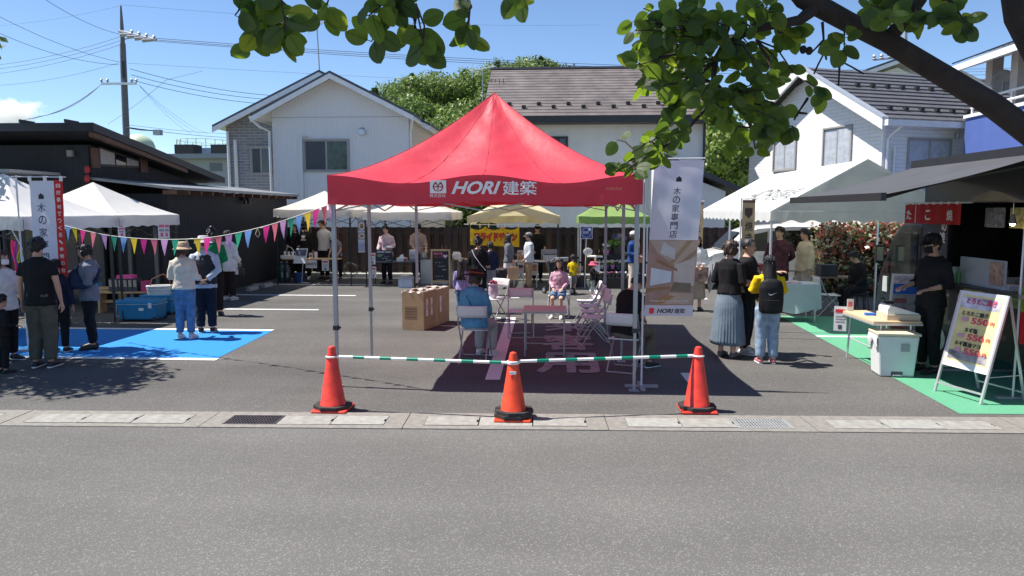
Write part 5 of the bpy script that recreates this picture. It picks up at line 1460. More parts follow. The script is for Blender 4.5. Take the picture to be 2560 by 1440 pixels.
for k, (dx_, dy_, hh) in enumerate(((0, -.5, .12), (.05, 0, .2), (-.1, .45, .15), (.1, .7, .1))):
    o = thing('display_tray', ('low', 'tall', 'mid-height', 'smallest')[k] + ' pale display tray on the stall table under the white tents', 'tray', (-9.3 + dx_, 12.3 + dy_, .702))
    put(MB().bx(-.14, .14, -.12, .12, 0, hh), 'tray', M('tray_pale', (.5, .48, .45), .6), None, o)
# middle legs of the red tent
for sx in (-1, 1):
    leg(red, sx * ((TX1 - TX0) / 2 - .05), 10.45 - (TY0 + TY1) / 2, 2.5, grey_metal, .72, .021)
# ================================================================== FAR STALLS
def small(name, label, cat, p, parts, rz=0, group=None):
    """a small thing: parts = [(part name, MB, material, smooth)]"""
    t = thing(name, label, cat, p, R(rz), group)
    for a in parts:
        put(a[1], a[0], a[2], None, t, smooth=len(a) > 3)
    return t
def sheetp(w, h, d=.002): return MB().bx(-w / 2, w / 2, -d, 0, 0, h)
def notice(label, p, w, h, head, rz=0, lines=3, txt=None, name='paper_notice', hm=None, bm=None):
    t = thing(name, label, 'notice', p, R(rz))
    put(MB().bx(-w / 2, w / 2, 0, .003, 0, h), 'sheet', paper, None, t)
    if txt:
        text(txt, hm or dark_print, t, TR(0, -.003, h * .5), h * .38, width=w * .84, bold=.02)
    else:
        put(MB().bx(-w * .4, w * .4, -.003, -.001, h * .74, h * .88), 'heading', hm or red_print, None, t)
        for k in range(lines):
            put(MB().bx(-w * .36, w * .36, -.003, -.001, h * (.58 - .11 * k), h * (.62 - .11 * k)), 'text_line', M('grey_print', (.4, .35, .36), .7), None, t)
        put(MB().bx(-w * .15, w * .15, -.003, -.001, h * .08, h * .25), 'dark_mark', dark_print, None, t)
    return t
# ---- stall 1: the 500 yen stall
YT = 21.9
xa, xb = at(712, 650, YT).x, at(850, 650, YT).x
T1 = stall_table('stall table with wooden top carrying the 500 yen sign', (xa + xb) / 2, YT, xb - xa, .5, .70)
notice('white paper sign reading 500 yen hanging from the stall table', (at(785, 655, YT).x, YT - .262, at(0, 665, YT).z), .34, .24, None, txt='500円')
notice('white price paper with red heading hanging at the end of the 500 yen table', (at(820, 655, YT).x, YT - .262, at(0, 671, YT).z), .21, .33, True)
sb = thing('menu_stand', 'white menu board on a thin slanting stand before the 500 yen stall', 'sign', (at(752, 700, 21.2).x, 21.2, 0))
zs = at(0, 655, 21.2).z; zt2 = at(0, 619, 21.2).z
put(MB().ext([(-.20, -.05, zs), (.17, -.05, zs), (.22, .06, zt2), (-.12, .06, zt2)], (0, .012, 0)), 'board', white_plastic, None, sb)
put(MB().ext([(-.15, .0, zs + (zt2 - zs) * .52), (.17, .0, zs + (zt2 - zs) * .52), (.19, .045, zt2 - .03), (-.11, .045, zt2 - .03)], (0, -.006, 0)), 'photo_print', M('menu_photo', (.12, .11, .16), .4, .6, scale=9), None, sb)
put(MB().tube([(.06, .06, zs + .02), (-.02, .12, .004)], .012, 6).tube([(-.02, .12, .02), (-.2, .2, .004)], .01, 6).tube([(-.02, .12, .02), (.18, .2, .004)], .01, 6), 'stand', alu, None, sb)
small('drinks_tray', 'white tray of cups under the silver hoop on the 500 yen table', 'tray', (at(722, 640, YT).x, YT, .701), [('tray', MB().bx(-.2, .2, -.15, .15, 0, .09), white_plastic)] + [('cup', MB().lathe([(.03, .09), (.04, .2)], 10, (x, 0, 0)), white_plastic, 1) for x in (-.12, 0, .12)])
small('card_stand', 'small card stand on the 500 yen table', 'sign', (at(780, 640, YT).x, YT - .1, .701), [('card', MB().bx(-.06, .06, 0, .01, 0, .17), M('card_pink', (.6, .5, .48), .6)), ('print', MB().bx(-.03, .03, -.003, -.001, .05, .10), dark_print)])
small('white_phone_stand', 'small white upright panel beside the card stand', 'sign', (at(791, 640, YT).x, YT - .05, .701), [('panel', MB().bx(-.045, .045, 0, .015, 0, .2), white_plastic)])
small('metal_hoop', 'bent silver hose hoop over the drinks tray', 'hose', (at(727, 640, YT).x, YT + .1, .701), [('hoop', MB().tube([(-.25 + .5 * t_, 0, .02 + .32 * math.sin(math.pi * min(1, t_ * 1.2) ** .8)) for t_ in np.linspace(0, .85, 12)], .012, 6), steel, 1)])
for k, (px, c) in enumerate(((705, (.02, .06, .04)), (718, (.03, .05, .05)))):
    small('gas_bottle', ('dark green', 'dark grey')[k] + ' gas bottle on the ground beside the 500 yen stall', 'gas bottle', (at(px, 690, 21.6).x, 21.6, 0), [('bottle', MB().lathe([(.10, .004), (.11, .03), (.11, .42), (.06, .50), (.035, .52), (.035, .58)], 14), M('bottle_%d' % k, c, .4), 1), ('valve', MB().bx(-.03, .03, -.02, .02, .58, .62), steel), ('label', MB().bx(.02, .07, -.108, -.10, .15, .3), M('grey_print', (.4, .35, .36)))])
small('blue_bucket', 'blue plastic bucket under the 500 yen table', 'bucket', (at(748, 700, 21.5).x, 21.5, 0), [('bucket', MB().lathe([(.13, .004), (.17, .30), (.165, .30), (.125, .02)], 16), M('bucket_blue', (.02, .05, .16), .45), 1), ('handle', MB().tube([(.17 * math.cos(a), -.02, .30 - .0 + .10 * -math.sin(a) * .6) for a in np.linspace(0, math.pi, 9)], .006, 5), steel)])
small('cable_coil', 'tangled coil of dark cable on the kerb between the two cream tents', 'cable', (at(880, 680, 23.2).x, 23.05, .0), [('coil', MB().tube([(.22 * math.cos(a) + .03 * math.sin(a * 3.3), .05 * math.sin(a * .7), .26 + .22 * math.sin(a) + .02 * math.cos(a * 2.1)) for a in np.linspace(0, 25, 110)], .009, 5), M('cable_dark', (.10, .10, .11), .5), 1)])
hp = thing('photo_banner', 'narrow hanging banner with food photos between the two cream tents', 'banner', (at(905, 600, 20.9).x, 20.9, at(0, 628, 20.9).z))
hz_ = at(0, 548, 20.9).z - at(0, 628, 20.9).z
put(MB().bx(-.115, .115, 0, .004, 0, hz_), 'sheet', M('banner_pale', (.62, .60, .64), .6), None, hp)
for (z0_, z1_, c) in ((.66, .98, (.30, .28, .34)), (.38, .62, (.42, .36, .36)), (.05, .3, (.40, .42, .55))):
    put(MB().bx(-.11, .11, -.003, -.001, hz_ * z0_, hz_ * z1_), 'photo_print', M('bp_%d' % int(z0_ * 100), c, .6, .25, scale=8), None, hp)
put(MB().ball((.0, -.004, hz_ * .80), (.09, .002, .11), 14, 8), 'plate_print', M('plate_white', (.75, .72, .70), .6), None, hp)
put(MB().ball((.0, -.006, hz_ * .80), (.06, .002, .075), 14, 8), 'dish_print', M('dish_brown', (.35, .18, .08), .6, .4, scale=20), None, hp)
put(MB().ball((.0, -.004, hz_ * .50), (.09, .002, .07), 14, 8), 'plate_print', M('plate_white', (.75, .72, .70), .6), None, hp)
put(MB().ball((.0, -.006, hz_ * .50), (.06, .002, .045), 14, 8), 'dish_print', M('dish_brown', (.35, .18, .08), .6), None, hp)
put(MB().tube([(0, .03, hz_ + .02), (0, .03, 2.0 - at(0, 628, 20.9).z)], .006, 5).tube([(-.12, .006, hz_), (.12, .006, hz_)], .008, 6), 'hanger', black_metal, None, hp)
# ---- stall 2: drinks
YT2 = 20.8
xa, xb = at(925, 655, YT2).x, at(1048, 655, YT2).x
T2 = stall_table('black folding table with the drink menu at the cream drink stall', (xa + xb) / 2, YT2, xb - xa, .55, .70, top=M('black_top', (.05, .05, .055), .4))
mb_ = thing('menu_board', 'small blackboard reading DRINK MENU standing on the black table', 'sign', (at(965, 650, YT2).x, YT2 - .2, .702))
put(MB().bx(-.235, .235, 0, .015, 0, .32), 'board', M('chalk_navy', (.012, .02, .035), .6), None, mb_)
text('DRINK MENU', white_print, mb_, TR(0, -.004, .27), .045, width=.40, bold=.02)
for k in range(4):
    text(('コーヒー', 'ジュース', 'お茶', '¥200')[k], M('chalk', (.55, .55, .5)), mb_, TR((-.08, .06, .02, .12)[k], -.004, .20 - .055 * k), .032, width=.16)
put(MB().bx(-.21, -.05, -.003, -.001, .17, .19).bx(-.2, -.08, -.003, -.001, .13, .145), 'chalk_stroke', M('chalk_green', (.25, .45, .2)), None, mb_)
notice('white notice with dark mark beside the drink menu', (at(938, 650, YT2).x, YT2 - .285, at(0, 655, YT2).z), .15, .32, True)
notice('white notice hanging below the one beside the drink menu', (at(940, 680, YT2).x, YT2 - .29, at(0, 686, YT2).z), .16, .30, True)
small('cup_basket', 'white basket of cups and tissues on the drink table', 'basket', (at(1005, 650, YT2).x, YT2, .701), [('basket', MB().bx(-.13, .13, -.12, .12, 0, .10), white_plastic), ('tissue', MB().ext([(-.08, 0, .1), (.05, 0, .1), (.02, 0, .2), (-.05, 0, .17)], (0, .06, 0)), paper)])
small('red_cup', 'small red cup on the drink table', 'cup', (at(1015, 650, YT2).x, YT2 - .15, .701), [('cup', MB().lathe([(.025, 0), (.035, .09)], 10), red_print, 1)])
small('drink_dispenser', 'clear-topped white drink dispenser on the drink table', 'dispenser', (at(1032, 650, YT2).x, YT2, .701), [('tank', MB().lathe([(.085, .08), (.10, .12), (.10, .30), (.07, .33)], 16), M('dispenser_milky', (.55, .56, .58), .25), 1), ('base', MB().lathe([(.10, 0), (.09, .08)], 16), M('disp_grey', (.25, .25, .26)), 1), ('label', MB().bx(-.06, .06, -.108, -.1, .14, .2), M('grey_print', (.4, .35, .36)))])
small('cool_box', 'pale blue-white cool box on the ground under the drink table', 'cooler', (at(1018, 715, 20.5).x, 20.35, 0), [('body', MB().bx(-.19, .19, -.14, .14, .004, .24), M('icebox_pale', (.55, .62, .70), .5)), ('lid', MB().bx(-.2, .2, -.15, .15, .245, .30), M('icebox_lid', (.45, .45, .47), .5)), ('handle', MB().tube([(-.12, -.15, .30), (-.10, -.16, .34), (.10, -.16, .34), (.12, -.15, .30)], .01, 6), grey_metal)])
x0, x1 = at(1050, 700, 21.2).x, at(1128, 700, 21.2).x
ct = thing('steel_counter', 'pale steel-fronted counter behind the drink stall chalkboard', 'counter', ((x0 + x1) / 2, 21.3, 0))
w_ = (x1 - x0) / 2
put(MB().bx(-w_, w_, 0, .5, .004, .72), 'front_panel', M('counter_steel', (.50, .50, .52), .3, .05, metal=.3), None, ct)
put(MB().bx(-w_ - .02, w_ + .02, -.02, .52, .722, .75), 'counter_top', black_metal, None, ct)
small('cooking_pot', 'steel pot on the pale steel counter', 'pot', (at(1058, 640, 21.4).x, 21.5, .752), [('pot', MB().lathe([(.11, 0), (.12, .16), (.11, .16)], 16), steel, 1), ('handle', MB().tube([(-.12, 0, .15), (-.13, 0, .3), (.13, 0, .3), (.12, 0, .15)], .006, 5), steel)])
stall_table('low side table with warmers behind the chalkboard', at(1140, 660, 21.6).x, 21.7, .8, .5, .72, top=wood_light)
small('rice_warmer', 'white rounded warmer on the side table behind the chalkboard', 'warmer', (at(1140, 640, 21.6).x, 21.65, .722), [('body', MB().lathe([(.14, 0), (.15, .10), (.15, .14), (.10, .20)], 16), white_plastic, 1), ('base', MB().bx(-.2, .2, -.14, .14, -.0, .02), white_plastic)])
small('grill_box', 'dark metal grill box on the side table behind the chalkboard', 'grill', (at(1116, 640, 21.6).x, 21.7, .722), [('box', MB().bx(-.2, .2, -.15, .15, 0, .2), M('grill_dark', (.09, .08, .07), .4, metal=.6))] + [('bottle', MB().lathe([(.03, .2), (.03, .34), (.01, .40)], 8, (x, .05, 0)), M('bottle_br', (.10, .06, .03), .3), 1) for x in (-.15, -.03, .1)])
cbp = at(1100, 715, 19.6)
chb = thing('chalkboard_sign', 'standing chalkboard with light wood frame and pink heading', 'sign', (G(1102, 721).x, G(1102, 721).y, 0), R(3))
hb = at(0, 622, 19.7).z; wb = .245
for sx in (-1, 1):
    put(MB().bx(sx * wb - .022, sx * wb + .022, -.015, .015, 0.003, hb), 'frame_post', wood_light, None, chb)
put(MB().bx(-wb + .022, wb - .022, -.012, .012, hb - .05, hb), 'frame_rail', wood_light, None, chb)
put(MB().bx(-wb + .022, wb - .022, -.012, .012, .18, .22), 'frame_rail', wood_light, None, chb)
put(MB().bx(-wb + .022, wb - .022, -.006, .006, .22, hb - .05), 'slate', M('chalk_slate', (.012, .016, .016), .6), None, chb)
text('BRAVE', pink_print, chb, TR(-.06, -.009, hb - .12), .07, width=.24, bold=.03)
text('ブレイブ', pink_print, chb, TR(-.06, -.009, hb - .21), .055, width=.22)
ht = MB(); ht.poly([(.13 + .062 * (16 * math.sin(t_) ** 3) / 16, -.009, hb - .19 + .06 * (13 * math.cos(t_) - 5 * math.cos(2 * t_) - 2 * math.cos(3 * t_) - math.cos(4 * t_)) / 16) for t_ in np.linspace(0, 2 * math.pi, 28)[:-1]])
put(ht, 'heart', M('heart_pink', (.78, .45, .58)), None, chb)
for k, s_ in enumerate(('コーヒー', 'カフェオレ', '¥300', 'ジュース', 'レモネード', '¥200')):
    text(s_, M('chalk', (.55, .55, .5)), chb, TR((-.05, .03, .1, -.03, .0, .1)[k], -.009, hb - .36 - .10 * k - (.08 if k > 2 else 0)), .04, width=.2 if k % 3 != 2 else .1)
put(MB().tube([(-.2, .02, hb - .1), (-.18, .42, .004)], .012, 6).tube([(.2, .02, hb - .1), (.18, .42, .004)], .012, 6), 'rear_leg', wood_light, None, chb)
# ---- stall 3: fried chicken
YFc = 20.9
fc = thing('fried_chicken_banner', 'wavy yellow cloth banner with red lettering behind the fried chicken customers', 'banner', (at(1240, 600, YFc).x, YFc, 0))
fx = lambda px: at(px, 600, YFc).x - at(1240, 600, YFc).x
fz = lambda py: at(1240, py, YFc).z
ff = bfn(4.0, .02)
def topz(u): return fz(566) - .10 * abs(math.sin(u * math.pi * 3)) ** .7
put(MB().grid(lambda u, v: (fx(1172) + (fx(1298) - fx(1172)) * u, ff(fx(1172) + 1.4 * u, v), (fz(612) - .06 * u) + (topz(u) - fz(612) + .06 * u) * v), 30, 8), 'yellow_cloth', M('banner_yellow', (.80, .52, .02), .6, .06, trans=.35), None, fc, smooth=True, ang=0)
fr_print = M('fried_red', (.62, .03, .02), .6)
o = text('フライドチキン', black_print, fc, TR(fx(1240), -.062, fz(592)), .27, width=1.22, bold=.09)
o = text('フライドチキン', fr_print, fc, TR(fx(1240), -.068, fz(592)), .25, width=1.18, bold=.05)
o = text('カラッとジューシー', black_print, fc, TR(fx(1240), -.06, fz(573)), .09, width=.6, bold=.02)
put(MB().tube([(fx(1160), .02, fz(561)), (fx(1400), .02, fz(565))], .012, 6), 'cross_rail', alu, None, fc)
for px in (1175, 1200, 1222, 1245, 1262, 1296):
    put(MB().bx(fx(px) - .012, fx(px) + .012, -.004, .02, fz(569), fz(559)), 'cloth_tie', white_print, None, fc)
YT3 = 21.0
stall_table('white stall table of the fried chicken stall', at(1330, 660, YT3).x, YT3, 1.2, .5, .72, top=white_plastic, legm=alu)
hfry = thing('fryer_screen', 'grey splash screen round the fryer on the chicken stall table', 'screen', (at(1375, 640, 21.2).x, 21.25, .722))
put(MB().bx(-.25, .25, .12, .135, 0, .30).bx(-.25, -.235, -.15, .119, 0, .28).bx(.235, .25, -.15, .119, 0, .28), 'panel', M('screen_grey', (.40, .38, .40), .4, metal=.3), None, hfry)
put(MB().bx(-.2, .2, -.12, .1, .003, .14), 'fryer', steel, None, hfry)
def picture_board(label, px, py0, py1, Y, w, frame, rz=0, standing=True, seed=0):
    z0_, z1_ = at(px, py1, Y).z, at(px, py0, Y).z
    t = thing('picture_board', label, 'sign', (at(px, py1, Y).x, Y, 0 if standing else z0_), R(rz))
    zb = z0_ if standing else 0; h_ = z1_ - z0_
    put(MB().bx(-w / 2, w / 2, 0, .015, zb, zb + h_), 'board', white_plastic if frame == 0 else wood_light, None, t)
    put(MB().bx(-w * .43, w * .43, -.004, -.0005, zb + h_ * .35, zb + h_ * .92), 'food_photo', M('food_%d' % seed, (.55, .25, .12), .5, .7, scale=11), None, t)
    put(MB().bx(-w * .40, w * .40, -.004, -.0005, zb + h_ * .06, zb + h_ * .28), 'text_block', M('cream_print', (.7, .62, .45), .6, .3, scale=30), None, t)
    if standing:
        put(MB().tube([(-w * .35, .02, zb + .02), (-w * .4, .12, .003)], .010, 6).tube([(w * .35, .02, zb + .02), (w * .4, .12, .003)], .010, 6).tube([(-w * .35, .0, zb + .02), (-w * .35, -.04, .003)], .010, 6).tube([(w * .35, 0, zb + .02), (w * .35, -.04, .003)], .010, 6), 'legs', alu, None, t)
    return t
picture_board('white picture board of chicken with notice below, behind the girl in jacket', 1302, 626, 662, 20.4, .20, 0, seed=1)
picture_board('larger white picture board at the end of the chicken table', 1334, 658, 688, 20.5, .24, 0, seed=2)
notice('white notice with red heading below the chicken picture board', (at(1302, 680, 20.38).x, 20.36, at(0, 684, 20.38).z), .17, .22, True)
small('black_crate', 'black stacked crates with foam trays beside the waiting customers', 'crate', (at(1252, 700, 21.4).x, 21.4, 0), [('crate', MB().bx(-.25, .25, -.2, .2, .004, .22).bx(-.24, .24, -.19, .19, .225, .42), M('crate_black', (.025, .025, .028), .5)), ('tray', MB().bx(-.15, .1, -.12, .1, .425, .48), white_plastic), ('lid', MB().bx(-.05, .12, -.1, .05, .482, .51), M('lid_red', (.5, .05, .05), .5))])
# ---- push chair
st = thing('pushchair', 'dark pushchair with grey hood standing beside the chicken stall', 'pushchair', (G(1396, 730).x, 18.9, 0), R(35))
put(MB().grid(lambda u, v: (-.2 + .4 * u, .10 - .25 * math.sin(v * 2.2), .78 + .22 * math.sin(.4 + v * 2.2) - .05), 8, 10), 'hood', M('hood_grey', (.35, .34, .36), .7), None, st, smooth=True, solid=.01)
put(MB().ext([(-.18, .14, .35), (-.18, -.2, .38), (-.18, -.22, .45), (-.18, .08, .45), (-.18, .2, .85), (-.18, .26, .83)], (.36, 0, 0)), 'seat', M('seat_black', (.02, .02, .022), .7), None, st)
for sx in (-.22, .22):
    put(MB().tube([(sx, -.32, .1), (sx, .05, .5), (sx, .35, .95), (sx * .9, .42, 1.0)], .012, 6), 'frame', black_metal, None, st, smooth=True)
    put(MB().tube([(sx, .32, .1), (sx, .0, .5)], .012, 6), 'frame', black_metal, None, st)
    for sy in (-.32, .32):
        w = put(MB().tube([(sx - .02, sy, .095), (sx + .02, sy, .095)], .095, 16), 'wheel', M('tyre', (.02, .02, .02), .7), None, st)
        put(MB().tube([(sx - .024, sy, .095), (sx + .024, sy, .095)], .055, 12), 'hub', steel, None, w)
put(MB().tube([(-.2, .42, 1.0), (.2, .42, 1.0)], .014, 8), 'handle', black_metal, None, st)
# ---- stall 4: flowers
sg = thing('stall_sign', 'square indigo sign with white ring and flower on a slim post', 'sign', (G(1460, 716).x, 20.4, 0))
zs0, zs1 = at(1465, 597, 20.4).z, at(1465, 566, 20.4).z; xs = at(1466, 580, 20.4).x - G(1460, 716).x
put(MB().bx(xs - .165, xs + .165, -.01, .0, zs0, zs1), 'border', white_print, None, sg)
put(MB().bx(xs - .152, xs + .152, -.013, -.0105, zs0 + .013, zs1 - .013), 'panel', M('indigo', (.03, .05, .22), .5), None, sg)
rg = MB()
for k in range(28):
    a0, a1 = 2 * math.pi * k / 28, 2 * math.pi * (k + 1) / 28; zc_ = (zs0 + zs1) / 2
    rg.poly([(xs + r_0 * math.cos(a), -.0155, zc_ + r_0 * math.sin(a)) for r_0, a in ((.135, a0), (.135, a1), (.127, a1), (.127, a0))])
put(rg, 'ring', white_print, None, sg)
text('花衣', white_print, sg, TR(xs - .02, -.016, (zs0 + zs1) / 2 + .005), .075, width=.17, bold=.01)
fw = MB()
for k in range(5): fw.ball((xs + .085 + .025 * math.cos(k * 1.257), -.017, (zs0 + zs1) / 2 + .09 + .025 * math.sin(k * 1.257)), (.02, .002, .02), 8, 6)
put(fw, 'flower_mark', white_print, None, sg)
put(MB().tube([(0, 0, .003), (xs, .005, zs0 + .05)], .013, 6), 'post', alu, None, sg)
put(MB().bx(-.2, .2, -.02, .02, .002, .02).bx(-.02, .02, -.2, -.021, .002, .019), 'foot', grey_metal, None, sg)
x0, x1 = at(1500, 700, 20.6).x, at(1563, 700, 20.6).x
fs = thing('flower_shelf', 'black tiered display stand of the flower stall', 'shelf', ((x0 + x1) / 2, 20.7, 0))
ws_ = (x1 - x0) / 2 + .05
for k, (y, z) in enumerate(((-.25, .30), (.0, .52), (.3, .88))):
    put(MB().bx(-ws_, ws_, y - .14, y + .14, z - .03, z), 'tier', M('shelf_black', (.025, .022, .022), .6), None, fs)
put(MB().bx(-ws_, ws_, .14, .16, .003, .85), 'back_panel', M('shelf_black', (.025, .022, .022), .6), None, fs)
put(MB().bx(-ws_, ws_, -.37, -.35, .003, .27), 'front_panel', M('shelf_black', (.025, .022, .022), .6), None, fs)
fcol = [(.70, .62, .60), (.75, .70, .45), (.50, .18, .40), (.60, .10, .15), (.72, .66, .70), (.30, .18, .50)]
pots = [(.10, .08, .10), (.62, .25, .50), (.10, .10, .13), (.5, .5, .52)]
r5 = np.random.default_rng(8)
def posy(label, x, y, z, s, col, pot, group, n=8):
    t = thing('potted_flowers', label, 'flowers', (x, y, z), 0, group)
    put(MB().lathe([(.045 * s, 0), (.065 * s, .10 * s), (.055 * s, .10 * s)], 10), 'pot', M('pot_%.2f' % sum(pot), pot, .6), None, t, smooth=True)
    f = MB(); g = MB()
    for k in range(n):
        an, rr = r5.uniform(0, 6.28), .07 * s * math.sqrt(r5.uniform(0, 1))
        f.ball((rr * math.cos(an), rr * math.sin(an), (.15 + r5.uniform(0, .05)) * s), (.03 * s, .03 * s, .022 * s), 7, 5)
    for k in range(8):
        an = k * .8; g.poly([(0, 0, .09 * s), (.05 * s * math.cos(an), .05 * s * math.sin(an), .15 * s), (.10 * s * math.cos(an + .2), .10 * s * math.sin(an + .2), .11 * s), (.05 * s * math.cos(an + .4), .05 * s * math.sin(an + .4), .10 * s)])
    put(g, 'leaves', M('plant_green', (.07, .15, .03), .6, .3), None, t)
    put(f, 'blossom', M('bloom_%.2f' % (col[0] + 3 * col[1]), col, .7, .15), None, t, smooth=True)
cxs = (x0 + x1) / 2
for k in range(7):
    posy('small pot of %s flowers on the lowest tier of the flower stand' % ('pale', 'cream', 'plum', 'red', 'white', 'violet', 'blush')[k], cxs - ws_ + .07 + k * (2 * ws_ - .14) / 6, 20.45, .301, .8, fcol[k % 6], pots[0], 'flower pots on the lowest tier')
for k in range(5):
    posy('wrapped pot of %s flowers on the middle tier of the flower stand' % ('white', 'cream', 'yellow-white', 'pale', 'mixed')[k], cxs - ws_ + .09 + k * (2 * ws_ - .18) / 4, 20.7, .521, 1.15, fcol[(0, 1, 1, 4, 0)[k]], pots[(3, 2, 1, 2, 2)[k]], 'flower pots on the middle tier')
posy('pink basket of flowers on the top tier of the flower stand', at(1515, 640, 21).x, 21.0, .881, 1.6, (.70, .6, .6), (.62, .25, .50), 'flower pots on the top tier', 10)
hy = thing('hydrangea', 'large violet hydrangea in a dark pot on the top tier', 'flowers', (at(1543, 640, 21).x, 21.02, .881))
put(MB().lathe([(.13, 0), (.17, .24), (.15, .24)], 14), 'pot', M('pot_dark', (.03, .03, .035), .5), None, hy, smooth=True)
V, Fq, MI = leaf_cloud([(-.1, 0, .34), (.1, 0, .34), (0, -.05, .40), (-.2, 0, .30)], [.15, .15, .14, .1], 70, .05, lambda c, n, r: np.zeros(n), 6)
o = bpy.data.objects.new('leaves', cloud_mesh('leaves', V, Fq, MI, [M('plant_green2', (.14, .24, .05), .6, .3)])); C.objects.link(o); o.parent = hy
for k, (x, z, c) in enumerate(((-.08, .52, (.14, .08, .36)), (.06, .54, (.40, .32, .62)), (.17, .48, (.30, .20, .50)), (.0, .47, (.45, .35, .62)))):
    V, Fq, MI = leaf_cloud([(x, -.04, z)], [.085], 60, .028, lambda c_, n, r: np.zeros(n), 10 + k)
    o = bpy.data.objects.new('flower_head', cloud_mesh('flower_head', V, Fq, MI, [M('hyd_%d' % k, c, .7, .1)])); C.objects.link(o); o.parent = hy
notice('white notice with red line leaning on the flower stand front', (at(1490, 680, 20.25).x, 20.25, at(0, 677, 20.25).z), .20, .34, True)
stall_table('narrow white-topped side table beside the flower stand', at(1487, 650, 20.7).x, 20.7, .42, .5, .88, top=white_plastic)
small('round_white_plaque', 'round white scalloped plaque on the flower stall side table', 'sign', (at(1470, 650, 20.4).x, 20.5, .882), [('plaque', MB().ball((0, 0, .12), (.13, .012, .11), 18, 10), M('plaque_white', (.7, .68, .62), .5), 1), ('petal_mark', MB().ball((-.04, -.012, .12), (.03, .004, .03), 8, 6).ball((.05, -.012, .12), (.025, .004, .025), 8, 6), M('grey_print', (.4, .35, .36)), 1)])
small('black_stool', 'low black stool with wooden box beside the flower stall sign', 'stool', (at(1448, 700, 21.0).x, 21.0, 0), [('seat', MB().bx(-.16, .16, -.15, .15, .4, .44), black_metal)] + [('leg', MB().bx(sx * .14 - .012, sx * .14 + .012, sy * .13 - .012, sy * .13 + .012, .003, .4), black_metal) for sx in (-1, 1) for sy in (-1, 1)] + [('wooden_box', MB().bx(-.1, .1, -.1, .1, .442, .56), wood_light)])
small('dark_planter', 'tall black planter bucket below the flower stall stool', 'planter', (at(1452, 715, 20.5).x, 20.55, 0), [('bucket', MB().lathe([(.14, .004), (.17, .34), (.15, .34)], 14), M('pot_dark', (.03, .03, .035)), 1)])
# ================================================================== RIGHT SIDE
# white van behind the marquee
YV = 20.2
vx0 = at(1752, 650, YV).x
van = thing('white_van', 'white minivan with dark windows parked behind the marquee', 'van', (vx0, YV, 0))
prof = [(0.02, .32), (0.0, .62), (.08, .88), (.25, .98), (.62, 1.06), (1.10, 1.55), (1.45, 1.70), (2.4, 1.76), (3.6, 1.74), (4.25, 1.66), (4.42, 1.35), (4.48, .80), (4.45, .32)]
m_van = M('van_white', (.74, .73, .70), .25, .02, coat=.6)
vb = MB()
secs = [(0, .12, .94), (.05, .03, .985), (.25, 0, 1.0), (1.45, 0, 1.0), (1.65, .03, .985), (1.7, .12, .94)]
pv = [Vector((x, 0, z)) for x, z in prof]
rows_ = []
for (y, ins_, sc_) in secs:
    rows_.append([(2.24 + (p.x - 2.24) * sc_, y, .9 + (p.z - .9) * sc_) for p in pv])
n_ = len(pv)
vb.add([v for r_ in rows_ for v in r_], [(j * n_ + i, (j + 1) * n_ + i, (j + 1) * n_ + (i + 1) % n_, j * n_ + (i + 1) % n_) for j in range(5) for i in range(n_)] + [tuple(range(n_)), tuple(reversed(range(5 * n_, 6 * n_)))])
body = put(vb, 'body', m_van, None, van, smooth=True, ang=30)
m_vg = glass('van_glass', (.008, .009, .011))
for nm, pts in (('front_window', [(.80, 1.06), (1.18, 1.46), (1.75, 1.58), (1.75, 1.05)]), ('rear_door_window', [(1.82, 1.05), (1.82, 1.59), (3.0, 1.62), (3.0, 1.05)]), ('quarter_window', [(3.07, 1.05), (3.07, 1.62), (4.05, 1.58), (4.28, 1.10)])):
    put(MB().ext([(x, -.006 - .0, z) for x, z in pts], (0, .03, 0)), nm, m_vg, None, van)
put(MB().ext([(.60, .22, 1.08), (1.06, .22, 1.54), (1.06, 1.48, 1.54), (.60, 1.48, 1.08)], (-.02, 0, .02)), 'windscreen', m_vg, None, van)
put(MB().ball((.92, -.10, 1.10), (.07, .10, .08), 12, 8), 'mirror', m_van, None, van, smooth=True)
put(MB().bx(.35, 4.4, -.012, -.002, .50, .54), 'side_strip', M('strip_grey', (.3, .3, .3)), None, van)
for x in (1.78, 3.03): put(MB().bx(x - .004, x + .004, -.004, .01, .42, 1.62), 'door_gap', black_metal, None, van)
for x in (1.6, 2.85): put(MB().bx(x - .07, x + .07, -.03, -.001, .90, .93), 'door_handle', M('handle_chrome', (.6, .6, .6), .2, metal=.8), None, van)
put(MB().ext([(.06, .01, .72), (.05, .01, .86), (.30, -.004, .92), (.30, -.004, .80)], (0, .1, 0)), 'headlight', M('lamp_glass', (.55, .58, .6), .1), None, van)
for x in (.85, 3.6):
    for y in (.10, 1.60):
        w = put(MB().tube([(x, y - .11, .32), (x, y + .11, .32)], .32, 24), 'wheel', M('tyre', (.02, .02, .02), .7), None, van, smooth=True)
        put(MB().tube([(x, y - .118, .32), (x, y + .118, .32)], .2, 16), 'rim', steel, None, w)
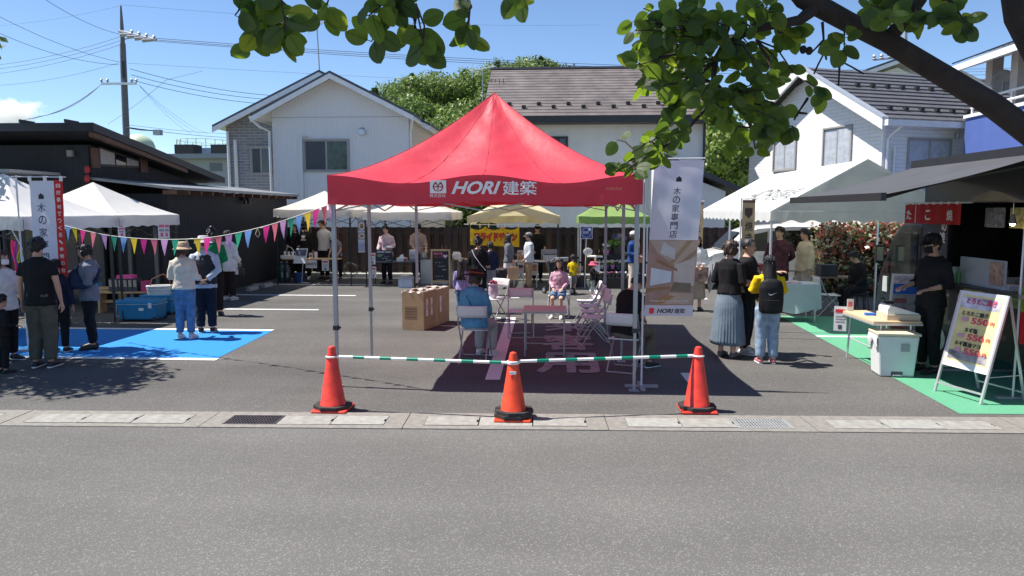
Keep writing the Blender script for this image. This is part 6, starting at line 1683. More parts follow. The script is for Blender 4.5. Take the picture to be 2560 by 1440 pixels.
# cloth table with box and tubs
xw = at(1985, 740, 14.6)
tw = thing('cloth_table', 'table under a pale blue-white cloth at the marquee mouth', 'table', (xw.x, 14.7, 0))
put(MB().bx(-.55, .42, -.3, .3, .70, .73), 'tabletop', white_plastic, None, tw)
for sx in (-.48, .36):
    for sy in (-.25, .25): put(MB().tube([(sx, sy, .003), (sx, sy, .70)], .013, 6), 'leg', alu, None, tw)
tcl = MB()
per = [(-.56, -.31), (.43, -.31), (.43, .31), (-.56, .31)]
def tcf(u, v):
    s_ = u * 4; i = min(int(s_), 3); f = s_ - i
    a, b_ = per[i], per[(i + 1) % 4]
    x, y = a[0] + (b_[0] - a[0]) * f, a[1] + (b_[1] - a[1]) * f
    w = .012 * math.sin(u * 70) * v + .02 * v * math.sin(u * 31)
    k = 1 + .05 * v
    return ((x + .06) * k - .06 + w, y * k + w, .736 - v * (.52 - .05 * math.cos(u * 8 * math.pi)))
tcl.grid(tcf, 96, 6); tcl.poly([(x, y, .7365) for x, y in per])
o = put(tcl, 'tablecloth', M('cloth_pale', (.62, .70, .74), .8, .04, trans=.2), None, tw, smooth=True, ang=50)
small('flyer_stack', 'stack of printed flyers on the pale cloth table', 'papers', (xw.x - .1, 14.62, .738), [('stack', MB().bx(-.2, .2, -.12, .12, 0, .02), M('flyer_pink', (.6, .45, .45), .6, .4, scale=20)), ('cup', MB().lathe([(.03, .02), (.035, .11)], 10, (.05, .05, 0)), white_plastic, 1)])
small('red_crate', 'dark red crate stacked behind the tan banner', 'crate', (at(1892, 680, 15.6).x, 15.9, .0), [('crate', MB().bx(-.22, .22, -.18, .18, .72, 1.02), M('crate_red', (.22, .02, .025), .5, .2)), ('stand', MB().bx(-.24, .24, -.2, .2, .66, .715), black_metal)] + [('leg', MB().bx(sx * .22 - .012, sx * .22 + .012, sy * .18 - .012, sy * .18 + .012, .003, .66), black_metal) for sx in (-1, 1) for sy in (-1, 1)])
tg = stall_table('brown folding table in shade before the hedge', at(2080, 700, 16.6).x, 16.6, 1.5, .5, .70, top=M('top_brown', (.25, .18, .12), .5))
small('dark_basket', 'dark square basket standing on the brown folding table', 'basket', (at(2067, 680, 16.6).x, 16.6, .702), [('basket', MB().bx(-.18, .18, -.16, .16, 0, .26), M('basket_dark', (.03, .035, .045), .6, .2))])
folding_chair('white folding chair seen edge-on before the hedge', (at(2075, 760, 15.2).x, 15.35), 90, 'folding chair by the hedge')
small('water_bottle', 'clear water bottle standing on the ground near the green paint', 'bottle', (G(2093, 783).x, G(2093, 783).y, 0), [('bottle', MB().lathe([(.035, .003), (.037, .14), (.015, .19), (.015, .21)], 12), clear('clear_plastic', (.75, .82, .85), .55), 1), ('cap', MB().lathe([(.016, .211), (.016, .225)], 10), white_plastic, 1)])
# ---- folding table with scale and packet
ft = stall_table('beige folding table with the white register at the edge of the green paint', 4.48, 10.40, .62, 1.10, .70, top=M('top_beige', (.66, .50, .30), .5, .05), legm=alu)
put(MB().bx(-.318, .318, -.558, .558, .645, .668), 'rim', alu, None, ft)
rg_ = thing('cash_register', 'white low-profile register on a beige drawer on the folding table', 'register', (4.60, 10.12, .701), R(-4))
put(MB().bx(-.21, .21, -.2, .2, 0, .075), 'drawer', M('drawer_beige', (.62, .52, .38), .5), None, rg_, bevel=.006)
put(MB().ext([(-.20, -.18, .077), (-.20, -.18, .15), (-.17, -.18, .20), (.20, -.18, .09), (.20, -.18, .077)], (0, .34, 0)), 'housing', white_plastic, None, rg_, bevel=.012)
put(MB().bx(-.15, -.05, .03, .13, .19, .225).tube([(-.16, .06, .21), (-.18, .04, .26), (-.22, .02, .27)], .012, 6), 'printer', black_metal, None, rg_)
small('blue_packet', 'bright blue packet lying on the beige folding table', 'packet', (4.36, 10.42, .701), [('packet', MB().bx(-.07, .07, -.05, .05, 0, .03), M('packet_blue', (.01, .16, .60), .4))], rz=-10)
small('card_stand', 'small pink-white card standing on the beige folding table', 'sign', (4.26, 10.86, .701), [('card', MB().bx(-.045, .045, 0, .01, 0, .17), paper), ('print', MB().bx(-.03, .03, -.003, -.001, .06, .13), pink_print)])
notice('white notice curling off the corner of the beige folding table', (4.14, 10.90, .40), .17, .36, True, rz=-25)
# ---- pedal bin
bp_ = G(2245, 943)
bi = thing('pedal_bin', 'tall white pedal bin with beige lid beside the folding table', 'bin', (bp_.x, bp_.y + .17, 0), R(-6))
put(MB().ext([(-.21, -.17, .004), (.21, -.17, .004), (.25, -.19, .535), (-.25, -.19, .535)], (0, .36, 0)), 'body', M('bin_white', (.72, .74, .72), .45, .03), None, bi, bevel=.02)
put(MB().bx(-.262, .262, -.21, .20, .54, .575), 'lid', M('lid_beige', (.68, .58, .42), .5, .04), None, bi, bevel=.008)
put(MB().bx(-.07, .07, -.1745, -.168, .006, .075), 'pedal_recess', M('recess_grey', (.12, .12, .12), .7), None, bi)
put(MB().bx(-.055, .055, -.215, -.1746, .02, .035), 'pedal', M('pedal_grey', (.45, .46, .45), .5), None, bi)
put(MB().bx(.03, .13, -.199, -.1885, .34, .44), 'label', M('bin_label', (.35, .38, .38), .6), None, bi)
put(MB().grid(lambda u, v: (-.262 + .0 - .012 * math.sin(v * 3), -.20 + .38 * u, .54 - v * (.13 + .05 * math.sin(u * 9))), 14, 4), 'bag_edge', M('bag_white', (.75, .76, .76), .3, .05), None, bi, smooth=True)
# ---- leaning poster display
ps_ = at(2250, 790, 10.9)
dp = thing('poster_display', 'slanted white-framed poster stand with blue heading beside the vendor', 'sign', (ps_.x, 10.95, 0), R(-12))
pz0, pz1 = at(0, 790, 10.95).z, at(0, 676, 10.95).z
put(MB().ext([(-.17, -.10, pz0 - .25), (.20, -.10, pz0 - .25), (.30, .18, pz1), (-.07, .18, pz1)], (0, .03, 0)), 'frame', white_plastic, None, dp)
def dpp(u, v, o_=.006): return (-.17 + .10 * v + .37 * u, -.10 + .28 * v - o_, (pz0 - .25) + (pz1 - pz0 + .25) * v)
for nm, (u0, u1, v0, v1), mt_ in (('poster_heading', (.08, .95, .86, .97), M('pp_head', (.5, .45, .5), .5, .5, scale=25)), ('poster_blue', (.08, .95, .70, .855), M('pp_blue', (.02, .12, .5), .5, .2)), ('poster_photo', (.08, .95, .10, .695), M('pp_photo', (.34, .33, .32), .5, .4, scale=9))):
    put(MB().poly([dpp(u0, v0), dpp(u1, v0), dpp(u1, v1), dpp(u0, v1)]), nm, mt_, None, dp)
for k in range(4): put(MB().poly([dpp(.15, .18 + .13 * k, .009), dpp(.6, .18 + .13 * k, .009), dpp(.6, .25 + .13 * k, .009), dpp(.15, .25 + .13 * k, .009)]), 'poster_item', M('pp_red', (.4, .12, .12), .5, .3), None, dp)
put(MB().tube([(0, .2, pz1 - .1), (0, .45, .005)], .014, 6).tube([(-.15, -.1, pz0 - .25), (-.16, -.12, .005)], .012, 6).tube([(.18, -.1, pz0 - .25), (.18, -.12, .005)], .012, 6), 'support', alu, None, dp)
# ---- A-frame price sign
a0, a1 = G(2337, 978), G(2451, 1012); b1, b0_ = G(2545, 1004), G(2424, 970)
mid = (a0 + a1) / 2; ang = math.atan2(a1.y - a0.y, a1.x - a0.x)
af = thing('a_frame_sign', 'white A-frame price board listing three 550 yen dishes', 'sign', mid, ang)
W2 = (a1 - a0).length / 2; HT = 1.20; TY = .30
def fp(x, s, off=0.0):                         # point on the slanted front face, s = 0..1 up the leg
    return Vector((x, TY * s - off, HT * s + .003 + off * .25))
for sx in (-1, 1):
    put(MB().tube([fp(sx * W2, 0), fp(sx * W2, 1)], .018, 4), 'front_leg', alu, None, af)
    put(MB().tube([(sx * W2 * .96, 2 * TY + .02, .003), (sx * W2 * .96, TY + .02, HT - .03)], .015, 4), 'rear_leg', alu, None, af)
put(MB().tube([fp(-W2, .09), fp(W2, .09)], .014, 4), 'front_bar', alu, None, af)
put(MB().tube([(-W2 * .96, 2 * TY, .10), (W2 * .96, 2 * TY, .10)], .012, 4), 'rear_bar', alu, None, af)
S0, S1 = .27, 1.0
pn = MB().add([fp(-W2, S0, .012), fp(W2, S0, .012), fp(W2, S1, .012), fp(-W2, S1, .012), fp(-W2, S0, -.01), fp(W2, S0, -.01), fp(W2, S1, -.01), fp(-W2, S1, -.01)], [(0, 1, 2, 3), (7, 6, 5, 4), (0, 4, 5, 1), (1, 5, 6, 2), (2, 6, 7, 3), (3, 7, 4, 0)])
pan = put(pn, 'panel', M('af_white', (.80, .80, .82), .35, .02), None, af)
def fq(nm, u0, u1, s0, s1, mat, off=.017):
    put(MB().poly([fp(-W2 + 2 * W2 * u0, s0, off), fp(-W2 + 2 * W2 * u1, s0, off), fp(-W2 + 2 * W2 * u1, s1, off), fp(-W2 + 2 * W2 * u0, s1, off)]), nm, mat, None, af)
fq('poster', .07, .93, .33, .965, M('af_glare_yellow', (.85, .70, .30), .5, .2, scale=4), .0145)  # the poster's yellow takes in the glare on the board
fq('heading_band', .09, .91, .84, .945, M('af_head', (.50, .48, .56), .5, .75, scale=5), .0165)
fq('foot_band', .09, .91, .345, .43, M('af_grey', (.30, .28, .30), .5, .5, scale=8), .0165)
rxa = -math.atan2(TY, HT)
def ft_(s, u, sv, h, w, mat, bold=.0):
    p = fp(-W2 + 2 * W2 * u, sv, .021)
    text(s, mat, af, Matrix.Translation(p) @ Matrix.Rotation(rxa, 4, 'X'), h, 'lettering', width=w, bold=bold)
ft_('とろたこ焼き', .52, .91, .07, W2 * 1.25, M('af_rose', (.75, .08, .16)), .03)
ft_('テイクアウト', .5, .865, .03, W2 * .8, white_print, .01)
for k, (nm, s_) in enumerate((('とろたこ焼き', .79), ('ネギ塩', .635), ('ネギ醤油マヨ', .50))):
    ft_(nm, .45, s_, .055, W2 * (1.1 if k != 1 else .55), black_print, .02)
    ft_('550', .58, s_ - .062, .075, W2 * .72, M('af_red', (.80, .08, .12)), .035)
    ft_('円', .84, s_ - .066, .045, W2 * .16, M('af_red', (.80, .08, .12)), .02)
    ft_('6個', .26, s_ - .058, .055, W2 * .30, M('af_pink', (.85, .45, .52)), .05)
put(MB().tube([(-W2, .06, .30), (-W2 * .96, 2 * TY - .06, .30)], .006, 4).tube([(W2, .06, .30), (W2 * .96, 2 * TY - .06, .30)], .006, 4), 'stay', alu, None, af)
for k in range(6):
    small('sauce_bottle', ('red', 'yellow', 'brown', 'clear', 'white', 'green')[k] + ' squeeze bottle on the food truck counter', 'bottle', (5.5 - .24, 10.5 - .11 * k, 1.201), [('bottle', MB().lathe([(.03, 0), (.032, .13), (.012, .17), (.004, .21)], 10), M('squeeze_%d' % k, ((.55, .03, .02), (.7, .5, .03), (.12, .05, .02), (.5, .5, .48), (.75, .74, .7), (.1, .3, .08))[k], .35), 1)], group='squeeze bottles on the truck counter')
# ================================================================== FOOD TRUCK
XT = 5.5
tk_ = thing('food_truck', 'black food truck with open serving hatch, grey awning and menu panels', 'food truck', (XT, 0, 0))
m_blk = M('truck_black', (.012, .012, .014), .3, .1, coat=.4)
m_blkm = M('truck_matt', (.02, .02, .022), .55, .1)
TYa, TYb, TW_, TZ = 7.4, 11.45, 1.75, 2.74
# box body with an open hatch on the -X side
put(MB().bx(0, TW_, TYa, TYb, .45, .55), 'floor', m_blkm, None, tk_)
put(MB().bx(0, TW_, TYa, TYb, TZ - .06, TZ), 'box_roof', m_blkm, None, tk_)
put(MB().bx(TW_ - .05, TW_, TYa + .05, TYb - .05, .551, TZ - .061), 'far_wall', m_blkm, None, tk_)
put(MB().bx(0, TW_, TYb - .05, TYb, .551, TZ - .061), 'front_wall', m_blk, None, tk_)
put(MB().bx(0, TW_, TYa, TYa + .05, .551, TZ - .061), 'rear_wall', m_blk, None, tk_)
put(MB().bx(0, .05, TYa + .051, TYb - .051, .551, 1.16), 'side_panel', m_blk, None, tk_)
put(MB().bx(0, .05, TYa + .051, TYb - .051, 2.24, TZ - .061), 'side_fascia', m_blk, None, tk_)
put(MB().bx(0.001, .049, 10.7, TYb - .051, 1.161, 2.239), 'side_pillar', m_blk, None, tk_)
put(MB().bx(-.32, .02, 8.2, 10.7, 1.162, 1.20), 'serving_counter', M('counter_dark', (.04, .04, .042), .4), None, tk_)
for y in (8.3, 10.55): put(MB().bx(-.25, -.001, y, y + .03, 1.05, 1.16), 'counter_bracket', m_blkm, None, tk_)
for y in (8.3, 10.9):
    w = put(MB().tube([(.05, y, .30), (.30, y, .30)], .30, 24), 'wheel', M('tyre', (.02, .02, .02), .7), None, tk_, smooth=True)
    put(MB().tube([(.04, y, .30), (.31, y, .30)], .17, 16), 'rim', grey_metal, None, w)
put(MB().bx(.1, TW_ - .1, 7.6, 13.0, .28, .449), 'chassis', m_blkm, None, tk_)
# cab, facing away
cb_ = MB(); prof2 = [(11.50, .40), (11.50, 1.92), (11.62, 1.97), (12.15, 1.95), (12.45, 1.78), (12.95, 1.05), (13.02, .70), (13.0, .40)]
rows_ = [[(x + .0, y, z) for y, z in prof2] for x in (.02, TW_ - .05)]
n_ = len(prof2)
cb_.add([(x, y, z) for r_ in rows_ for (x, y, z) in r_], [(i, (i + 1) % n_, n_ + (i + 1) % n_, n_ + i) for i in range(n_)] + [tuple(reversed(range(n_))), tuple(range(n_, 2 * n_))])
put(cb_, 'cab', m_blk, None, tk_, bevel=.05)
put(MB().ext([(.008, 11.62, 1.12), (.008, 11.62, 1.78), (.008, 12.18, 1.80), (.008, 12.36, 1.68), (.008, 12.76, 1.12)], (.02, 0, 0)), 'door_window', M('truck_window', (.012, .016, .015), .08, .3, spec=.5), None, tk_)
put(MB().ext([(.10, 12.47, 1.77), (.10, 12.96, 1.06), (TW_ - .15, 12.96, 1.06), (TW_ - .15, 12.47, 1.77)], (0, .015, .012)), 'windscreen', m_vg, None, tk_)
put(MB().bx(-.22, -.10, 12.50, 12.58, 1.28, 1.58).tube([(-.1, 12.52, 1.35), (.03, 12.5, 1.30)], .015, 6), 'mirror', m_blk, None, tk_)
put(MB().bx(-.21, -.11, 12.492, 12.499, 1.32, 1.55), 'mirror_glass', M('mirror_glass', (.7, .75, .75), .05, metal=.9), None, tk_)
put(MB().bx(.0, .019, 11.7, 11.85, 1.0, 1.03), 'door_handle', steel, None, tk_)
put(MB().bx(-.003, .019, 12.55, 12.72, .80, 1.05), 'door_sticker', M('sticker_grey', (.45, .47, .46), .5), None, tk_)
w = put(MB().tube([(.0, 12.35, .30), (.22, 12.35, .30)], .30, 24), 'wheel', M('tyre', (.02, .02, .02), .7), None, tk_, smooth=True)
put(MB().tube([(-.008, 12.35, .30), (.23, 12.35, .30)], .17, 16), 'rim', grey_metal, None, w)
# printed panel below the counter
def SP(y, z): return (-.004, y, z)
put(MB().poly([(-.004, 10.60, .62), (-.004, TYa + .1, .62), (-.004, TYa + .1, 1.14), (-.004, 10.60, 1.14)]), 'printed_panel', M('panel_dark', (.03, .02, .02), .5, .3), None, tk_)
oc = MB(); oc.poly([(-.010, 9.98 + .42 * math.cos(a), .88 + .30 * math.sin(a)) for a in np.linspace(0, 2 * math.pi, 9)[:-1] + .39])
put(oc, 'dish_print', M('dish_yellow', (.60, .42, .14), .5, .45, scale=7), None, tk_)
put(MB().poly([(-.007, 9.7, .98), (-.007, 8.2, .98), (-.007, 8.2, 1.13), (-.007, 9.7, 1.13)]), 'onion_print', M('onion_green', (.22, .30, .10), .5, .7, scale=14), None, tk_)
put(MB().poly([(-.007, 8.7, .62), (-.007, 7.5, .62), (-.007, 7.5, .975), (-.007, 8.7, .975)]), 'red_print_field', M('panel_red', (.45, .02, .03), .5, .2), None, tk_)
for k, s_ in enumerate(('極上の、', 'ふわとろ', 'たこ焼。')):
    text(s_, white_print, tk_, TR(-.016, 8.72 - .1 * k, .96 - .13 * k, R(-90)), .10, width=.5, bold=.02)
# poster on the side pillar
put(MB().bx(-.010, -.003, 10.72, 11.38, 1.0, 2.05), 'side_poster', M('poster_navy', (.035, .038, .055), .5), None, tk_)
text('の', white_print, tk_, TR(-.016, 10.82, 1.93, R(-90)), .16, width=.14, bold=.03)
text('たこ焼', white_print, tk_, TR(-.016, 11.02, 1.76, R(-90)), .15, width=.50, bold=.03)
for k, s_ in enumerate(('とろたこ', 'ネギ塩味', 'ソース味', 'たこせん')):
    text(s_, M('poster_grey', (.5, .5, .52)), tk_, TR(-.016, 10.98, 1.56 - .1 * k, R(-90)), .05, width=.26)
put(MB().poly([(-.014, 11.30 + .10 * math.cos(a), 1.30 + .17 * math.sin(a)) for a in np.linspace(0, 2 * math.pi, 17)[:-1]]), 'flame_print', M('flame_orange', (.75, .22, .05), .5, .4, scale=8), None, tk_)
# noren curtain
zt_, zb_ = 2.235, 1.955
for k in range(5):
    y0_ = 11.55 - k * .315
    put(MB().grid(lambda u, v: (-.23 + .008 * math.sin(u * 7 + k), y0_ - .305 * u, zb_ + (zt_ - zb_) * v), 8, 4), 'noren_strip', M('noren_red', (.50, .012, .015), .7, .08, trans=.2), None, tk_, smooth=True)
for y, s_ in ((11.40, 'た'), (10.84, 'こ'), (10.25, '焼')):
    text(s_, white_print, tk_, TR(-.242, y, 2.08, R(-90)), .14, width=.15, bold=.02)
put(MB().tube([(-.23, 11.62, zt_ + .012), (-.23, 9.75, zt_ + .012)], .012, 6), 'noren_rod', alu, None, tk_)
for y in np.arange(11.5, 9.9, -.2):
    put(MB().bx(-.245, -.215, y - .015, y + .015, zt_ - .01, zt_ + .028), 'noren_loop', white_print, None, tk_)
# awning: cloth, front rail, cassette and folding arms
pf, pn_ = on_plane(1981, 497, (3.70, 0, 0), (1, 0, 0)), on_plane(2165, 490, (3.70, 0, 0), (1, 0, 0))
ya0, ya1, zf = 8.62, pf.y, pf.z
m_awn = M('awning_grey', (.075, .075, .08), .7, .12, scale=2, trans=.12)
aw = put(MB().grid(lambda u, v: (3.70 - XT + (.02 - 3.70 + XT) * v, ya0 + (ya1 - ya0) * u, zf + (2.80 - zf) * v - .03 * math.sin(math.pi * v)), 12, 8), 'awning_cloth', m_awn, None, tk_, smooth=True, ang=0)
put(MB().bx(3.66 - XT, 3.72 - XT, ya0, ya1, zf - .07, zf + .02), 'front_rail', black_metal, None, tk_)
put(MB().bx(-.02, .13, ya0 - .02, ya1 + .02, 2.78, 2.90), 'awning_cassette', black_metal, None, tk_)
for y0_, y1_ in ((ya0 + .1, ya0 + 1.1), (ya1 - .1, ya1 - 1.1)):
    put(MB().tube([(3.72 - XT, y0_, zf - .03), (4.75 - XT, y1_, zf + .16), (.0, y0_, 2.70)], .03, 6), 'folding_arm', black_metal, None, tk_)
# things inside: acrylic screen, pendant bulbs, rear window, trays
put(MB().bx(-.20, -.19, 9.0, 10.0, 1.203, 1.55), 'acrylic_screen', clear('acrylic', (.85, .88, .9), .7), None, tk_)
put(MB().bx(-.205, -.2005, 9.05, 9.32, 1.25, 1.52), 'screen_notice', M('menu_photo2', (.35, .22, .16), .5, .6, scale=14), None, tk_)
put(MB().bx(1.66, 1.69, 9.3, 10.4, 1.40, 2.05), 'rear_opening', M('rear_glass', (.30, .30, .28), .1), None, tk_)
for y in (9.1, 9.45):
    put(MB().tube([(.1, y, 2.235), (.1, y, 2.1)], .006, 5).lathe([(.05, 1.98), (.03, 2.05), (.02, 2.10)], 10, (.1, y, 0)), 'pendant_lamp', M('lamp_metal', (.5, .5, .5), .2, metal=.8), None, tk_)
    put(MB().ball((.1, y, 1.985), .03, 10, 8), 'lamp_bulb', M('bulb', (.9, .85, .7), .4, emit=(1, .85, .6, 25)), None, tk_, smooth=True)
put(MB().bx(.4, 1.1, 8.4, 10.4, .552, 1.10), 'griddle_bench', steel, None, tk_)
put(MB().bx(1.40, 1.69, 8.0, 10.6, 1.36, 1.385), 'inner_shelf', grey_metal, None, tk_)
r8 = np.random.default_rng(4)
for k in range(12):
    y = 8.1 + k * .2; hh = r8.uniform(.12, .3)
    put(MB().bx(1.45, 1.62, y, y + r8.uniform(.08, .16), 1.386, 1.386 + hh), 'shelf_goods', M('goods_%d' % (k % 5), ((.35, .30, .22), (.20, .05, .04), (.30, .30, .32), (.12, .14, .10), (.45, .40, .30))[k % 5], .5), None, tk_)
for k in range(5):
    y = 8.6 + k * .42
    put(MB().lathe([(.09, 1.101), (.10, 1.2), (.09, 1.21)], 12, (.6 + .15 * (k % 2), y, 0)), 'cooking_pan', steel, None, tk_, smooth=True)
for k in range(4):
    put(MB().bx(.30, .33, 8.35 + k * .55, 8.75 + k * .55, 1.92, 2.18), 'hanging_menu', M('hm_%d' % k, ((.55, .50, .40), (.45, .10, .08), (.60, .52, .20), (.35, .36, .38))[k], .6, .5, scale=18), None, tk_)
    put(MB().bx(.20, .42, 8.5 + k * .5, 8.72 + k * .5, 1.101, 1.30 + .06 * (k % 2)), 'kitchen_machine', M('km_%d' % (k % 2), ((.42, .42, .43), (.20, .19, .18))[k % 2], .4, metal=.4), None, tk_)
put(MB().tube([(.8, 8.0, 2.5), (.8, 10.8, 2.5)], .09, 10), 'extractor_duct', grey_metal, None, tk_, smooth=True)
for k, (y, w_, h_) in enumerate(((10.35, .10, .18), (10.1, .14, .12), (9.6, .35, .05), (9.1, .25, .06), (8.7, .2, .04))):
    small('serving_tray', ('white napkin holder', 'stack of white boats', 'long foil tray', 'pale paper stack', 'small paper stack')[k] + ' on the food truck counter', 'tray', (XT - .10, y, 1.201), [('tray', MB().bx(-.07, .1, -w_ / 2, w_ / 2, 0, h_), M('tray_grey', (.52, .52, .53), .5))])
# ================================================================== PEOPLE
PEND = []                                      # bodies and garments whose surface is grown at the end
m_skin = M('skin', (.52, .30, .205), .55, .08, scale=14)
m_skin2 = M('skin_pale', (.60, .37, .27), .55, .08, scale=14)
m_eye = M('eye_dark', (.02, .015, .012), .3); m_eyew = M('eye_white', (.7, .68, .66), .4); m_lip = M('lip', (.38, .13, .11), .5)
def cloth_m(name, c, rough=.85, var=.14, bump=.004, **k): return M('cl_' + name, c, rough, var, scale=9, bump=bump, bscale=14, spec=.2, **k)
def hair_m(name, c): return M('hair_' + name, c, .5, .35, scale=40, bump=.006, bscale=60)
h_black, h_brown, h_red = hair_m('black', (.012, .011, .012)), hair_m('brown', (.05, .028, .02)), hair_m('auburn', (.09, .04, .028))
ARM = {  # elbow, wrist for the left side (+x), in a 1.70 m figure facing -Y
    'down': ((.235, .02, 1.12), (.25, -.03, .87)), 'fold': ((.245, .03, 1.11), (.06, -.20, 1.02)), 'hold': ((.235, .03, 1.11), (.19, -.22, 1.06)),
    'up': ((.25, -.06, 1.12), (.12, -.24, 1.30)), 'back': ((.255, .11, 1.12), (.06, .16, .95)), 'table': ((.22, -.06, 1.12), (.17, -.28, .97)),
    'lap': ((.235, -.02, 1.12), (.12, -.22, .985)), 'point': ((.22, -.12, 1.18), (.18, -.38, 1.22)), 'bag': ((.235, .03, 1.11), (.235, -.14, .93)), 'cross': ((.235, -.04, 1.13), (-.05, -.19, 1.16)), 'phone': ((.21, -.04, 1.11), (.06, -.26, 1.10))}
TORSO = {'m': [(.80, .125, .095, .0), (.88, .160, .112, .005), (.98, .158, .108, 0), (1.08, .150, .104, -.002), (1.20, .165, .114, -.004), (1.31, .180, .112, .004), (1.385, .165, .088, .010), (1.43, .105, .070, .012), (1.46, .062, .060, .008)],
         'f': [(.80, .125, .095, .0), (.88, .168, .116, .005), (.98, .150, .104, 0), (1.08, .128, .094, -.002), (1.20, .146, .110, -.012), (1.31, .158, .104, .002), (1.385, .142, .080, .010), (1.43, .090, .064, .012), (1.46, .054, .054, .008)]}
def hand(mb, wrist, d, nrm, side, curl=.45):
    d = Vector(d).normalized(); nrm = Vector(nrm); nrm = (nrm - d * nrm.dot(d)).normalized(); s_ = d.cross(nrm) * side
    w = Vector(wrist)
    mb.tube([w - d * .015, w + d * .02, w + d * .06, w + d * .088], [.024, .030, .038, .036], 8, r2=[.018, .016, .014, .011], ref=s_)
    for k, (off, L) in enumerate(((.028, .066), (.009, .074), (-.010, .070), (-.028, .055))):
        p = w + d * .085 + s_ * off; a = 0.0; pts = [p - d * .01]
        for q in range(3):
            a += curl * (.35 if q == 0 else .7)
            p = p + (d * math.cos(a) + nrm * math.sin(a)) * (L * (.42, .32, .26)[q]); pts.append(p)
        mb.tube(pts, [.0088, .0085, .0078, .006], 6)
    p = w + d * .025 + s_ * .030
    mb.tube([p - s_ * .01, p + s_ * .018 + d * .022 + nrm * .008, p + s_ * .022 + d * .05 + nrm * .018, p + s_ * .016 + d * .068 + nrm * .024], [.012, .011, .0095, .007], 6)
def part_along(pts, f):
    """polyline cut at fraction f (0..2, 1 = middle joint)"""
    a, b, c = [Vector(p) for p in pts]
    return [a, a.lerp(b, f)] if f <= 1 else [a, b, b.lerp(c, f - 1)]
def grow(o, vox, extra=None, amp=0.0, smooth=4, seed=0):
    md = o.modifiers.new('remesh', 'REMESH'); md.mode = 'VOXEL'; md.voxel_size = vox; md.use_smooth_shade = True
    ms = o.modifiers.new('smooth', 'SMOOTH'); ms.factor = .5; ms.iterations = smooth
    PEND.append((o, extra, amp, seed))
def person(label, x, y, h, rz, sex='m', top=('tee', None), bottom=('trousers', None), shoe=None, hair=('short', None), hat=None, armL='down', armR='down', seat=None, lean=0, turn=0, tilt=0, hs=1.0, fat=1.0, group=None, mask=None, glasses=False, skin=None, stride=0.0, kneeL=None, feet=None, extra_fn=None, z0=0.0, headwear_back=False, collar=None):
    s = h / 1.70
    t = thing('person', label, 'person', (x, y, z0), R(rz), group)
    t.scale = (s, s, s)
    dist = math.hypot(x, y)
    vox = (.0115 if dist < 12.5 else .0145 if dist < 17 else .019) / 1.0
    dz = 0.0 if seat is None else seat / s - .815 + .01
    L = R(lean)
    def T(p):                                  # torso space to figure space
        p = Vector(p); p = p - Vector((0, 0, .92))
        p = Vector((p.x, p.y * math.cos(L) - p.z * math.sin(L), p.y * math.sin(L) + p.z * math.cos(L)))
        return p + Vector((0, 0, .92 + dz))
    HM = Matrix.Translation((0, .005, 1.47)) @ Matrix.Rotation(R(turn), 4, 'Z') @ Matrix.Rotation(R(tilt), 4, 'X') @ Matrix.Scale(hs, 4) @ Matrix.Translation((0, -.005, -1.47))
    def TH(p): return T(HM @ Vector(p))
    HR = (Matrix.Rotation(L, 3, 'X') @ HM.to_3x3())
    hsc = 1.0
    # ---- limbs
    SH = {1: T((.170, .012, 1.375)), -1: T((-.170, .012, 1.375))}
    kf = .94 if sex == 'f' else 1.0
    SH = {k: T((k * .170 * kf, .012, 1.375)) for k in (1, -1)}
    arms = {}
    for k, a in ((1, armL), (-1, armR)):
        e, w = ARM[a] if isinstance(a, str) else a
        arms[k] = (SH[k], T((k * e[0] * kf, e[1], e[2])), T((k * w[0] * kf, w[1], w[2])))
    legs = {}
    for k in (1, -1):
        if seat is None:
            st = stride * k
            legs[k] = (Vector((k * .085, 0, .88 + dz)), Vector((k * .092, -.018 - st * .55, .485)), Vector((k * .098, .02 - st, .085)))
        else:
            zk = max(.47, .50)
            legs[k] = (Vector((k * .09, -.02, .885 + dz)), Vector((k * .11, -.40, zk + .0)), Vector((k * .115, (-.36 if feet is None else feet), .085)))
    tor = [(z, a * fat, b * fat, yo) for (z, a, b, yo) in TORSO[sex]]
    def loft(mb, z0_, z1_, inf, extra=()):
        rows = [r for r in tor if z0_ <= r[0] <= z1_]
        def ip(z):
            for r0, r1 in zip(tor, tor[1:]):
                if r0[0] <= z <= r1[0]:
                    f = (z - r0[0]) / (r1[0] - r0[0]); return tuple(r0[i] + (r1[i] - r0[i]) * f for i in range(4))
            return tor[0] if z < tor[0][0] else tor[-1]
        lo = list(ip(z0_)); lo[0] = z0_; hi = list(ip(z1_)); hi[0] = z1_
        rows = [tuple(lo)] + [r for r in rows if z0_ + .02 < r[0] < z1_ - .02] + [tuple(hi)]
        pts = [T((0, r[3], r[0])) for r in rows]
        mb.tube(pts, [r[1] + inf for r in rows], 16, ref=(1, 0, 0), r2=[r[2] + inf for r in rows])
    # ---- body
    b = MB()
    loft(b, .80, 1.46, 0)
    b.tube([T((0, .012, 1.40)), TH((0, .004, 1.47)), TH((0, -.002, 1.56))], [.060, .050, .050] if sex == 'm' else [.052, .043, .043], 12)
    def eb(c, r, n=14):                        # an ellipsoid fixed to the head
        q = MB().ball((0, 0, 0), r, n, 10)
        b.add([TH(Vector(c) + Vector(v)) for v in q.v], q.f)
    eb((0, -.008, 1.615), (.077, .094, .092)); eb((0, -.026, 1.550), (.060, .070, .072)); eb((0, -.075, 1.508), (.026, .022, .022)); eb((0, -.104, 1.573), (.013, .018, .020), 8)
    for k in (1, -1): eb((k * .078, .005, 1.580), (.010, .020, .030), 8)
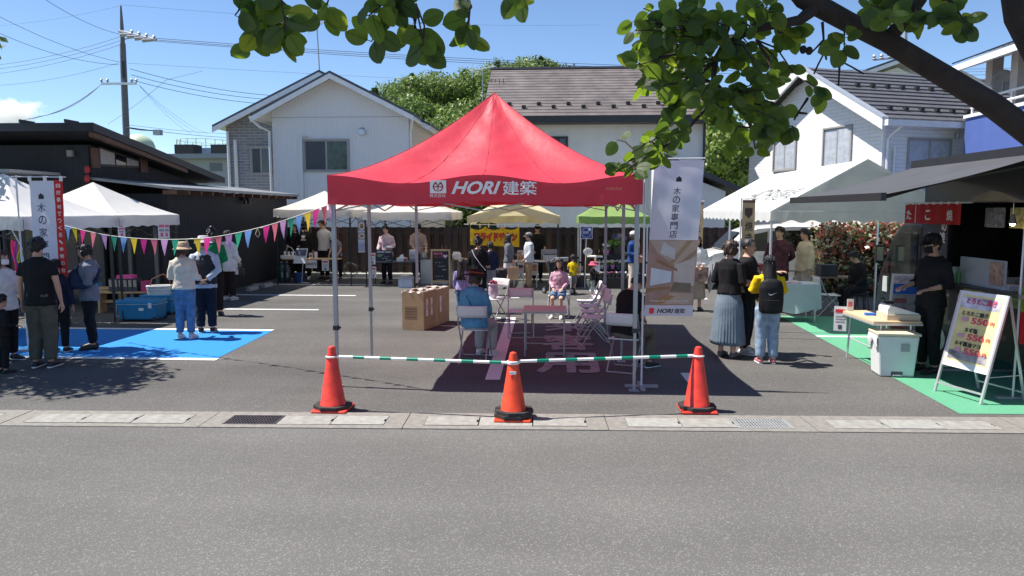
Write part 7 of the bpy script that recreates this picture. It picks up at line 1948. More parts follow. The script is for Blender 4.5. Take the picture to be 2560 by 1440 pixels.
    for k in (1, -1):
        S, E, W_ = arms[k]
        up = (S + Vector((0, 0, .0)))
        b.tube([up, S.lerp(E, .5), E, E.lerp(W_, .35), W_], [.052 * kf, .045 * kf, .037 * kf, .037 * kf, .024], 10)
        Hp, K, A = legs[k]
        b.tube([Hp, Hp.lerp(K, .5), K, K.lerp(A, .35) + Vector((0, .012, 0)), A], [.086, .074, .053, .053, .036], 12)
        fd = Vector((k * .10, -.99, 0)).normalized()
        b.tube([A + Vector((0, .045, -.045)), A + fd * .05 + Vector((0, 0, -.035)), A + fd * .16 + Vector((0, 0, -.055))], [.032, .036, .034], 10, r2=[.036, .042, .020], ref=(1, 0, 0))
    ex = MB()
    for k in (1, -1):
        S, E, W_ = arms[k]
        d = (W_ - E).normalized()
        inward = Vector((-k, 0, 0)) if abs(d.z) > .6 else Vector((0, 0, -1))
        hand(ex, W_, d, inward, k * (1 if abs(d.z) > .6 else -1), .55)
        eyl = MB().ball((0, 0, 0), (.0125, .006, .0065), 8, 6)
        ex.add([TH(Vector((k * .031, -.0975, 1.594)) + Vector(v)) for v in eyl.v], eyl.f, 1)
        eyl = MB().ball((0, 0, 0), (.006, .004, .006), 8, 6)
        ex.add([TH(Vector((k * .031, -.1015, 1.594)) + Vector(v)) for v in eyl.v], eyl.f, 2)
        eyl = MB().bx(-.017, .017, -.003, .003, -.0028, .0028)
        ex.add([TH(Vector((k * .032, -.1015, 1.617)) + Vector(v)) for v in eyl.v], eyl.f, 2)
    eyl = MB().ball((0, 0, 0), (.021, .006, .0065), 10, 6)
    ex.add([TH(Vector((0, -.0955, 1.527)) + Vector(v)) for v in eyl.v], eyl.f, 3)
    sk = skin or (m_skin2 if sex == 'f' else m_skin)
    bo = put(b, 'body', [sk, m_eyew, m_eye, m_lip], None, t, smooth=True, ang=0)
    grow(bo, vox, ex, 0, 3)
    # ---- top
    kind, col = top[0], top[1]
    o_ = dict(hem=.83, sl=.62, inf=.016, slr=.014, nk=1.445)
    o_.update({'tee': {}, 'polo': {}, 'long': dict(sl=1.93, inf=.020), 'shirt': dict(sl=1.92, inf=.024, hem=.80, slr=.020), 'jacket': dict(sl=1.95, inf=.038, slr=.028, hem=.84), 'smock': dict(sl=1.85, inf=.050, slr=.040, hem=.72), 'three': dict(sl=1.45, inf=.026, slr=.022), 'loose': dict(sl=1.25, inf=.026, slr=.020, hem=.86), 'vestover': dict(sl=0, inf=.045, hem=.82)}[kind])
    if len(top) > 2: o_.update(top[2])
    c = MB()
    tz0 = o_['hem']
    if tz0 < .86 and kind in ('smock', 'shirt', 'jacket', 'long', 'tee', 'polo', 'loose', 'three'):
        # flare below the waist
        loft(c, .86, o_['nk'], o_['inf'])
        if seat is None:
            c.tube([T((0, 0, .95)), T((0, 0, max(.62, tz0)))], [.165 * fat + o_['inf'], .172 * fat + o_['inf'] * 1.25], 16, ref=(1, 0, 0), r2=[.115 * fat + o_['inf'], .125 * fat + o_['inf'] * 1.25])
        else:
            c.tube([T((0, 0, .95)), T((0, 0, .84))], [.168 * fat + o_['inf'], .172 * fat + o_['inf']], 16, ref=(1, 0, 0), r2=[.118 * fat + o_['inf'], .122 * fat + o_['inf']])
    else:
        loft(c, max(.80, tz0), o_['nk'], o_['inf'])
    for k in (1, -1):
        if o_['sl'] > 0:
            pl = part_along(arms[k], o_['sl']); r0 = .055 * kf
            r0 = .046 * kf
            rr = [r0 + o_['slr'] * .75, (.050 if len(pl) == 2 else .040) * kf + o_['slr']] + ([.030 * kf + o_['slr']] if len(pl) == 3 else [])
            pl2 = [pl[0]] + [pl[0].lerp(pl[1], .5)] + pl[1:]; rr2 = [rr[0], (rr[0] + rr[1]) / 2] + rr[1:]
            c.tube(pl2, rr2, 12)
    so = put(c, {'jacket': 'jacket', 'smock': 'smock', 'vestover': 'vest'}.get(kind, 'shirt'), col, None, t, smooth=True, ang=0)
    grow(so, vox * 1.1, None, .013 if kind != 'tee' else .010, 3, int(abs(x * 100 + y * 37)))
    if kind in ('polo', 'shirt', 'jacket') or collar is not None:
        cc_ = MB(); rr = .062 if sex == 'm' else .056
        ring_ = [T((rr * 1.12 * math.cos(a), .012 + rr * math.sin(a), 1.452 - .018 * max(0, -math.sin(a)))) for a in np.linspace(-math.pi / 2 + .25, 1.5 * math.pi - .25, 18)]
        cc_.tube(ring_, .014, 6)
        put(cc_, 'collar', collar or col, None, t, smooth=True)
    # ---- bottom
    bk, bc = bottom[0], bottom[1]
    bo_ = dict(leg=1.93, inf=.022, w=1.0)
    bo_.update({'trousers': {}, 'jeans': dict(inf=.018), 'wide': dict(inf=.034, w=1.3), 'shorts': dict(leg=.80, inf=.035, w=1.2), 'skirt': {}, 'mini': {}}[bk])
    if len(bottom) > 2: bo_.update(bottom[2])
    if bk in ('trousers', 'jeans', 'wide', 'shorts'):
        c = MB(); loft(c, .80, 1.0, .012)
        c.tube([Vector((0, 0, .95 + dz)), Vector((0, 0, .80 + dz))], [.168 * fat, .15 * fat], 16, ref=(1, 0, 0), r2=[.122 * fat, .11 * fat])
        for k in (1, -1):
            pl = part_along(legs[k], bo_['leg']); i_ = bo_['inf'] * .62
            if len(pl) == 2:
                c.tube([pl[0], pl[0].lerp(pl[1], .5), pl[1]], [.090 + i_, .082 + i_, .075 + i_ * 1.3], 12)
            else:
                c.tube([pl[0], pl[0].lerp(pl[1], .5), pl[1], pl[1].lerp(pl[2], .5), pl[2]], [.090 + i_, .080 + i_, .060 + i_ * bo_['w'], .055 + i_ * bo_['w'], .042 + i_ * 1.2 * bo_['w']], 12)
        po = put(c, 'shorts' if bk == 'shorts' else 'trousers', bc, None, t, smooth=True, ang=0)
        grow(po, vox * 1.15, None, .012, 3, int(abs(x * 77 + y * 13)))
    else:
        z1 = bo_.get('hem', .22 if bk == 'skirt' else .62); fl = bo_.get('flare', .12 if bk == 'skirt' else .05); npl = bo_.get('pleats', 26)
        def sk_(u, v):
            an = 2 * math.pi * u; z = 1.02 + (z1 - 1.02) * v
            hip = min(1, v / .28 if bk == 'skirt' else v / .6)
            ra, rb = .130 + .055 * hip + fl * v, .100 + .038 * hip + fl * .9 * v
            pl = .010 * v * math.sin(npl * an) + .012 * v * math.sin(5 * an + 1)
            return (((ra + pl) * math.cos(an)), ((rb + pl) * math.sin(an)) + (.0 if seat is None else -.12 * v), z + dz)
        put(MB().grid(sk_, 104, 14), 'skirt', bc, None, t, smooth=True, ang=0, solid=.006)
    # ---- shoes
    for k in (1, -1):
        A = legs[k][2]; fd = Vector((k * .10, -.99, 0)).normalized(); c = MB()
        zf = -.085
        c.tube([A + Vector((0, .062, -.045)), A + Vector((0, .03, -.040)), A + fd * .06 + Vector((0, 0, -.036)), A + fd * .13 + Vector((0, 0, -.046)), A + fd * .185 + Vector((0, 0, -.056)), A + fd * .205 + Vector((0, 0, -.06))], [.022, .040, .043, .046, .036, .016], 12, r2=[.022, .042, .044, .030, .022, .012], ref=(1, 0, 0))
        c.tube([A + Vector((0, 0, .0)), A + Vector((0, 0, -.045))], [.044, .046], 12)
        sh = put(c, 'shoe', (shoe[0] if shoe else black_print), None, t, smooth=True, ang=0)
        so_ = MB(); so_.tube([A + Vector((0, .062, -.073)), A + Vector((0, .03, -.074)), A + fd * .06 + Vector((0, 0, -.074)), A + fd * .13 + Vector((0, 0, -.074)), A + fd * .195 + Vector((0, 0, -.074)), A + fd * .212 + Vector((0, 0, -.073))], [.028, .043, .042, .048, .036, .014], 10, r2=[.010] * 6, ref=(1, 0, 0))
        put(so_, 'sole', (shoe[1] if shoe and len(shoe) > 1 else M('sole_dark', (.05, .05, .05), .8)), None, sh, smooth=True)
    # ---- hair
    hk, hm = hair
    hm = hm or h_black
    if hk:
        r = random.Random(int(abs(x * 991 + y * 57)))
        ncol, nrow = 56, 14
        cen = Vector((0, -.004, 1.615))
        rad = Vector((.086, .103, .101)) * (.955 if hk == 'buzz' else 1.0)
        zend = {'short': None, 'buzz': None, 'bun': None, 'bob': 1.50, 'long': 1.20, 'mid': 1.42, 'child': 1.535}[hk]
        jit = [r.uniform(-1, 1) for _ in range(ncol + 1)]; jit[-1] = jit[0]
        def hf(u, v):
            an = 2 * math.pi * u                     # 0 = front
            j = jit[int(round(u * ncol)) % ncol]
            fr = (1 + math.cos(an)) / 2              # 1 front .. 0 back
            e_end = R(28 + 9 * j) if fr > .82 else R(-8 + 4 * j) if fr > .55 else R(-30 + 4 * j) if fr > .2 else R(-52 + 4 * j)
            if hk in ('bob', 'long', 'mid', 'child') : e_end = R(20 + 9 * j) if fr > .80 else R(-10)
            if hk == 'buzz': e_end = R(38) if fr > .8 else R(0) if fr > .5 else R(-38)
            lowr = hk in ('bob', 'long', 'mid', 'child') and fr <= .80
            vs_ = .72 if lowr else 1.0
            if v <= vs_:
                el = math.pi / 2 + (e_end - math.pi / 2) * (v / vs_)
                k = 1 + .025 * math.sin(an * 9 + v * 4) + .02 * j * v
                d = Vector((math.sin(an) * math.cos(el) * rad.x * k, -math.cos(an) * math.cos(el) * rad.y * k, math.sin(el) * rad.z * k))
                return TH(cen + d)
            f = (v - vs_) / (1 - vs_)
            base = Vector((math.sin(an) * math.cos(e_end) * rad.x, -math.cos(an) * math.cos(e_end) * rad.y, math.sin(e_end) * rad.z)) + cen
            ze_ = (zend + .02 * j) if fr < .6 else max(zend + .02 * j, zend)
            fl_ = 1.0 + .10 * math.sin(f * math.pi) * (1 if hk == 'bob' else .4) - (.10 if hk == 'bob' else .0) * f + (.40 * f if hk == 'long' else .15 * f if hk == 'mid' else 0) * (1 + .15 * j)
            back = .035 * f if hk in ('long', 'mid') and fr < .5 else 0
            return TH(Vector((base.x * fl_, base.y * fl_ + back, base.z + (ze_ - base.z) * f)))
        hb_ = MB().grid(hf, ncol, nrow)
        if hk != 'buzz':
            for q_ in range(70 if hk in ('short', 'bun') else 34):
                u_, v_ = r.random(), r.uniform(.25, .92)
                a_, b_ = hf(round(u_ * ncol) / ncol, v_), hf(round(u_ * ncol) / ncol, min(1, v_ + .22))
                out_ = (a_ - TH(cen)).normalized(); d_ = (b_ - a_)
                if d_.length < .004: continue
                L_ = r.uniform(.03, .055)
                tip_ = a_ + d_.normalized() * L_ + out_ * r.uniform(.002, .012) + Vector((r.uniform(-.008, .008), r.uniform(-.008, .008), 0))
                hb_.tube([a_ - out_ * .004, (a_ + tip_) / 2 + out_ * .008, tip_], [.011, .010, .002], 5)
        if hk == 'bun':
            q = MB().ball((0, .05, 1.725), (.040, .040, .034), 12, 8); hb_.add([TH(Vector(v)) for v in q.v], q.f)
        put(hb_, 'hair', hm, None, t, smooth=True, ang=0, solid=.008)
    # ---- hats
    if hat:
        ht_, hc = hat[0], hat[1]; c = MB()
        def hl(prof, n=28, tiltx=0, sx=1.0, sy=1.18, cz=1.615):
            q = MB().lathe(prof, n, (0, 0, 0)); m_ = Matrix.Translation((0, -.002, cz)) @ Matrix.Rotation(R(tiltx), 4, 'X')
            c.add([TH(m_ @ Vector((v[0] * sx, v[1] * sy, v[2]))) for v in q.v], q.f)
        if ht_ == 'cap':
            hl([(.091, .005), (.094, .04), (.084, .080), (.052, .108), (.012, .118), (.0, .118)])
            co_ = put(c, 'cap', hc, None, t, smooth=True, ang=0)
            q = MB(); pts = [(.085 * math.sin(a), -.085 * math.cos(a) - .01) for a in np.linspace(-1.25, 1.25, 13)]
            out = [(.080 * math.sin(a) * 1.02, -.09 - .085 * math.cos(a) ** .8) for a in np.linspace(-1.25, 1.25, 13)]
            q.add([TH(Vector((x_, y_, 1.627))) for x_, y_ in pts] + [TH(Vector((x_, y_, 1.607 + .0 * x_))) for x_, y_ in out], [(i, i + 1, 14 + i, 13 + i) for i in range(12)])
            put(q, 'brim', hat[2] if len(hat) > 2 else hc, None, co_, smooth=True, solid=.006)
        elif ht_ == 'bucket':
            hl([(.158, -.025), (.150, -.020), (.105, .028), (.096, .035), (.090, .085), (.075, .105), (0, .110)], sy=1.08)
            co_ = put(c, 'bucket_hat', hc, None, t, smooth=True, ang=0)
            q = MB(); rr = .1005
            q.tube([TH(Vector((rr * math.cos(a), rr * 1.08 * math.sin(a), 1.655))) for a in np.linspace(0, 2 * math.pi, 33)], .006, 6)
            put(q, 'hat_band', hat[2] if len(hat) > 2 else hc, None, co_, smooth=True)
        elif ht_ == 'sunhat':
            hl([(.185, .0), (.180, .006), (.100, .030), (.094, .04), (.090, .085), (.07, .105), (0, .110)], tiltx=0)
            co_ = put(c, 'sun_hat', hc, None, t, smooth=True, ang=0)
            q = MB(); q.tube([TH(Vector((.1 * math.cos(a), .1 * 1.15 * math.sin(a), 1.668))) for a in np.linspace(0, 2 * math.pi, 33)], .014, 6)
            q.grid(lambda u, v: TH(Vector((.05 + .03 * u - .01 * v, .11 + .02 * v, 1.67 - .16 * v))), 2, 5)
            put(q, 'hat_ribbon', hat[2], None, co_, smooth=True)
    if mask:
        q = MB().grid(lambda u, v: TH(Vector((.062 * math.sin((u - .5) * 2.5), -.020 - .098 * math.cos((u - .5) * 2.2) * (1 - .12 * (2 * v - 1) ** 2), 1.497 + .085 * v))), 12, 6)
        mo = put(q, 'face_mask', mask, None, t, smooth=True, ang=0, solid=.004)
    if glasses:
        q = MB()
        for k in (1, -1):
            q.tube([TH(Vector((k * .033 + .021 * math.cos(a), -.110, 1.592 + .017 * math.sin(a)))) for a in np.linspace(0, 2 * math.pi, 13)], .0022, 4)
            q.tube([TH(Vector((k * .054, -.108, 1.595))), TH(Vector((k * .080, .0, 1.592)))], .002, 4)
        put(q, 'glasses', black_print, None, t)
    return dict(root=t, T=T, TH=TH, arms=arms, legs=legs, s=s, M=Matrix.Translation((x, y, z0)) @ Matrix.Rotation(R(rz), 4, 'Z') @ Matrix.Scale(s, 4))
def child_part(pp, mb, name, mat, **k): return put(mb, name, mat, None, pp['root'], **k)
def ppl(px, pyf, pyt, Y=None):
    """ground place and height of a figure from its photo pixels"""
    p = G(px, pyf) if Y is None else at(px, 700, Y)
    return p.x, p.y, at(px, pyt, p.y).z
def P(label, px, pyf, pyt, rz, Y=None, hmin=None, **k):
    x, y, h = ppl(px, pyf, pyt, Y)
    return person(label, x, y, h, rz, **k)
cb_black, cb_navy = cloth_m('black', (.014, .014, .016)), cloth_m('navy', (.018, .022, .045))
cb_white, cb_cream = cloth_m('white', (.72, .71, .69)), cloth_m('cream', (.66, .58, .47))
cb_jean, cb_ljean, cb_dnav = cloth_m('jean', (.10, .19, .33), var=.3), cloth_m('light_jean', (.27, .37, .48), var=.28), cloth_m('dark_navy', (.012, .016, .028))
cb_grey, cb_olive, cb_tan = cloth_m('grey', (.20, .20, .21)), cloth_m('olive', (.10, .10, .08)), cloth_m('tan', (.36, .24, .14))
s_white = (M('shoe_white', (.7, .69, .67), .6), white_print); s_black = (M('shoe_black', (.02, .02, .02), .5),); s_bw = (M('shoe_black', (.02, .02, .02), .5), white_print)
# ---- left group
P('man in black polo and grey-olive trousers, seen from behind by the banner', 112, 918, 596, 186, top=('polo', cb_black), bottom=('trousers', cb_olive, dict(inf=.035, w=1.3)), shoe=s_bw, fat=1.06, turn=10)
P('woman with white mask and auburn hair facing the man in black polo', 22, 902, 628, 75, sex='f', top=('shirt', cb_white), bottom=('trousers', cb_black), shoe=s_bw, hair=('mid', h_red), mask=white_print, armL='hold')
P('small dark-haired child in black clothes beside the masked woman', 12, 932, 745, 150, top=('long', cb_black), bottom=('trousers', cb_black), shoe=s_black, hair=('short', h_black), hs=1.3, armR='hold', fat=1.1)
P('person in navy tracksuit with white sleeve stripes hidden behind the man in polo', 152, 880, 650, 190, top=('long', cb_navy), bottom=('trousers', cb_black), shoe=s_bw)
sm = P('man in blue-grey shirt carrying a baby in a navy sling', 232, 872, 612, -62, top=('shirt', cloth_m('bluegrey', (.17, .19, .23))), bottom=('trousers', cb_black), shoe=s_black, armR='down', armL='fold', tilt=12, hair=('child', h_black))
sl_ = MB()
sl_.tube([sm['T']((-.15, .06, 1.42)), sm['T']((-.10, -.10, 1.36)), sm['T']((.04, -.20, 1.20)), sm['T']((.17, -.16, 1.08)), sm['T']((.21, -.02, 1.05)), sm['T']((.16, .12, 1.12)), sm['T']((-.05, .15, 1.30)), sm['T']((-.15, .08, 1.42))], [.03, .045, .09, .10, .05, .03, .03, .03], 12)
child_part(sm, sl_, 'baby_sling', cloth_m('sling', (.022, .035, .075)), smooth=True, ang=0)
bpw = sm['M'] @ sm['T']((-.02, -.26, 1.16))
bb = thing('person', 'baby with dark hair lying in the navy sling', 'person', bpw, R(-62))
q = MB(); q.ball((0, 0, .06), (.058, .066, .066), 14, 10).ball((0, -.05, .045), (.035, .03, .04), 10, 8).tube([(0, .02, .02), (.05, .02, -.08), (.12, .04, -.14)], [.035, .06, .05], 10).tube([(.0, -.02, -.02), (-.03, -.07, -.10), (-.02, -.10, -.13)], [.02, .018, .012], 8).tube([(.12, .04, -.14), (.13, -.06, -.2), (.10, -.09, -.28)], [.035, .028, .018], 8)
o = put(q, 'body', m_skin2, None, bb, smooth=True, ang=0); grow(o, .011, None, 0, 3)
put(MB().ball((0, .008, .066), (.062, .068, .068), 14, 10), 'hair', h_brown, None, bb, smooth=True)
# ---- the pair by the coolers
hw = P('woman in beige bucket hat, cream jumper and blue jeans with a basket', 466, 846, 607, 184, sex='f', top=('long', cb_cream, dict(hem=.88, inf=.034, slr=.026)), bottom=('wide', cb_jean, dict(inf=.026, w=1.2)), shoe=s_white, hair=('bob', h_brown), hat=('bucket', cloth_m('hat_beige', (.50, .38, .25)), cloth_m('hat_band', (.40, .30, .20))), armL='hold', armR='hold', turn=-10, fat=1.06)
w_ = hw['M'] @ hw['arms'][1][1]
bk = thing('wicker_basket', 'pale striped wicker basket hanging on the arm of the woman in bucket hat', 'basket', w_ + Vector((-.17, -.02, -.30)), R(20))
for k in range(6): put(MB().tube([(.17 * 1.05 * math.cos(a) * (1 + .03 * k), .10 * math.sin(a) * (1 + .03 * k), .012 + .026 * k) for a in np.linspace(0, 2 * math.pi, 25)], .0135, 6), 'woven_band', M('wicker_%d' % (k % 2), ((.55, .47, .36), (.62, .60, .56))[k % 2], .8, .15, scale=40), None, bk, smooth=True)
put(MB().lathe([(.0, .004), (.16, .006)], 20, sy=.6), 'base', M('wicker_0', (.55, .47, .36)), None, bk)
put(MB().tube([(-.15, 0, .14), (-.12, 0, .26), (0.06, 0, .34), (.14, 0, .26), (.17, 0, .14)], .010, 6), 'handle', M('basket_leather', (.20, .08, .04), .6), None, bk, smooth=True)
vm = P('man in dark quilted vest, pale blue shirt and patterned white cap, hands behind back', 518, 831, 592, 196, top=('shirt', cloth_m('paleblue', (.46, .52, .62))), bottom=('trousers', cb_dnav, dict(inf=.034, w=1.2)), shoe=s_bw, hair=('short', h_brown), hat=('bucket', cloth_m('hat_pale', (.55, .50, .55), var=.35)), armL='back', armR='back', mask=white_print, turn=40, lean=4)
v_ = MB()
v_.tube([vm['T']((0, 0, z)) for z in (.86, 1.0, 1.2, 1.36, 1.42)], [.205, .200, .208, .205, .12], 16, ref=(1, 0, 0), r2=[.158, .150, .158, .135, .09])
o = child_part(vm, v_, 'vest', cloth_m('vest', (.03, .034, .04)), smooth=True, ang=0); grow(o, .015, None, .01, 2, 5)
P('woman with tied-up hair in bright green jumper behind the man in vest', 534, 0, 572, 200, Y=14.6, sex='f', top=('loose', cloth_m('green', (.01, .20, .08)), dict(sl=1.9)), bottom=('trousers', cb_black), shoe=s_black, hair=('bun', h_black), armL='fold', armR='fold')
x_, y_, h_ = ppl(572, 0, 578, 17.2)
hwm = person('woman in loose white smock with black handbag behind the green jumper', x_, y_, h_, 172, sex='f', top=('smock', cb_white, dict(inf=.062)), bottom=('wide', cloth_m('darkbrown', (.03, .02, .02))), shoe=s_white, hair=('short', h_black), armR='bag', armL='fold', turn=-20)
hbp = hwm['M'] @ hwm['arms'][-1][2]
hb = thing('handbag', 'black handbag with white panel carried by the woman in white smock', 'bag', hbp + Vector((.02, -.10, -.30)), R(-10))
put(MB().ext([(-.15, -.05, 0), (.15, -.05, 0), (.13, -.05, .17), (-.13, -.05, .17)], (0, .10, 0)), 'bag_body', M('leather_black', (.015, .015, .016), .35), None, hb, bevel=.02)
put(MB().bx(-.10, .02, -.054, -.051, .02, .14), 'white_panel', white_print, None, hb)
put(MB().tube([(-.09, 0, .17), (-.07, 0, .26), (.07, 0, .26), (.09, 0, .17)], .009, 6), 'handle', M('leather_black', (.015, .015, .016)), None, hb, smooth=True)
# ---- stall one
P('man in plain black top standing beside the gas bottles behind the 500 yen table', 739, 0, 562, 12, Y=22.75, top=('long', cb_black), bottom=('trousers', cb_black), shoe=s_bw, armL='hold', armR='hold')
ad = P('man in black cap, mask and black sweatshirt with white logo behind the 500 yen table', 765, 0, 557, 4, Y=22.6, top=('long', cb_black, dict(inf=.032, slr=.026)), bottom=('trousers', cb_black), shoe=s_white, hat=('cap', cb_black), mask=cb_black)
lo = MB()
for ax_, ay_, rx_, rz_ in ((0, .03, .018, .05), (-.035, .02, .016, .042), (.035, .02, .016, .042)):
    lo.poly([(ax_ + rx_ * math.cos(a) + (-.0 if ax_ == 0 else ax_ * .5 * math.sin(a)), 0, ay_ + rz_ * math.sin(a)) for a in np.linspace(0, 2 * math.pi, 13)[:-1]])
lo.bx(-.055, .055, -.001, 0, -.036, -.030).bx(-.05, .05, -.001, 0, -.022, -.016)
o = child_part(ad, lo, 'chest_logo', white_print); o.matrix_local = Matrix.Translation(ad['T']((0, -.172, 1.27)))
text('adidas', white_print, ad['root'], Matrix.Translation(ad['T']((0, -.172, 1.20))), .04, width=.15, bold=.03)
P('bespectacled man in pale grey polo with hands behind back at the 500 yen table', 812, 0, 551, -22, Y=22.6, top=('polo', cloth_m('pale_grey', (.48, .48, .50))), bottom=('trousers', cb_black), shoe=s_black, armL='back', armR='back', glasses=True, turn=-25, tilt=10)
P('person in white cap and blue-grey tee leaning over the 500 yen table', 846, 0, 582, -20, Y=22.45, top=('tee', cloth_m('slate', (.16, .18, .23))), bottom=('trousers', cb_black), shoe=s_bw, hat=('cap', cb_white), armL='table', armR='table', lean=14, tilt=22)
# ---- stall two
pw = P('woman in lilac-pink shirt holding a white tray at the drink stall', 968, 0, 564, -12, Y=21.35, sex='f', top=('shirt', cloth_m('lilac', (.50, .37, .43))), bottom=('trousers', cb_dnav), shoe=s_black, hair=('bun', h_black), armL='hold', armR='table', tilt=14, turn=-10)
tp_ = pw['M'] @ pw['arms'][1][2]
small('foam_tray', 'white foam tray held by the woman in lilac-pink shirt', 'tray', tp_ + Vector((.02, -.10, .01)), [('tray', MB().bx(-.11, .11, -.09, .09, 0, .025), white_plastic), ('food', MB().ball((0, 0, .035), (.09, .07, .025), 10, 6), white_print, 1)])
P('man in black cap and mauve shirt working at the steel counter', 1046, 0, 561, 25, Y=22.1, top=('three', cloth_m('mauve', (.30, .22, .21)), dict(sl=1.55)), bottom=('trousers', cb_black), shoe=s_black, hat=('cap', cb_black), armL='table', armR='table', tilt=14, collar=cloth_m('mauve', (.30, .22, .21)))
# ---- customers round the chicken stall
bw_ = P('woman in black top and shorts with a white bag strap, hair in a bun', 1196, 0, 594, 172, Y=15.3, sex='f', top=('loose', cb_black, dict(sl=1.1)), bottom=('shorts', cb_black), shoe=s_black, hair=('bun', h_black), armL='hold', armR='hold', fat=1.1)
q = MB(); q.tube([bw_['T'](p) for p in ((.12, .10, 1.43), (.05, .155, 1.30), (-.10, .165, 1.10), (-.19, .10, .98))], .008, 6)
child_part(bw_, q, 'bag_strap', white_print, smooth=True)
P('long-haired child in lavender beside the woman with the bag strap', 1154, 0, 652, 165, Y=14.6, sex='f', top=('long', cloth_m('lavender', (.34, .30, .55))), bottom=('jeans', cb_jean), shoe=s_white, hair=('long', h_black), hs=1.2)
P('boy in navy sweatshirt and grey trousers waiting before the yellow banner', 1226, 738, 608, 188, top=('long', cb_navy), bottom=('trousers', cb_grey), shoe=s_black, hs=1.12)
gj = P('girl in grey denim jacket and pale shorts facing the boy in cap', 1272, 724, 586, 88, sex='f', top=('jacket', cloth_m('greydenim', (.13, .135, .15))), bottom=('mini', cloth_m('paleshort', (.50, .46, .48)), dict(hem=.66, flare=.02, pleats=6)), shoe=s_bw, hair=('mid', h_black), armL='hold', armR='bag', turn=8)
bgp = gj['M'] @ gj['arms'][-1][2]
small('paper_bag', 'brown paper carrier bag held by the girl in denim jacket', 'bag', Vector((bgp.x + .03, bgp.y - .06, bgp.z - .52)), [('bag', MB().ext([(-.12, -.05, 0), (.12, -.05, 0), (.12, -.05, .34), (-.12, -.05, .34)], (0, .10, 0)), M('kraft', (.45, .29, .16), .8)), ('handle', MB().tube([(-.06, 0, .34), (-.05, 0, .42), (.05, 0, .42), (.06, 0, .34)], .005, 5), M('kraft_h', (.4, .26, .15)))])
P('boy in grey cap, white sweatshirt with navy sleeves and tan trousers', 1322, 724, 583, -82, top=('long', cloth_m('white_sweat', (.55, .57, .60)), dict(inf=.036, slr=.03)), bottom=('wide', cb_tan), shoe=s_bw, hat=('cap', cloth_m('greycap', (.22, .21, .21))), armL='bag', armR='hold')
P('vendor in black cap and black top behind the fried chicken table', 1343, 0, 563, 10, Y=22.0, top=('three', cb_black), bottom=('trousers', cb_black), shoe=s_black, hat=('cap', cb_black), armL='table', armR='table', tilt=6)
P('little boy in yellow tee and dark cap beside the pushchair', 1432, 734, 641, 160, top=('tee', cloth_m('yellow', (.70, .50, .01))), bottom=('shorts', cb_grey, dict(leg=1.1)), shoe=s_black, hair=('short', h_black), hs=1.3, armL='hold', armR='down', turn=25)
sg_ = person('girl in pink hooded top sitting on a folding chair under the red tent', CH['g'].x, CH['g'].y, 1.34, -10, sex='f', top=('long', cloth_m('pinktop', (.55, .34, .42))), bottom=('shorts', cb_jean), shoe=s_white, hair=('mid', h_black), seat=.445, armL='lap', armR='lap', hs=1.15)
q = MB(); q.tube([sg_['T'](p) for p in ((-.12, -.02, 1.43), (-.05, -.125, 1.30), (.08, -.14, 1.10), (.17, -.08, .98))], .007, 6); child_part(sg_, q, 'bag_strap', black_print)
P('toddler in pink sun hat, black top and camouflage trousers', 1481, 737, 660, 78, top=('long', cb_black), bottom=('trousers', cloth_m('camo', (.24, .25, .23), var=.6), dict(inf=.05, w=1.4)), shoe=(M('shoe_pink', (.6, .2, .22), .6), white_print), hair=('child', h_black), hat=('bucket', cloth_m('hatpink', (.70, .10, .18)), cloth_m('hatpink2', (.6, .4, .42))), hs=1.45, armL='point', armR='point', fat=1.25)
P('girl with brown hair and bare shoulder behind the flower stall side table', 1492, 0, 622, 75, Y=21.5, sex='f', top=('tee', cloth_m('peach', (.55, .36, .28)), dict(sl=.3)), bottom=('trousers', cb_black), shoe=s_black, hair=('mid', h_brown), armL='hold', armR='hold', hs=1.12)
fw_ = P('woman in white cap, blue cardigan and cream trousers beside the flower stand', 1582, 0, 580, 60, Y=19.3, sex='f', top=('jacket', cloth_m('royal', (.02, .06, .20))), bottom=('wide', cb_cream, dict(inf=.03)), shoe=s_black, hair=('bob', h_brown), hat=('cap', cb_white), armL='fold', armR='hold', turn=15)
bg_ = fw_['M'] @ fw_['T']((-.10, -.24, .86))
small('shoulder_bag', 'rust brown shoulder bag in front of the woman in blue cardigan', 'bag', bg_, [('bag', MB().ext([(-.10, -.04, 0), (.10, -.04, 0), (.13, -.04, .20), (-.13, -.04, .20)], (0, .08, 0)), M('leather_rust', (.25, .07, .03), .5)), ('strap', MB().tube([(-.1, 0, .2), (-.02, .02, .62), (.1, 0, .2)], .008, 5), M('leather_rust', (.25, .07, .03)))], rz=60)
P('florist in black with white mask in the shade of the green tent', 1548, 0, 585, 5, Y=22.4, sex='f', top=('long', cb_black), bottom=('trousers', cb_black), shoe=s_black, hair=('bun', h_black), mask=white_print, armL='hold', armR='hold')
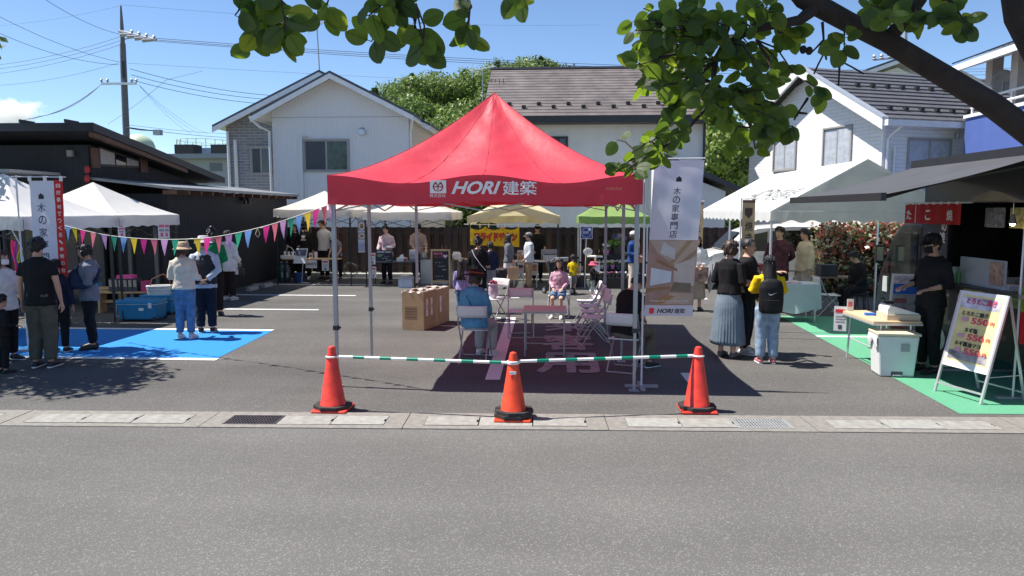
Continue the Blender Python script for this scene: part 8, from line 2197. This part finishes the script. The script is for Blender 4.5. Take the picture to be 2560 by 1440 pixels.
# ---- sitting under the red tent
wb_ = person('woman in light blue shirt and brimmed hat sitting on a folding chair', CH['w'].x, CH['w'].y, 1.60, 158, sex='f', top=('shirt', cloth_m('skyblue', (.10, .30, .47)), dict(inf=.04, slr=.03)), bottom=('wide', cloth_m('palegrey', (.42, .40, .40)), dict(inf=.03)), shoe=s_white, hair=('bob', h_brown), hat=('sunhat', cloth_m('hatnavy', (.02, .022, .035)), cloth_m('ribbon_rust', (.25, .09, .04))), seat=.445, armL='lap', armR='lap', mask=white_print, turn=-28, tilt=8, fat=1.12)
q = MB(); q.tube([wb_['T'](p) for p in ((.13, .05, 1.43), (.06, .15, 1.32), (-.08, .175, 1.12), (-.18, .13, .97))], .006, 6); child_part(wb_, q, 'bag_strap', cb_navy)
person('man in black tee and khaki trousers sitting on a folding chair looking down', CH['m'].x, CH['m'].y, 1.70, 134, top=('tee', cb_black, dict(inf=.028)), bottom=('trousers', cloth_m('khaki', (.15, .13, .10)), dict(inf=.03)), shoe=s_bw, seat=.445, armL='phone', armR='phone', lean=16, tilt=28, fat=1.12)
# ---- right side
bl_ = P('woman with brown hair in white blouse and long beige skirt holding a bag', 1738, 777, 590, 6, sex='f', top=('smock', cb_white, dict(hem=.88, inf=.04)), bottom=('skirt', cloth_m('beigeskirt', (.36, .31, .24)), dict(hem=.28, flare=.03, pleats=5)), shoe=s_black, hair=('mid', h_brown), armL='fold', armR='fold')
bgq = bl_['M'] @ bl_['T']((.02, -.24, .70))
o = small('shopping_bag', 'printed shopping bag with red corner held by the woman in white blouse', 'bag', bgq, [('bag', MB().bx(-.16, .16, -.05, .05, 0, .30), M('bag_print', (.32, .20, .16), .5, .7, scale=10)), ('red_corner', MB().bx(-.165, -.10, -.054, .0, .03, .27), red_print), ('handle', MB().tube([(-.08, 0, .30), (-.06, 0, .38), (.06, 0, .38), (.08, 0, .30)], .006, 5), cb_white)])
small('folded_umbrella', 'grey folded parasol hanging beside the woman in white blouse', 'umbrella', bl_['M'] @ bl_['T']((.26, -.16, .42)), [('canopy', MB().tube([(0, 0, 0), (.02, 0, .2), (.05, 0, .5)], [.008, .07, .03], 10), M('umbrella_grey', (.30, .32, .30), .6), 1), ('handle', MB().tube([(.05, 0, .5), (.06, 0, .62)], .008, 6), black_print)])
P('woman with bobbed hair in black top and long slate blue pleated skirt', 1818, 893, 602, 138, sex='f', top=('loose', cb_black, dict(hem=.93)), bottom=('skirt', cloth_m('slatesk', (.16, .21, .26)), dict(hem=.20, flare=.065, pleats=34)), shoe=(M('shoe_grey', (.12, .12, .13), .6),), hair=('bob', h_brown), armL='hold', armR='hold')
mt_ = P('man with cropped hair and glasses in printed black tee and dark jeans', 1862, 884, 598, 62, top=('tee', cb_black, dict(inf=.028)), bottom=('jeans', cb_dnav, dict(inf=.03)), shoe=(M('shoe_mix', (.5, .5, .5), .6, .6, scale=25), white_print), hair=('buzz', h_black), glasses=True, armL='point', armR='hold', fat=1.05)
lo = MB(); lo.bx(-.06, .06, -.002, 0, -.03, .03).bx(-.04, .05, -.002, 0, -.09, -.045).bx(-.05, .03, -.002, 0, .045, .07)
o = child_part(mt_, lo, 'shirt_print', M('shirt_print', (.35, .36, .38), .8, .5, scale=60)); o.matrix_local = Matrix.Translation(mt_['T']((.02, -.146, 1.22)))
bpk = P('girl with long black hair, yellow sleeves, pale jeans and a black backpack', 1915, 908, 640, 176, sex='f', top=('loose', cloth_m('yellow2', (.75, .50, .01)), dict(sl=.95, inf=.014, slr=.03)), bottom=('wide', cb_ljean), shoe=(M('shoe_pink', (.6, .2, .22), .6), white_print), hair=('long', h_black), armL='up', armR='hold')
q = MB(); q.tube([bpk['T']((0, .19, z)) for z in (.82, .86, 1.0, 1.22, 1.32, 1.36)], [.13, .180, .190, .185, .15, .07], 16, ref=(1, 0, 0), r2=[.05, .085, .095, .085, .06, .03])
bpo = thing('backpack', 'black backpack with white swoosh on the girl in pale jeans', 'backpack', tuple(bpk['root'].location), R(176))
bpo.scale = bpk['root'].scale
o = put(q, 'pack', cloth_m('pack', (.015, .015, .017), .6), None, bpo, smooth=True, ang=0); grow(o, .013, None, .004, 3)
put(MB().tube([bpk['T']((0, .30, .88)), bpk['T']((0, .305, 1.04))], [.11, .12], 14, ref=(1, 0, 0), r2=[.035, .03]), 'front_pocket', cloth_m('pack', (.015, .015, .017)), None, bpo, smooth=True)
for k in (1, -1): put(MB().tube([bpk['T'](p) for p in ((k * .08, .14, 1.28), (k * .09, .04, 1.43), (k * .105, -.09, 1.38), (k * .12, -.14, 1.20), (k * .15, -.06, .98), (k * .12, .12, .92))], .017, 6, r2=.007), 'strap', cloth_m('pack', (.015, .015, .017)), None, bpo, smooth=True)
sw = MB(); sw.poly([(-.065, 0, .018), (-.05, 0, -.012), (-.02, 0, -.018), (.07, 0, .032), (-.015, 0, -.002), (-.045, 0, .002)])
o = put(sw, 'swoosh', white_print, Matrix.Translation(bpk['T']((0.0, .292, 1.13))) @ Matrix.Rotation(math.pi, 4, 'Z'), bpo)
P('man in dark maroon patterned shirt standing under the marquee', 1946, 0, 568, -18, Y=15.9, top=('shirt', cloth_m('maroon', (.075, .03, .038), var=.5)), bottom=('trousers', cb_black), shoe=s_black, armL='back', armR='back', turn=-30)
P('man in beige work jacket and pale trousers under the marquee', 2010, 0, 573, -80, Y=16.0, top=('jacket', cloth_m('workbeige', (.50, .43, .29))), bottom=('trousers', cloth_m('paletr', (.44, .40, .34))), shoe=s_white, armL='down', armR='down')
P('food truck vendor in black uniform, black cap and black mask', 2330, 0, 588, -72, Y=10.0, top=('three', cb_black, dict(inf=.026)), bottom=('trousers', cb_black), shoe=s_black, hat=('cap', cb_black), mask=cb_black, armL='hold', armR='hold', tilt=8)
xs_, ys_ = at(2152, 700, 15.9).x, 15.9
small('low_stool', 'low dark stool under the seated person beside the hedge', 'stool', (xs_, ys_, 0), [('seat', MB().lathe([(.16, .41), (.17, .43), (.17, .445), (.0, .447)], 16), black_metal, 1)] + [('leg', MB().tube([(.1 * a_, .1 * b_, .41), (.15 * a_, .15 * b_, .003)], .012, 6), black_metal) for a_ in (-1, 1) for b_ in (-1, 1)])
person('person in black clothes and pale shoes sitting by the hedge behind the truck', xs_, ys_, 1.66, -75, top=('long', cb_black), bottom=('trousers', cb_black), shoe=s_white, seat=.447, armL='lap', armR='lap', hair=('short', h_black), lean=14, tilt=15)
# ---- grow the surfaces
dg = bpy.context.evaluated_depsgraph_get()
dg.update()
for (o, ex, amp, seed) in PEND:
    me = bpy.data.meshes.new_from_object(o.evaluated_get(dg))
    n = len(me.vertices)
    co = np.empty(n * 3, np.float32); me.vertices.foreach_get('co', co); co = co.reshape(-1, 3)
    if amp:
        no = np.empty(n * 3, np.float32); me.vertices.foreach_get('normal', no); no = no.reshape(-1, 3)
        r = np.random.default_rng(seed); d = np.zeros(n, np.float32)
        for q in range(5):
            k = r.normal(size=3); k *= r.uniform(18, 46) / np.linalg.norm(k); k[2] *= .7
            d += np.abs(np.sin(co @ k + r.uniform(0, 6.28))).astype(np.float32)
        co = co + no * ((d / 5 - .55) * amp * 1.6)[:, None]
        me.vertices.foreach_set('co', co.astype(np.float32).ravel())
    if ex is not None and ex.v:
        nf = len(me.polygons); fs = [tuple(p.vertices) for p in me.polygons]
        m2 = bpy.data.meshes.new('body')
        m2.from_pydata(co.tolist() + ex.v, [], fs + [tuple(n + i for i in f) for f in ex.f])
        for m_ in me.materials: m2.materials.append(m_)
        m2.polygons.foreach_set('material_index', [0] * nf + ex.m)
        bpy.data.meshes.remove(me); me = m2
    me.shade_smooth(); me.name = o.name.split('.')[0]
    o.modifiers.clear()
    old = o.data; o.data = me
    bpy.data.meshes.remove(old)
# ================================================================== TREE OVERHEAD (right, close to the camera)
def leaf_mat(name, base, trans_c, fac):
    m, n, l, p = node_mat(name)
    oi = n.new('ShaderNodeObjectInfo')
    hv = n.new('ShaderNodeHueSaturation'); hv.inputs['Color'].default_value = (*base, 1)
    mr = n.new('ShaderNodeMapRange'); mr.inputs[3].default_value = .7; mr.inputs[4].default_value = 1.4
    l.new(oi.outputs['Random'], mr.inputs[0]); l.new(mr.outputs[0], hv.inputs['Value'])
    l.new(hv.outputs[0], p.inputs['Base Color']); p.inputs['Roughness'].default_value = .55
    t = n.new('ShaderNodeBsdfTranslucent'); t.inputs[0].default_value = (*trans_c, 1)
    ms = n.new('ShaderNodeMixShader'); ms.inputs[0].default_value = fac
    l.new(p.outputs[0], ms.inputs[1]); l.new(t.outputs[0], ms.inputs[2]); l.new(ms.outputs[0], n['Material Output'].inputs[0])
    return m
m_big = [leaf_mat('tree_leaf', (.028, .055, .014), (.30, .46, .03), .46), leaf_mat('tree_leaf_dark', (.018, .038, .012), (.18, .30, .03), .40), leaf_mat('tree_leaf_sunlit', (.07, .11, .015), (.50, .62, .05), .55)]  # the yellow kind has backlit sunshine put into its colour
m_bark = M('tree_bark', (.032, .022, .019), .85, .35, scale=14, bump=.012, bscale=26)
def leaf_mesh(k):
    b = MB(); nl, nw = 9, 4
    fold, curl, wd = (.16, .05, .22, .10)[k], (.10, -.06, .05, .14)[k], (.36, .40, .33, .42)[k]
    def fn(u, v):
        w = wd * math.sin(math.pi * min(1, max(.0, v)) ** .82) ** .62 * (1 if v < .999 else 0) if 0 < v < 1 else 0
        x = (2 * u - 1) * w
        return (x, fold * abs(x) + curl * v * v + .03 * math.sin(6 * v + k) * x, v)
    b.grid(fn, nw, nl)
    b.tube([(0, 0, -.16), (0, .0, 0), (0, .004, .9)], [.018, .016, .006], 4)
    return b
tr = thing('broadleaf_tree', 'broadleaf tree whose dark limb and round leaves hang into view overhead', 'tree', (2.75, 2.5, 0))
o0 = Vector((2.75, 2.5, 0))
def tp(px, py, Y=2.6): return at(px, py, Y) - o0
put(MB().tube([(0, 0, 0), (-.02, .02, .8), (-.12, .05, 1.6), (-.35, .08, 2.15)], [.19, .16, .15, .12], 14), 'trunk', m_bark, None, tr, smooth=True)
lim = [Vector((-.30, .08, 2.05)), tp(2600, 352), tp(2480, 262), tp(2330, 172), tp(2220, 105), tp(2120, 55, 2.58), tp(2010, -5, 2.55), tp(1960, -60, 2.52), tp(1900, -200, 2.5)]
put(MB().tube(lim, [.062, .042, .038, .035, .033, .032, .034, .027, .020], 14), 'limb', m_bark, None, tr, smooth=True)
put(MB().tube([Vector((-.33, .08, 2.1)), Vector((-.72, .1, 2.45)), tp(2600, 130), tp(2548, 40), tp(2530, -60), tp(2480, -300)], [.10, .07, .055, .045, .04, .03], 12), 'limb', m_bark, None, tr, smooth=True)
put(MB().tube([tp(2225, 92), tp(2262, 50, 2.55), tp(2300, 0, 2.5), tp(2330, -80, 2.4)], [.026, .022, .020, .015], 8), 'branch', m_bark, None, tr, smooth=True)
sub = [tp(2030, 25, 2.55), tp(2000, 50, 2.52), tp(1940, 62, 2.5), tp(1890, 72, 2.5), tp(1815, 104, 2.5), tp(1788, 153, 2.5), tp(1783, 204, 2.5), tp(1826, 248, 2.5), tp(1866, 290, 2.5), tp(1890, 350, 2.52)]
put(MB().tube(sub, [.022, .017, .014, .013, .013, .011, .009, .008, .006, .004], 8), 'branch', m_bark, None, tr, smooth=True)
low = [tp(1783, 204, 2.5), tp(1765, 270, 2.46), tp(1722, 320, 2.42), tp(1660, 368, 2.4), tp(1608, 396, 2.38), tp(1566, 424, 2.36)]
put(MB().tube(low, [.008, .006, .005, .0045, .004, .003], 6), 'branch', m_bark, None, tr, smooth=True)
top_l = [lim[-1], tp(1800, -120, 2.5), tp(1640, -60, 2.45), tp(1400, -110, 2.4), tp(1150, -70, 2.35), tp(900, -80, 2.3), tp(680, -50, 2.3)]
put(MB().tube(top_l, [.028, .025, .02, .016, .013, .010, .006], 8), 'branch', m_bark, None, tr, smooth=True)
bare = [[(2056, 55), (2060, 110), (2062, 130), (2046, 160), (2035, 185)], [(2062, 130), (2100, 152), (2130, 168), (2160, 185)], [(2060, 100), (2040, 120), (2025, 135)], [(2099, 152), (2098, 185), (2096, 215)], [(2062, 128), (2066, 150)], [(2020, 245), (2000, 275), (1985, 300)], [(1996, 282), (2018, 284)]]
for pts in bare:
    put(MB().tube([tp(*p, 2.55) for p in pts], [.005] + [.003] * (len(pts) - 1), 5), 'twig', m_bark, None, tr, smooth=True)
for (px, py) in ((2008, 124), (2023, 127)):
    put(MB().ball(tp(px, py, 2.55), (.012, .012, .014), 8, 6), 'bud', m_bark, None, tr, smooth=True)
rl_ = np.random.default_rng(21)
blobs = [  # centre pixel, half sizes, leaves, leaf length, anchor point
    (1690, 70, 140, 85, 46, .080, (1815, 104)), (1620, 130, 70, 60, 15, .078, (1735, 123)), (1660, 225, 60, 60, 18, .075, (1783, 204)), (1745, 190, 55, 60, 13, .078, (1788, 153)), (1850, 160, 80, 65, 20, .078, (1815, 104)),
    (1900, 255, 85, 65, 24, .076, (1826, 248)), (1965, 180, 50, 45, 9, .076, (1890, 100)), (1880, 345, 75, 45, 15, .072, (1880, 320)), (1790, 285, 60, 45, 12, .074, (1765, 270)), (1665, 320, 55, 35, 10, .072, (1722, 320)),
    (1620, 372, 65, 35, 14, .068, (1660, 368)), (1568, 424, 38, 22, 7, .068, (1608, 396)), (1548, 345, 10, 8, 1, .078, (1608, 396)), (1995, 320, 28, 16, 3, .075, (1935, 330)), (1880, 35, 95, 45, 17, .08, (1890, 72)), (2065, 225, 24, 18, 3, .075, (1990, 215)),
    (2195, 35, 55, 38, 10, .085, (2262, 50)), (2110, 95, 26, 36, 3, .09, (2120, 55)), (2300, 35, 60, 35, 7, .085, (2290, 10)), (2420, 45, 75, 40, 9, .095, (2330, -20)), (1960, 90, 40, 35, 5, .08, (1940, 62)),
    (665, 45, 110, 50, 16, .098, (680, -50)), (655, 110, 65, 40, 9, .098, (680, 20)), (840, 35, 45, 40, 4, .10, (860, -60)), (1000, 30, 110, 40, 13, .095, (1000, -70)), (1060, 100, 90, 48, 14, .095, (1040, 10)), (945, 120, 35, 40, 4, .095, (985, 60)), (1165, 55, 45, 40, 5, .095, (1150, -60)), (1275, 15, 36, 22, 3, .095, (1300, -90))]
lm = [[leaf_mesh(k).mesh('leaf', m_big[c]) for k in range(4)] for c in range(3)]
allL = []
for (bx_0, by_0, rx_, ry_, n, ln, anc) in blobs:
    Yc = 2.5 if bx_0 > 1400 else 2.32
    a = tp(anc[0], anc[1], Yc); done = 0
    n, ln = (int(n * 2.35 + .5), ln * .69) if bx_0 > 1400 else (int(n * 1.7 + .5), ln * .76)
    nt = max(1, round(n / 5))
    for k in range(nt):
        an, rr = rl_.uniform(0, 6.28), math.sqrt(rl_.uniform(.05, 1))
        e = tp(bx_0 + rx_ * .85 * rr * math.cos(an), by_0 + ry_ * .85 * rr * math.sin(an), Yc + rl_.uniform(-.22, .22))
        m_ = a.lerp(e, .5) + Vector((rl_.uniform(-.02, .02), rl_.uniform(-.02, .02), rl_.uniform(-.01, .03)))
        put(MB().tube([a, m_, e], [.0035, .003, .002], 5), 'twig', m_bark, None, tr, smooth=True)
        q = min(n - done, 5) if k < nt - 1 else n - done
        for j in range(q):
            f = .55 + .45 * (j + 1) / max(1, q)
            p = m_.lerp(e, (f - .5) * 2) if f > .5 else a.lerp(m_, f * 2)
            dr = Vector((rl_.uniform(-1, 1), rl_.uniform(-.7, .7), rl_.uniform(-1.0, .45))).normalized()
            allL.append((p, dr, ln * rl_.uniform(.78, 1.15), bx_0, by_0)); done += 1
allL.sort(key=lambda t_: -t_[2])
def leaf_m(p, dr, ln):
    nrm = Vector((rl_.uniform(-.75, .75), -1 + rl_.uniform(-.2, .5), rl_.uniform(-.75, .75))).normalized()
    z = (dr - nrm * dr.dot(nrm)).normalized(); y_ = -nrm; x_ = y_.cross(z)
    return Matrix(((x_.x * ln, y_.x * ln, z.x * ln, 0), (x_.y * ln, y_.y * ln, z.y * ln, 0), (x_.z * ln, y_.z * ln, z.z * ln, 0), (0, 0, 0, 1)))
rest = MB()
for i, (p, dr, ln, bx_0, by_0) in enumerate(allL):
    m_ = leaf_m(p, dr, ln)
    m_ = Matrix.Translation(p + (m_ @ Vector((0, 0, .16)))) @ m_
    c = 2 if rl_.random() < .16 else (1 if rl_.random() < .4 else 0)
    if i < 300:
        o = bpy.data.objects.new('leaf', lm[c][i % 4]); C.objects.link(o); o.parent = tr; o.matrix_local = m_
    else:
        q = leaf_mesh(i % 4); rest.add([m_ @ Vector(v) for v in q.v], q.f, 0)
if rest.v:
    o = put(rest, 'leaves', m_big[0], None, tr); o['kind'] = 'stuff'
# the crown above the picture, which keeps the hanging leaves in shade
V, Fq, MI = leaf_cloud([tuple(Vector(c) - o0) for c in ((.3, 2.3, 3.9), (1.2, 2.6, 4.2), (-1.3, 2.1, 3.9), (.0, 2.6, 4.7), (-2.0, 2.2, 4.3), (1.8, 3.0, 4.9), (2.6, 2.6, 4.6), (-.9, 1.6, 4.6), (.8, 1.7, 4.8))], [.62, .7, .55, .8, .6, .8, .9, .6, .7], 520, .075, lambda c, n, r: r.integers(0, 2, n), 31)
o = bpy.data.objects.new('upper_crown', cloud_mesh('upper_crown', V, Fq, MI, m_big[:2])); C.objects.link(o); o.parent = tr; o['kind'] = 'stuff'
# ---- the tree left of the picture that throws dappled shade on the left tents
tl = thing('shade_tree', 'leafy tree beyond the white tents throwing dappled shade', 'tree', (-10.6, 9.6, 0))
t0 = Vector((-10.6, 9.6, 0))
put(MB().tube([(0, 0, 0), (.1, .1, 1.6), (.2, .2, 3.2), (.5, .0, 4.4)], [.16, .13, .10, .05], 10), 'trunk', m_bark, None, tl, smooth=True)
cs = [(-10.7, 12.0, 4.2), (-10.75, 12.6, 4.1), (-11.3, 13.2, 4.3), (-9.2, 9.4, 4.1), (-8.6, 10.0, 4.3), (-8.0, 9.4, 4.2), (-9.4, 10.6, 4.3), (-8.2, 8.8, 4.5), (-9.9, 9.9, 4.2), (-8.9, 10.7, 4.8), (-9.6, 8.6, 4.2), (-8.9, 8.9, 4.0), (-8.4, 9.2, 4.4), (-9.5, 9.4, 4.8), (-10.4, 9.0, 4.6), (-11.3, 11.6, 4.2), (-11.9, 12.6, 4.4), (-11.0, 10.6, 4.6), (-12.0, 11.5, 5.0), (-11.6, 13.6, 4.4), (-10.3, 10.0, 5.2), (-10.0, 8.0, 4.6), (-8.9, 9.6, 4.9)]
for c in cs:
    put(MB().tube([(.2, .2, 3.0), (Vector(c) - t0) * .6 + Vector((0, 0, 1.2)), Vector(c) - t0], [.06, .04, .012], 6), 'branch', m_bark, None, tl, smooth=True)
V, Fq, MI = leaf_cloud([tuple(Vector(c) - t0) for c in cs], [.55, .5, .5, .75, .7, .62, .7, .6, .75, .6, .75, .7, .6, .7, .8, .8, .8, .7, .8, .6, .7, .7, .6], 430, .075, lambda c, n, r: r.integers(0, 2, n), 33)
o = bpy.data.objects.new('crown', cloud_mesh('crown', V, Fq, MI, m_big[:2])); C.objects.link(o); o.parent = tl
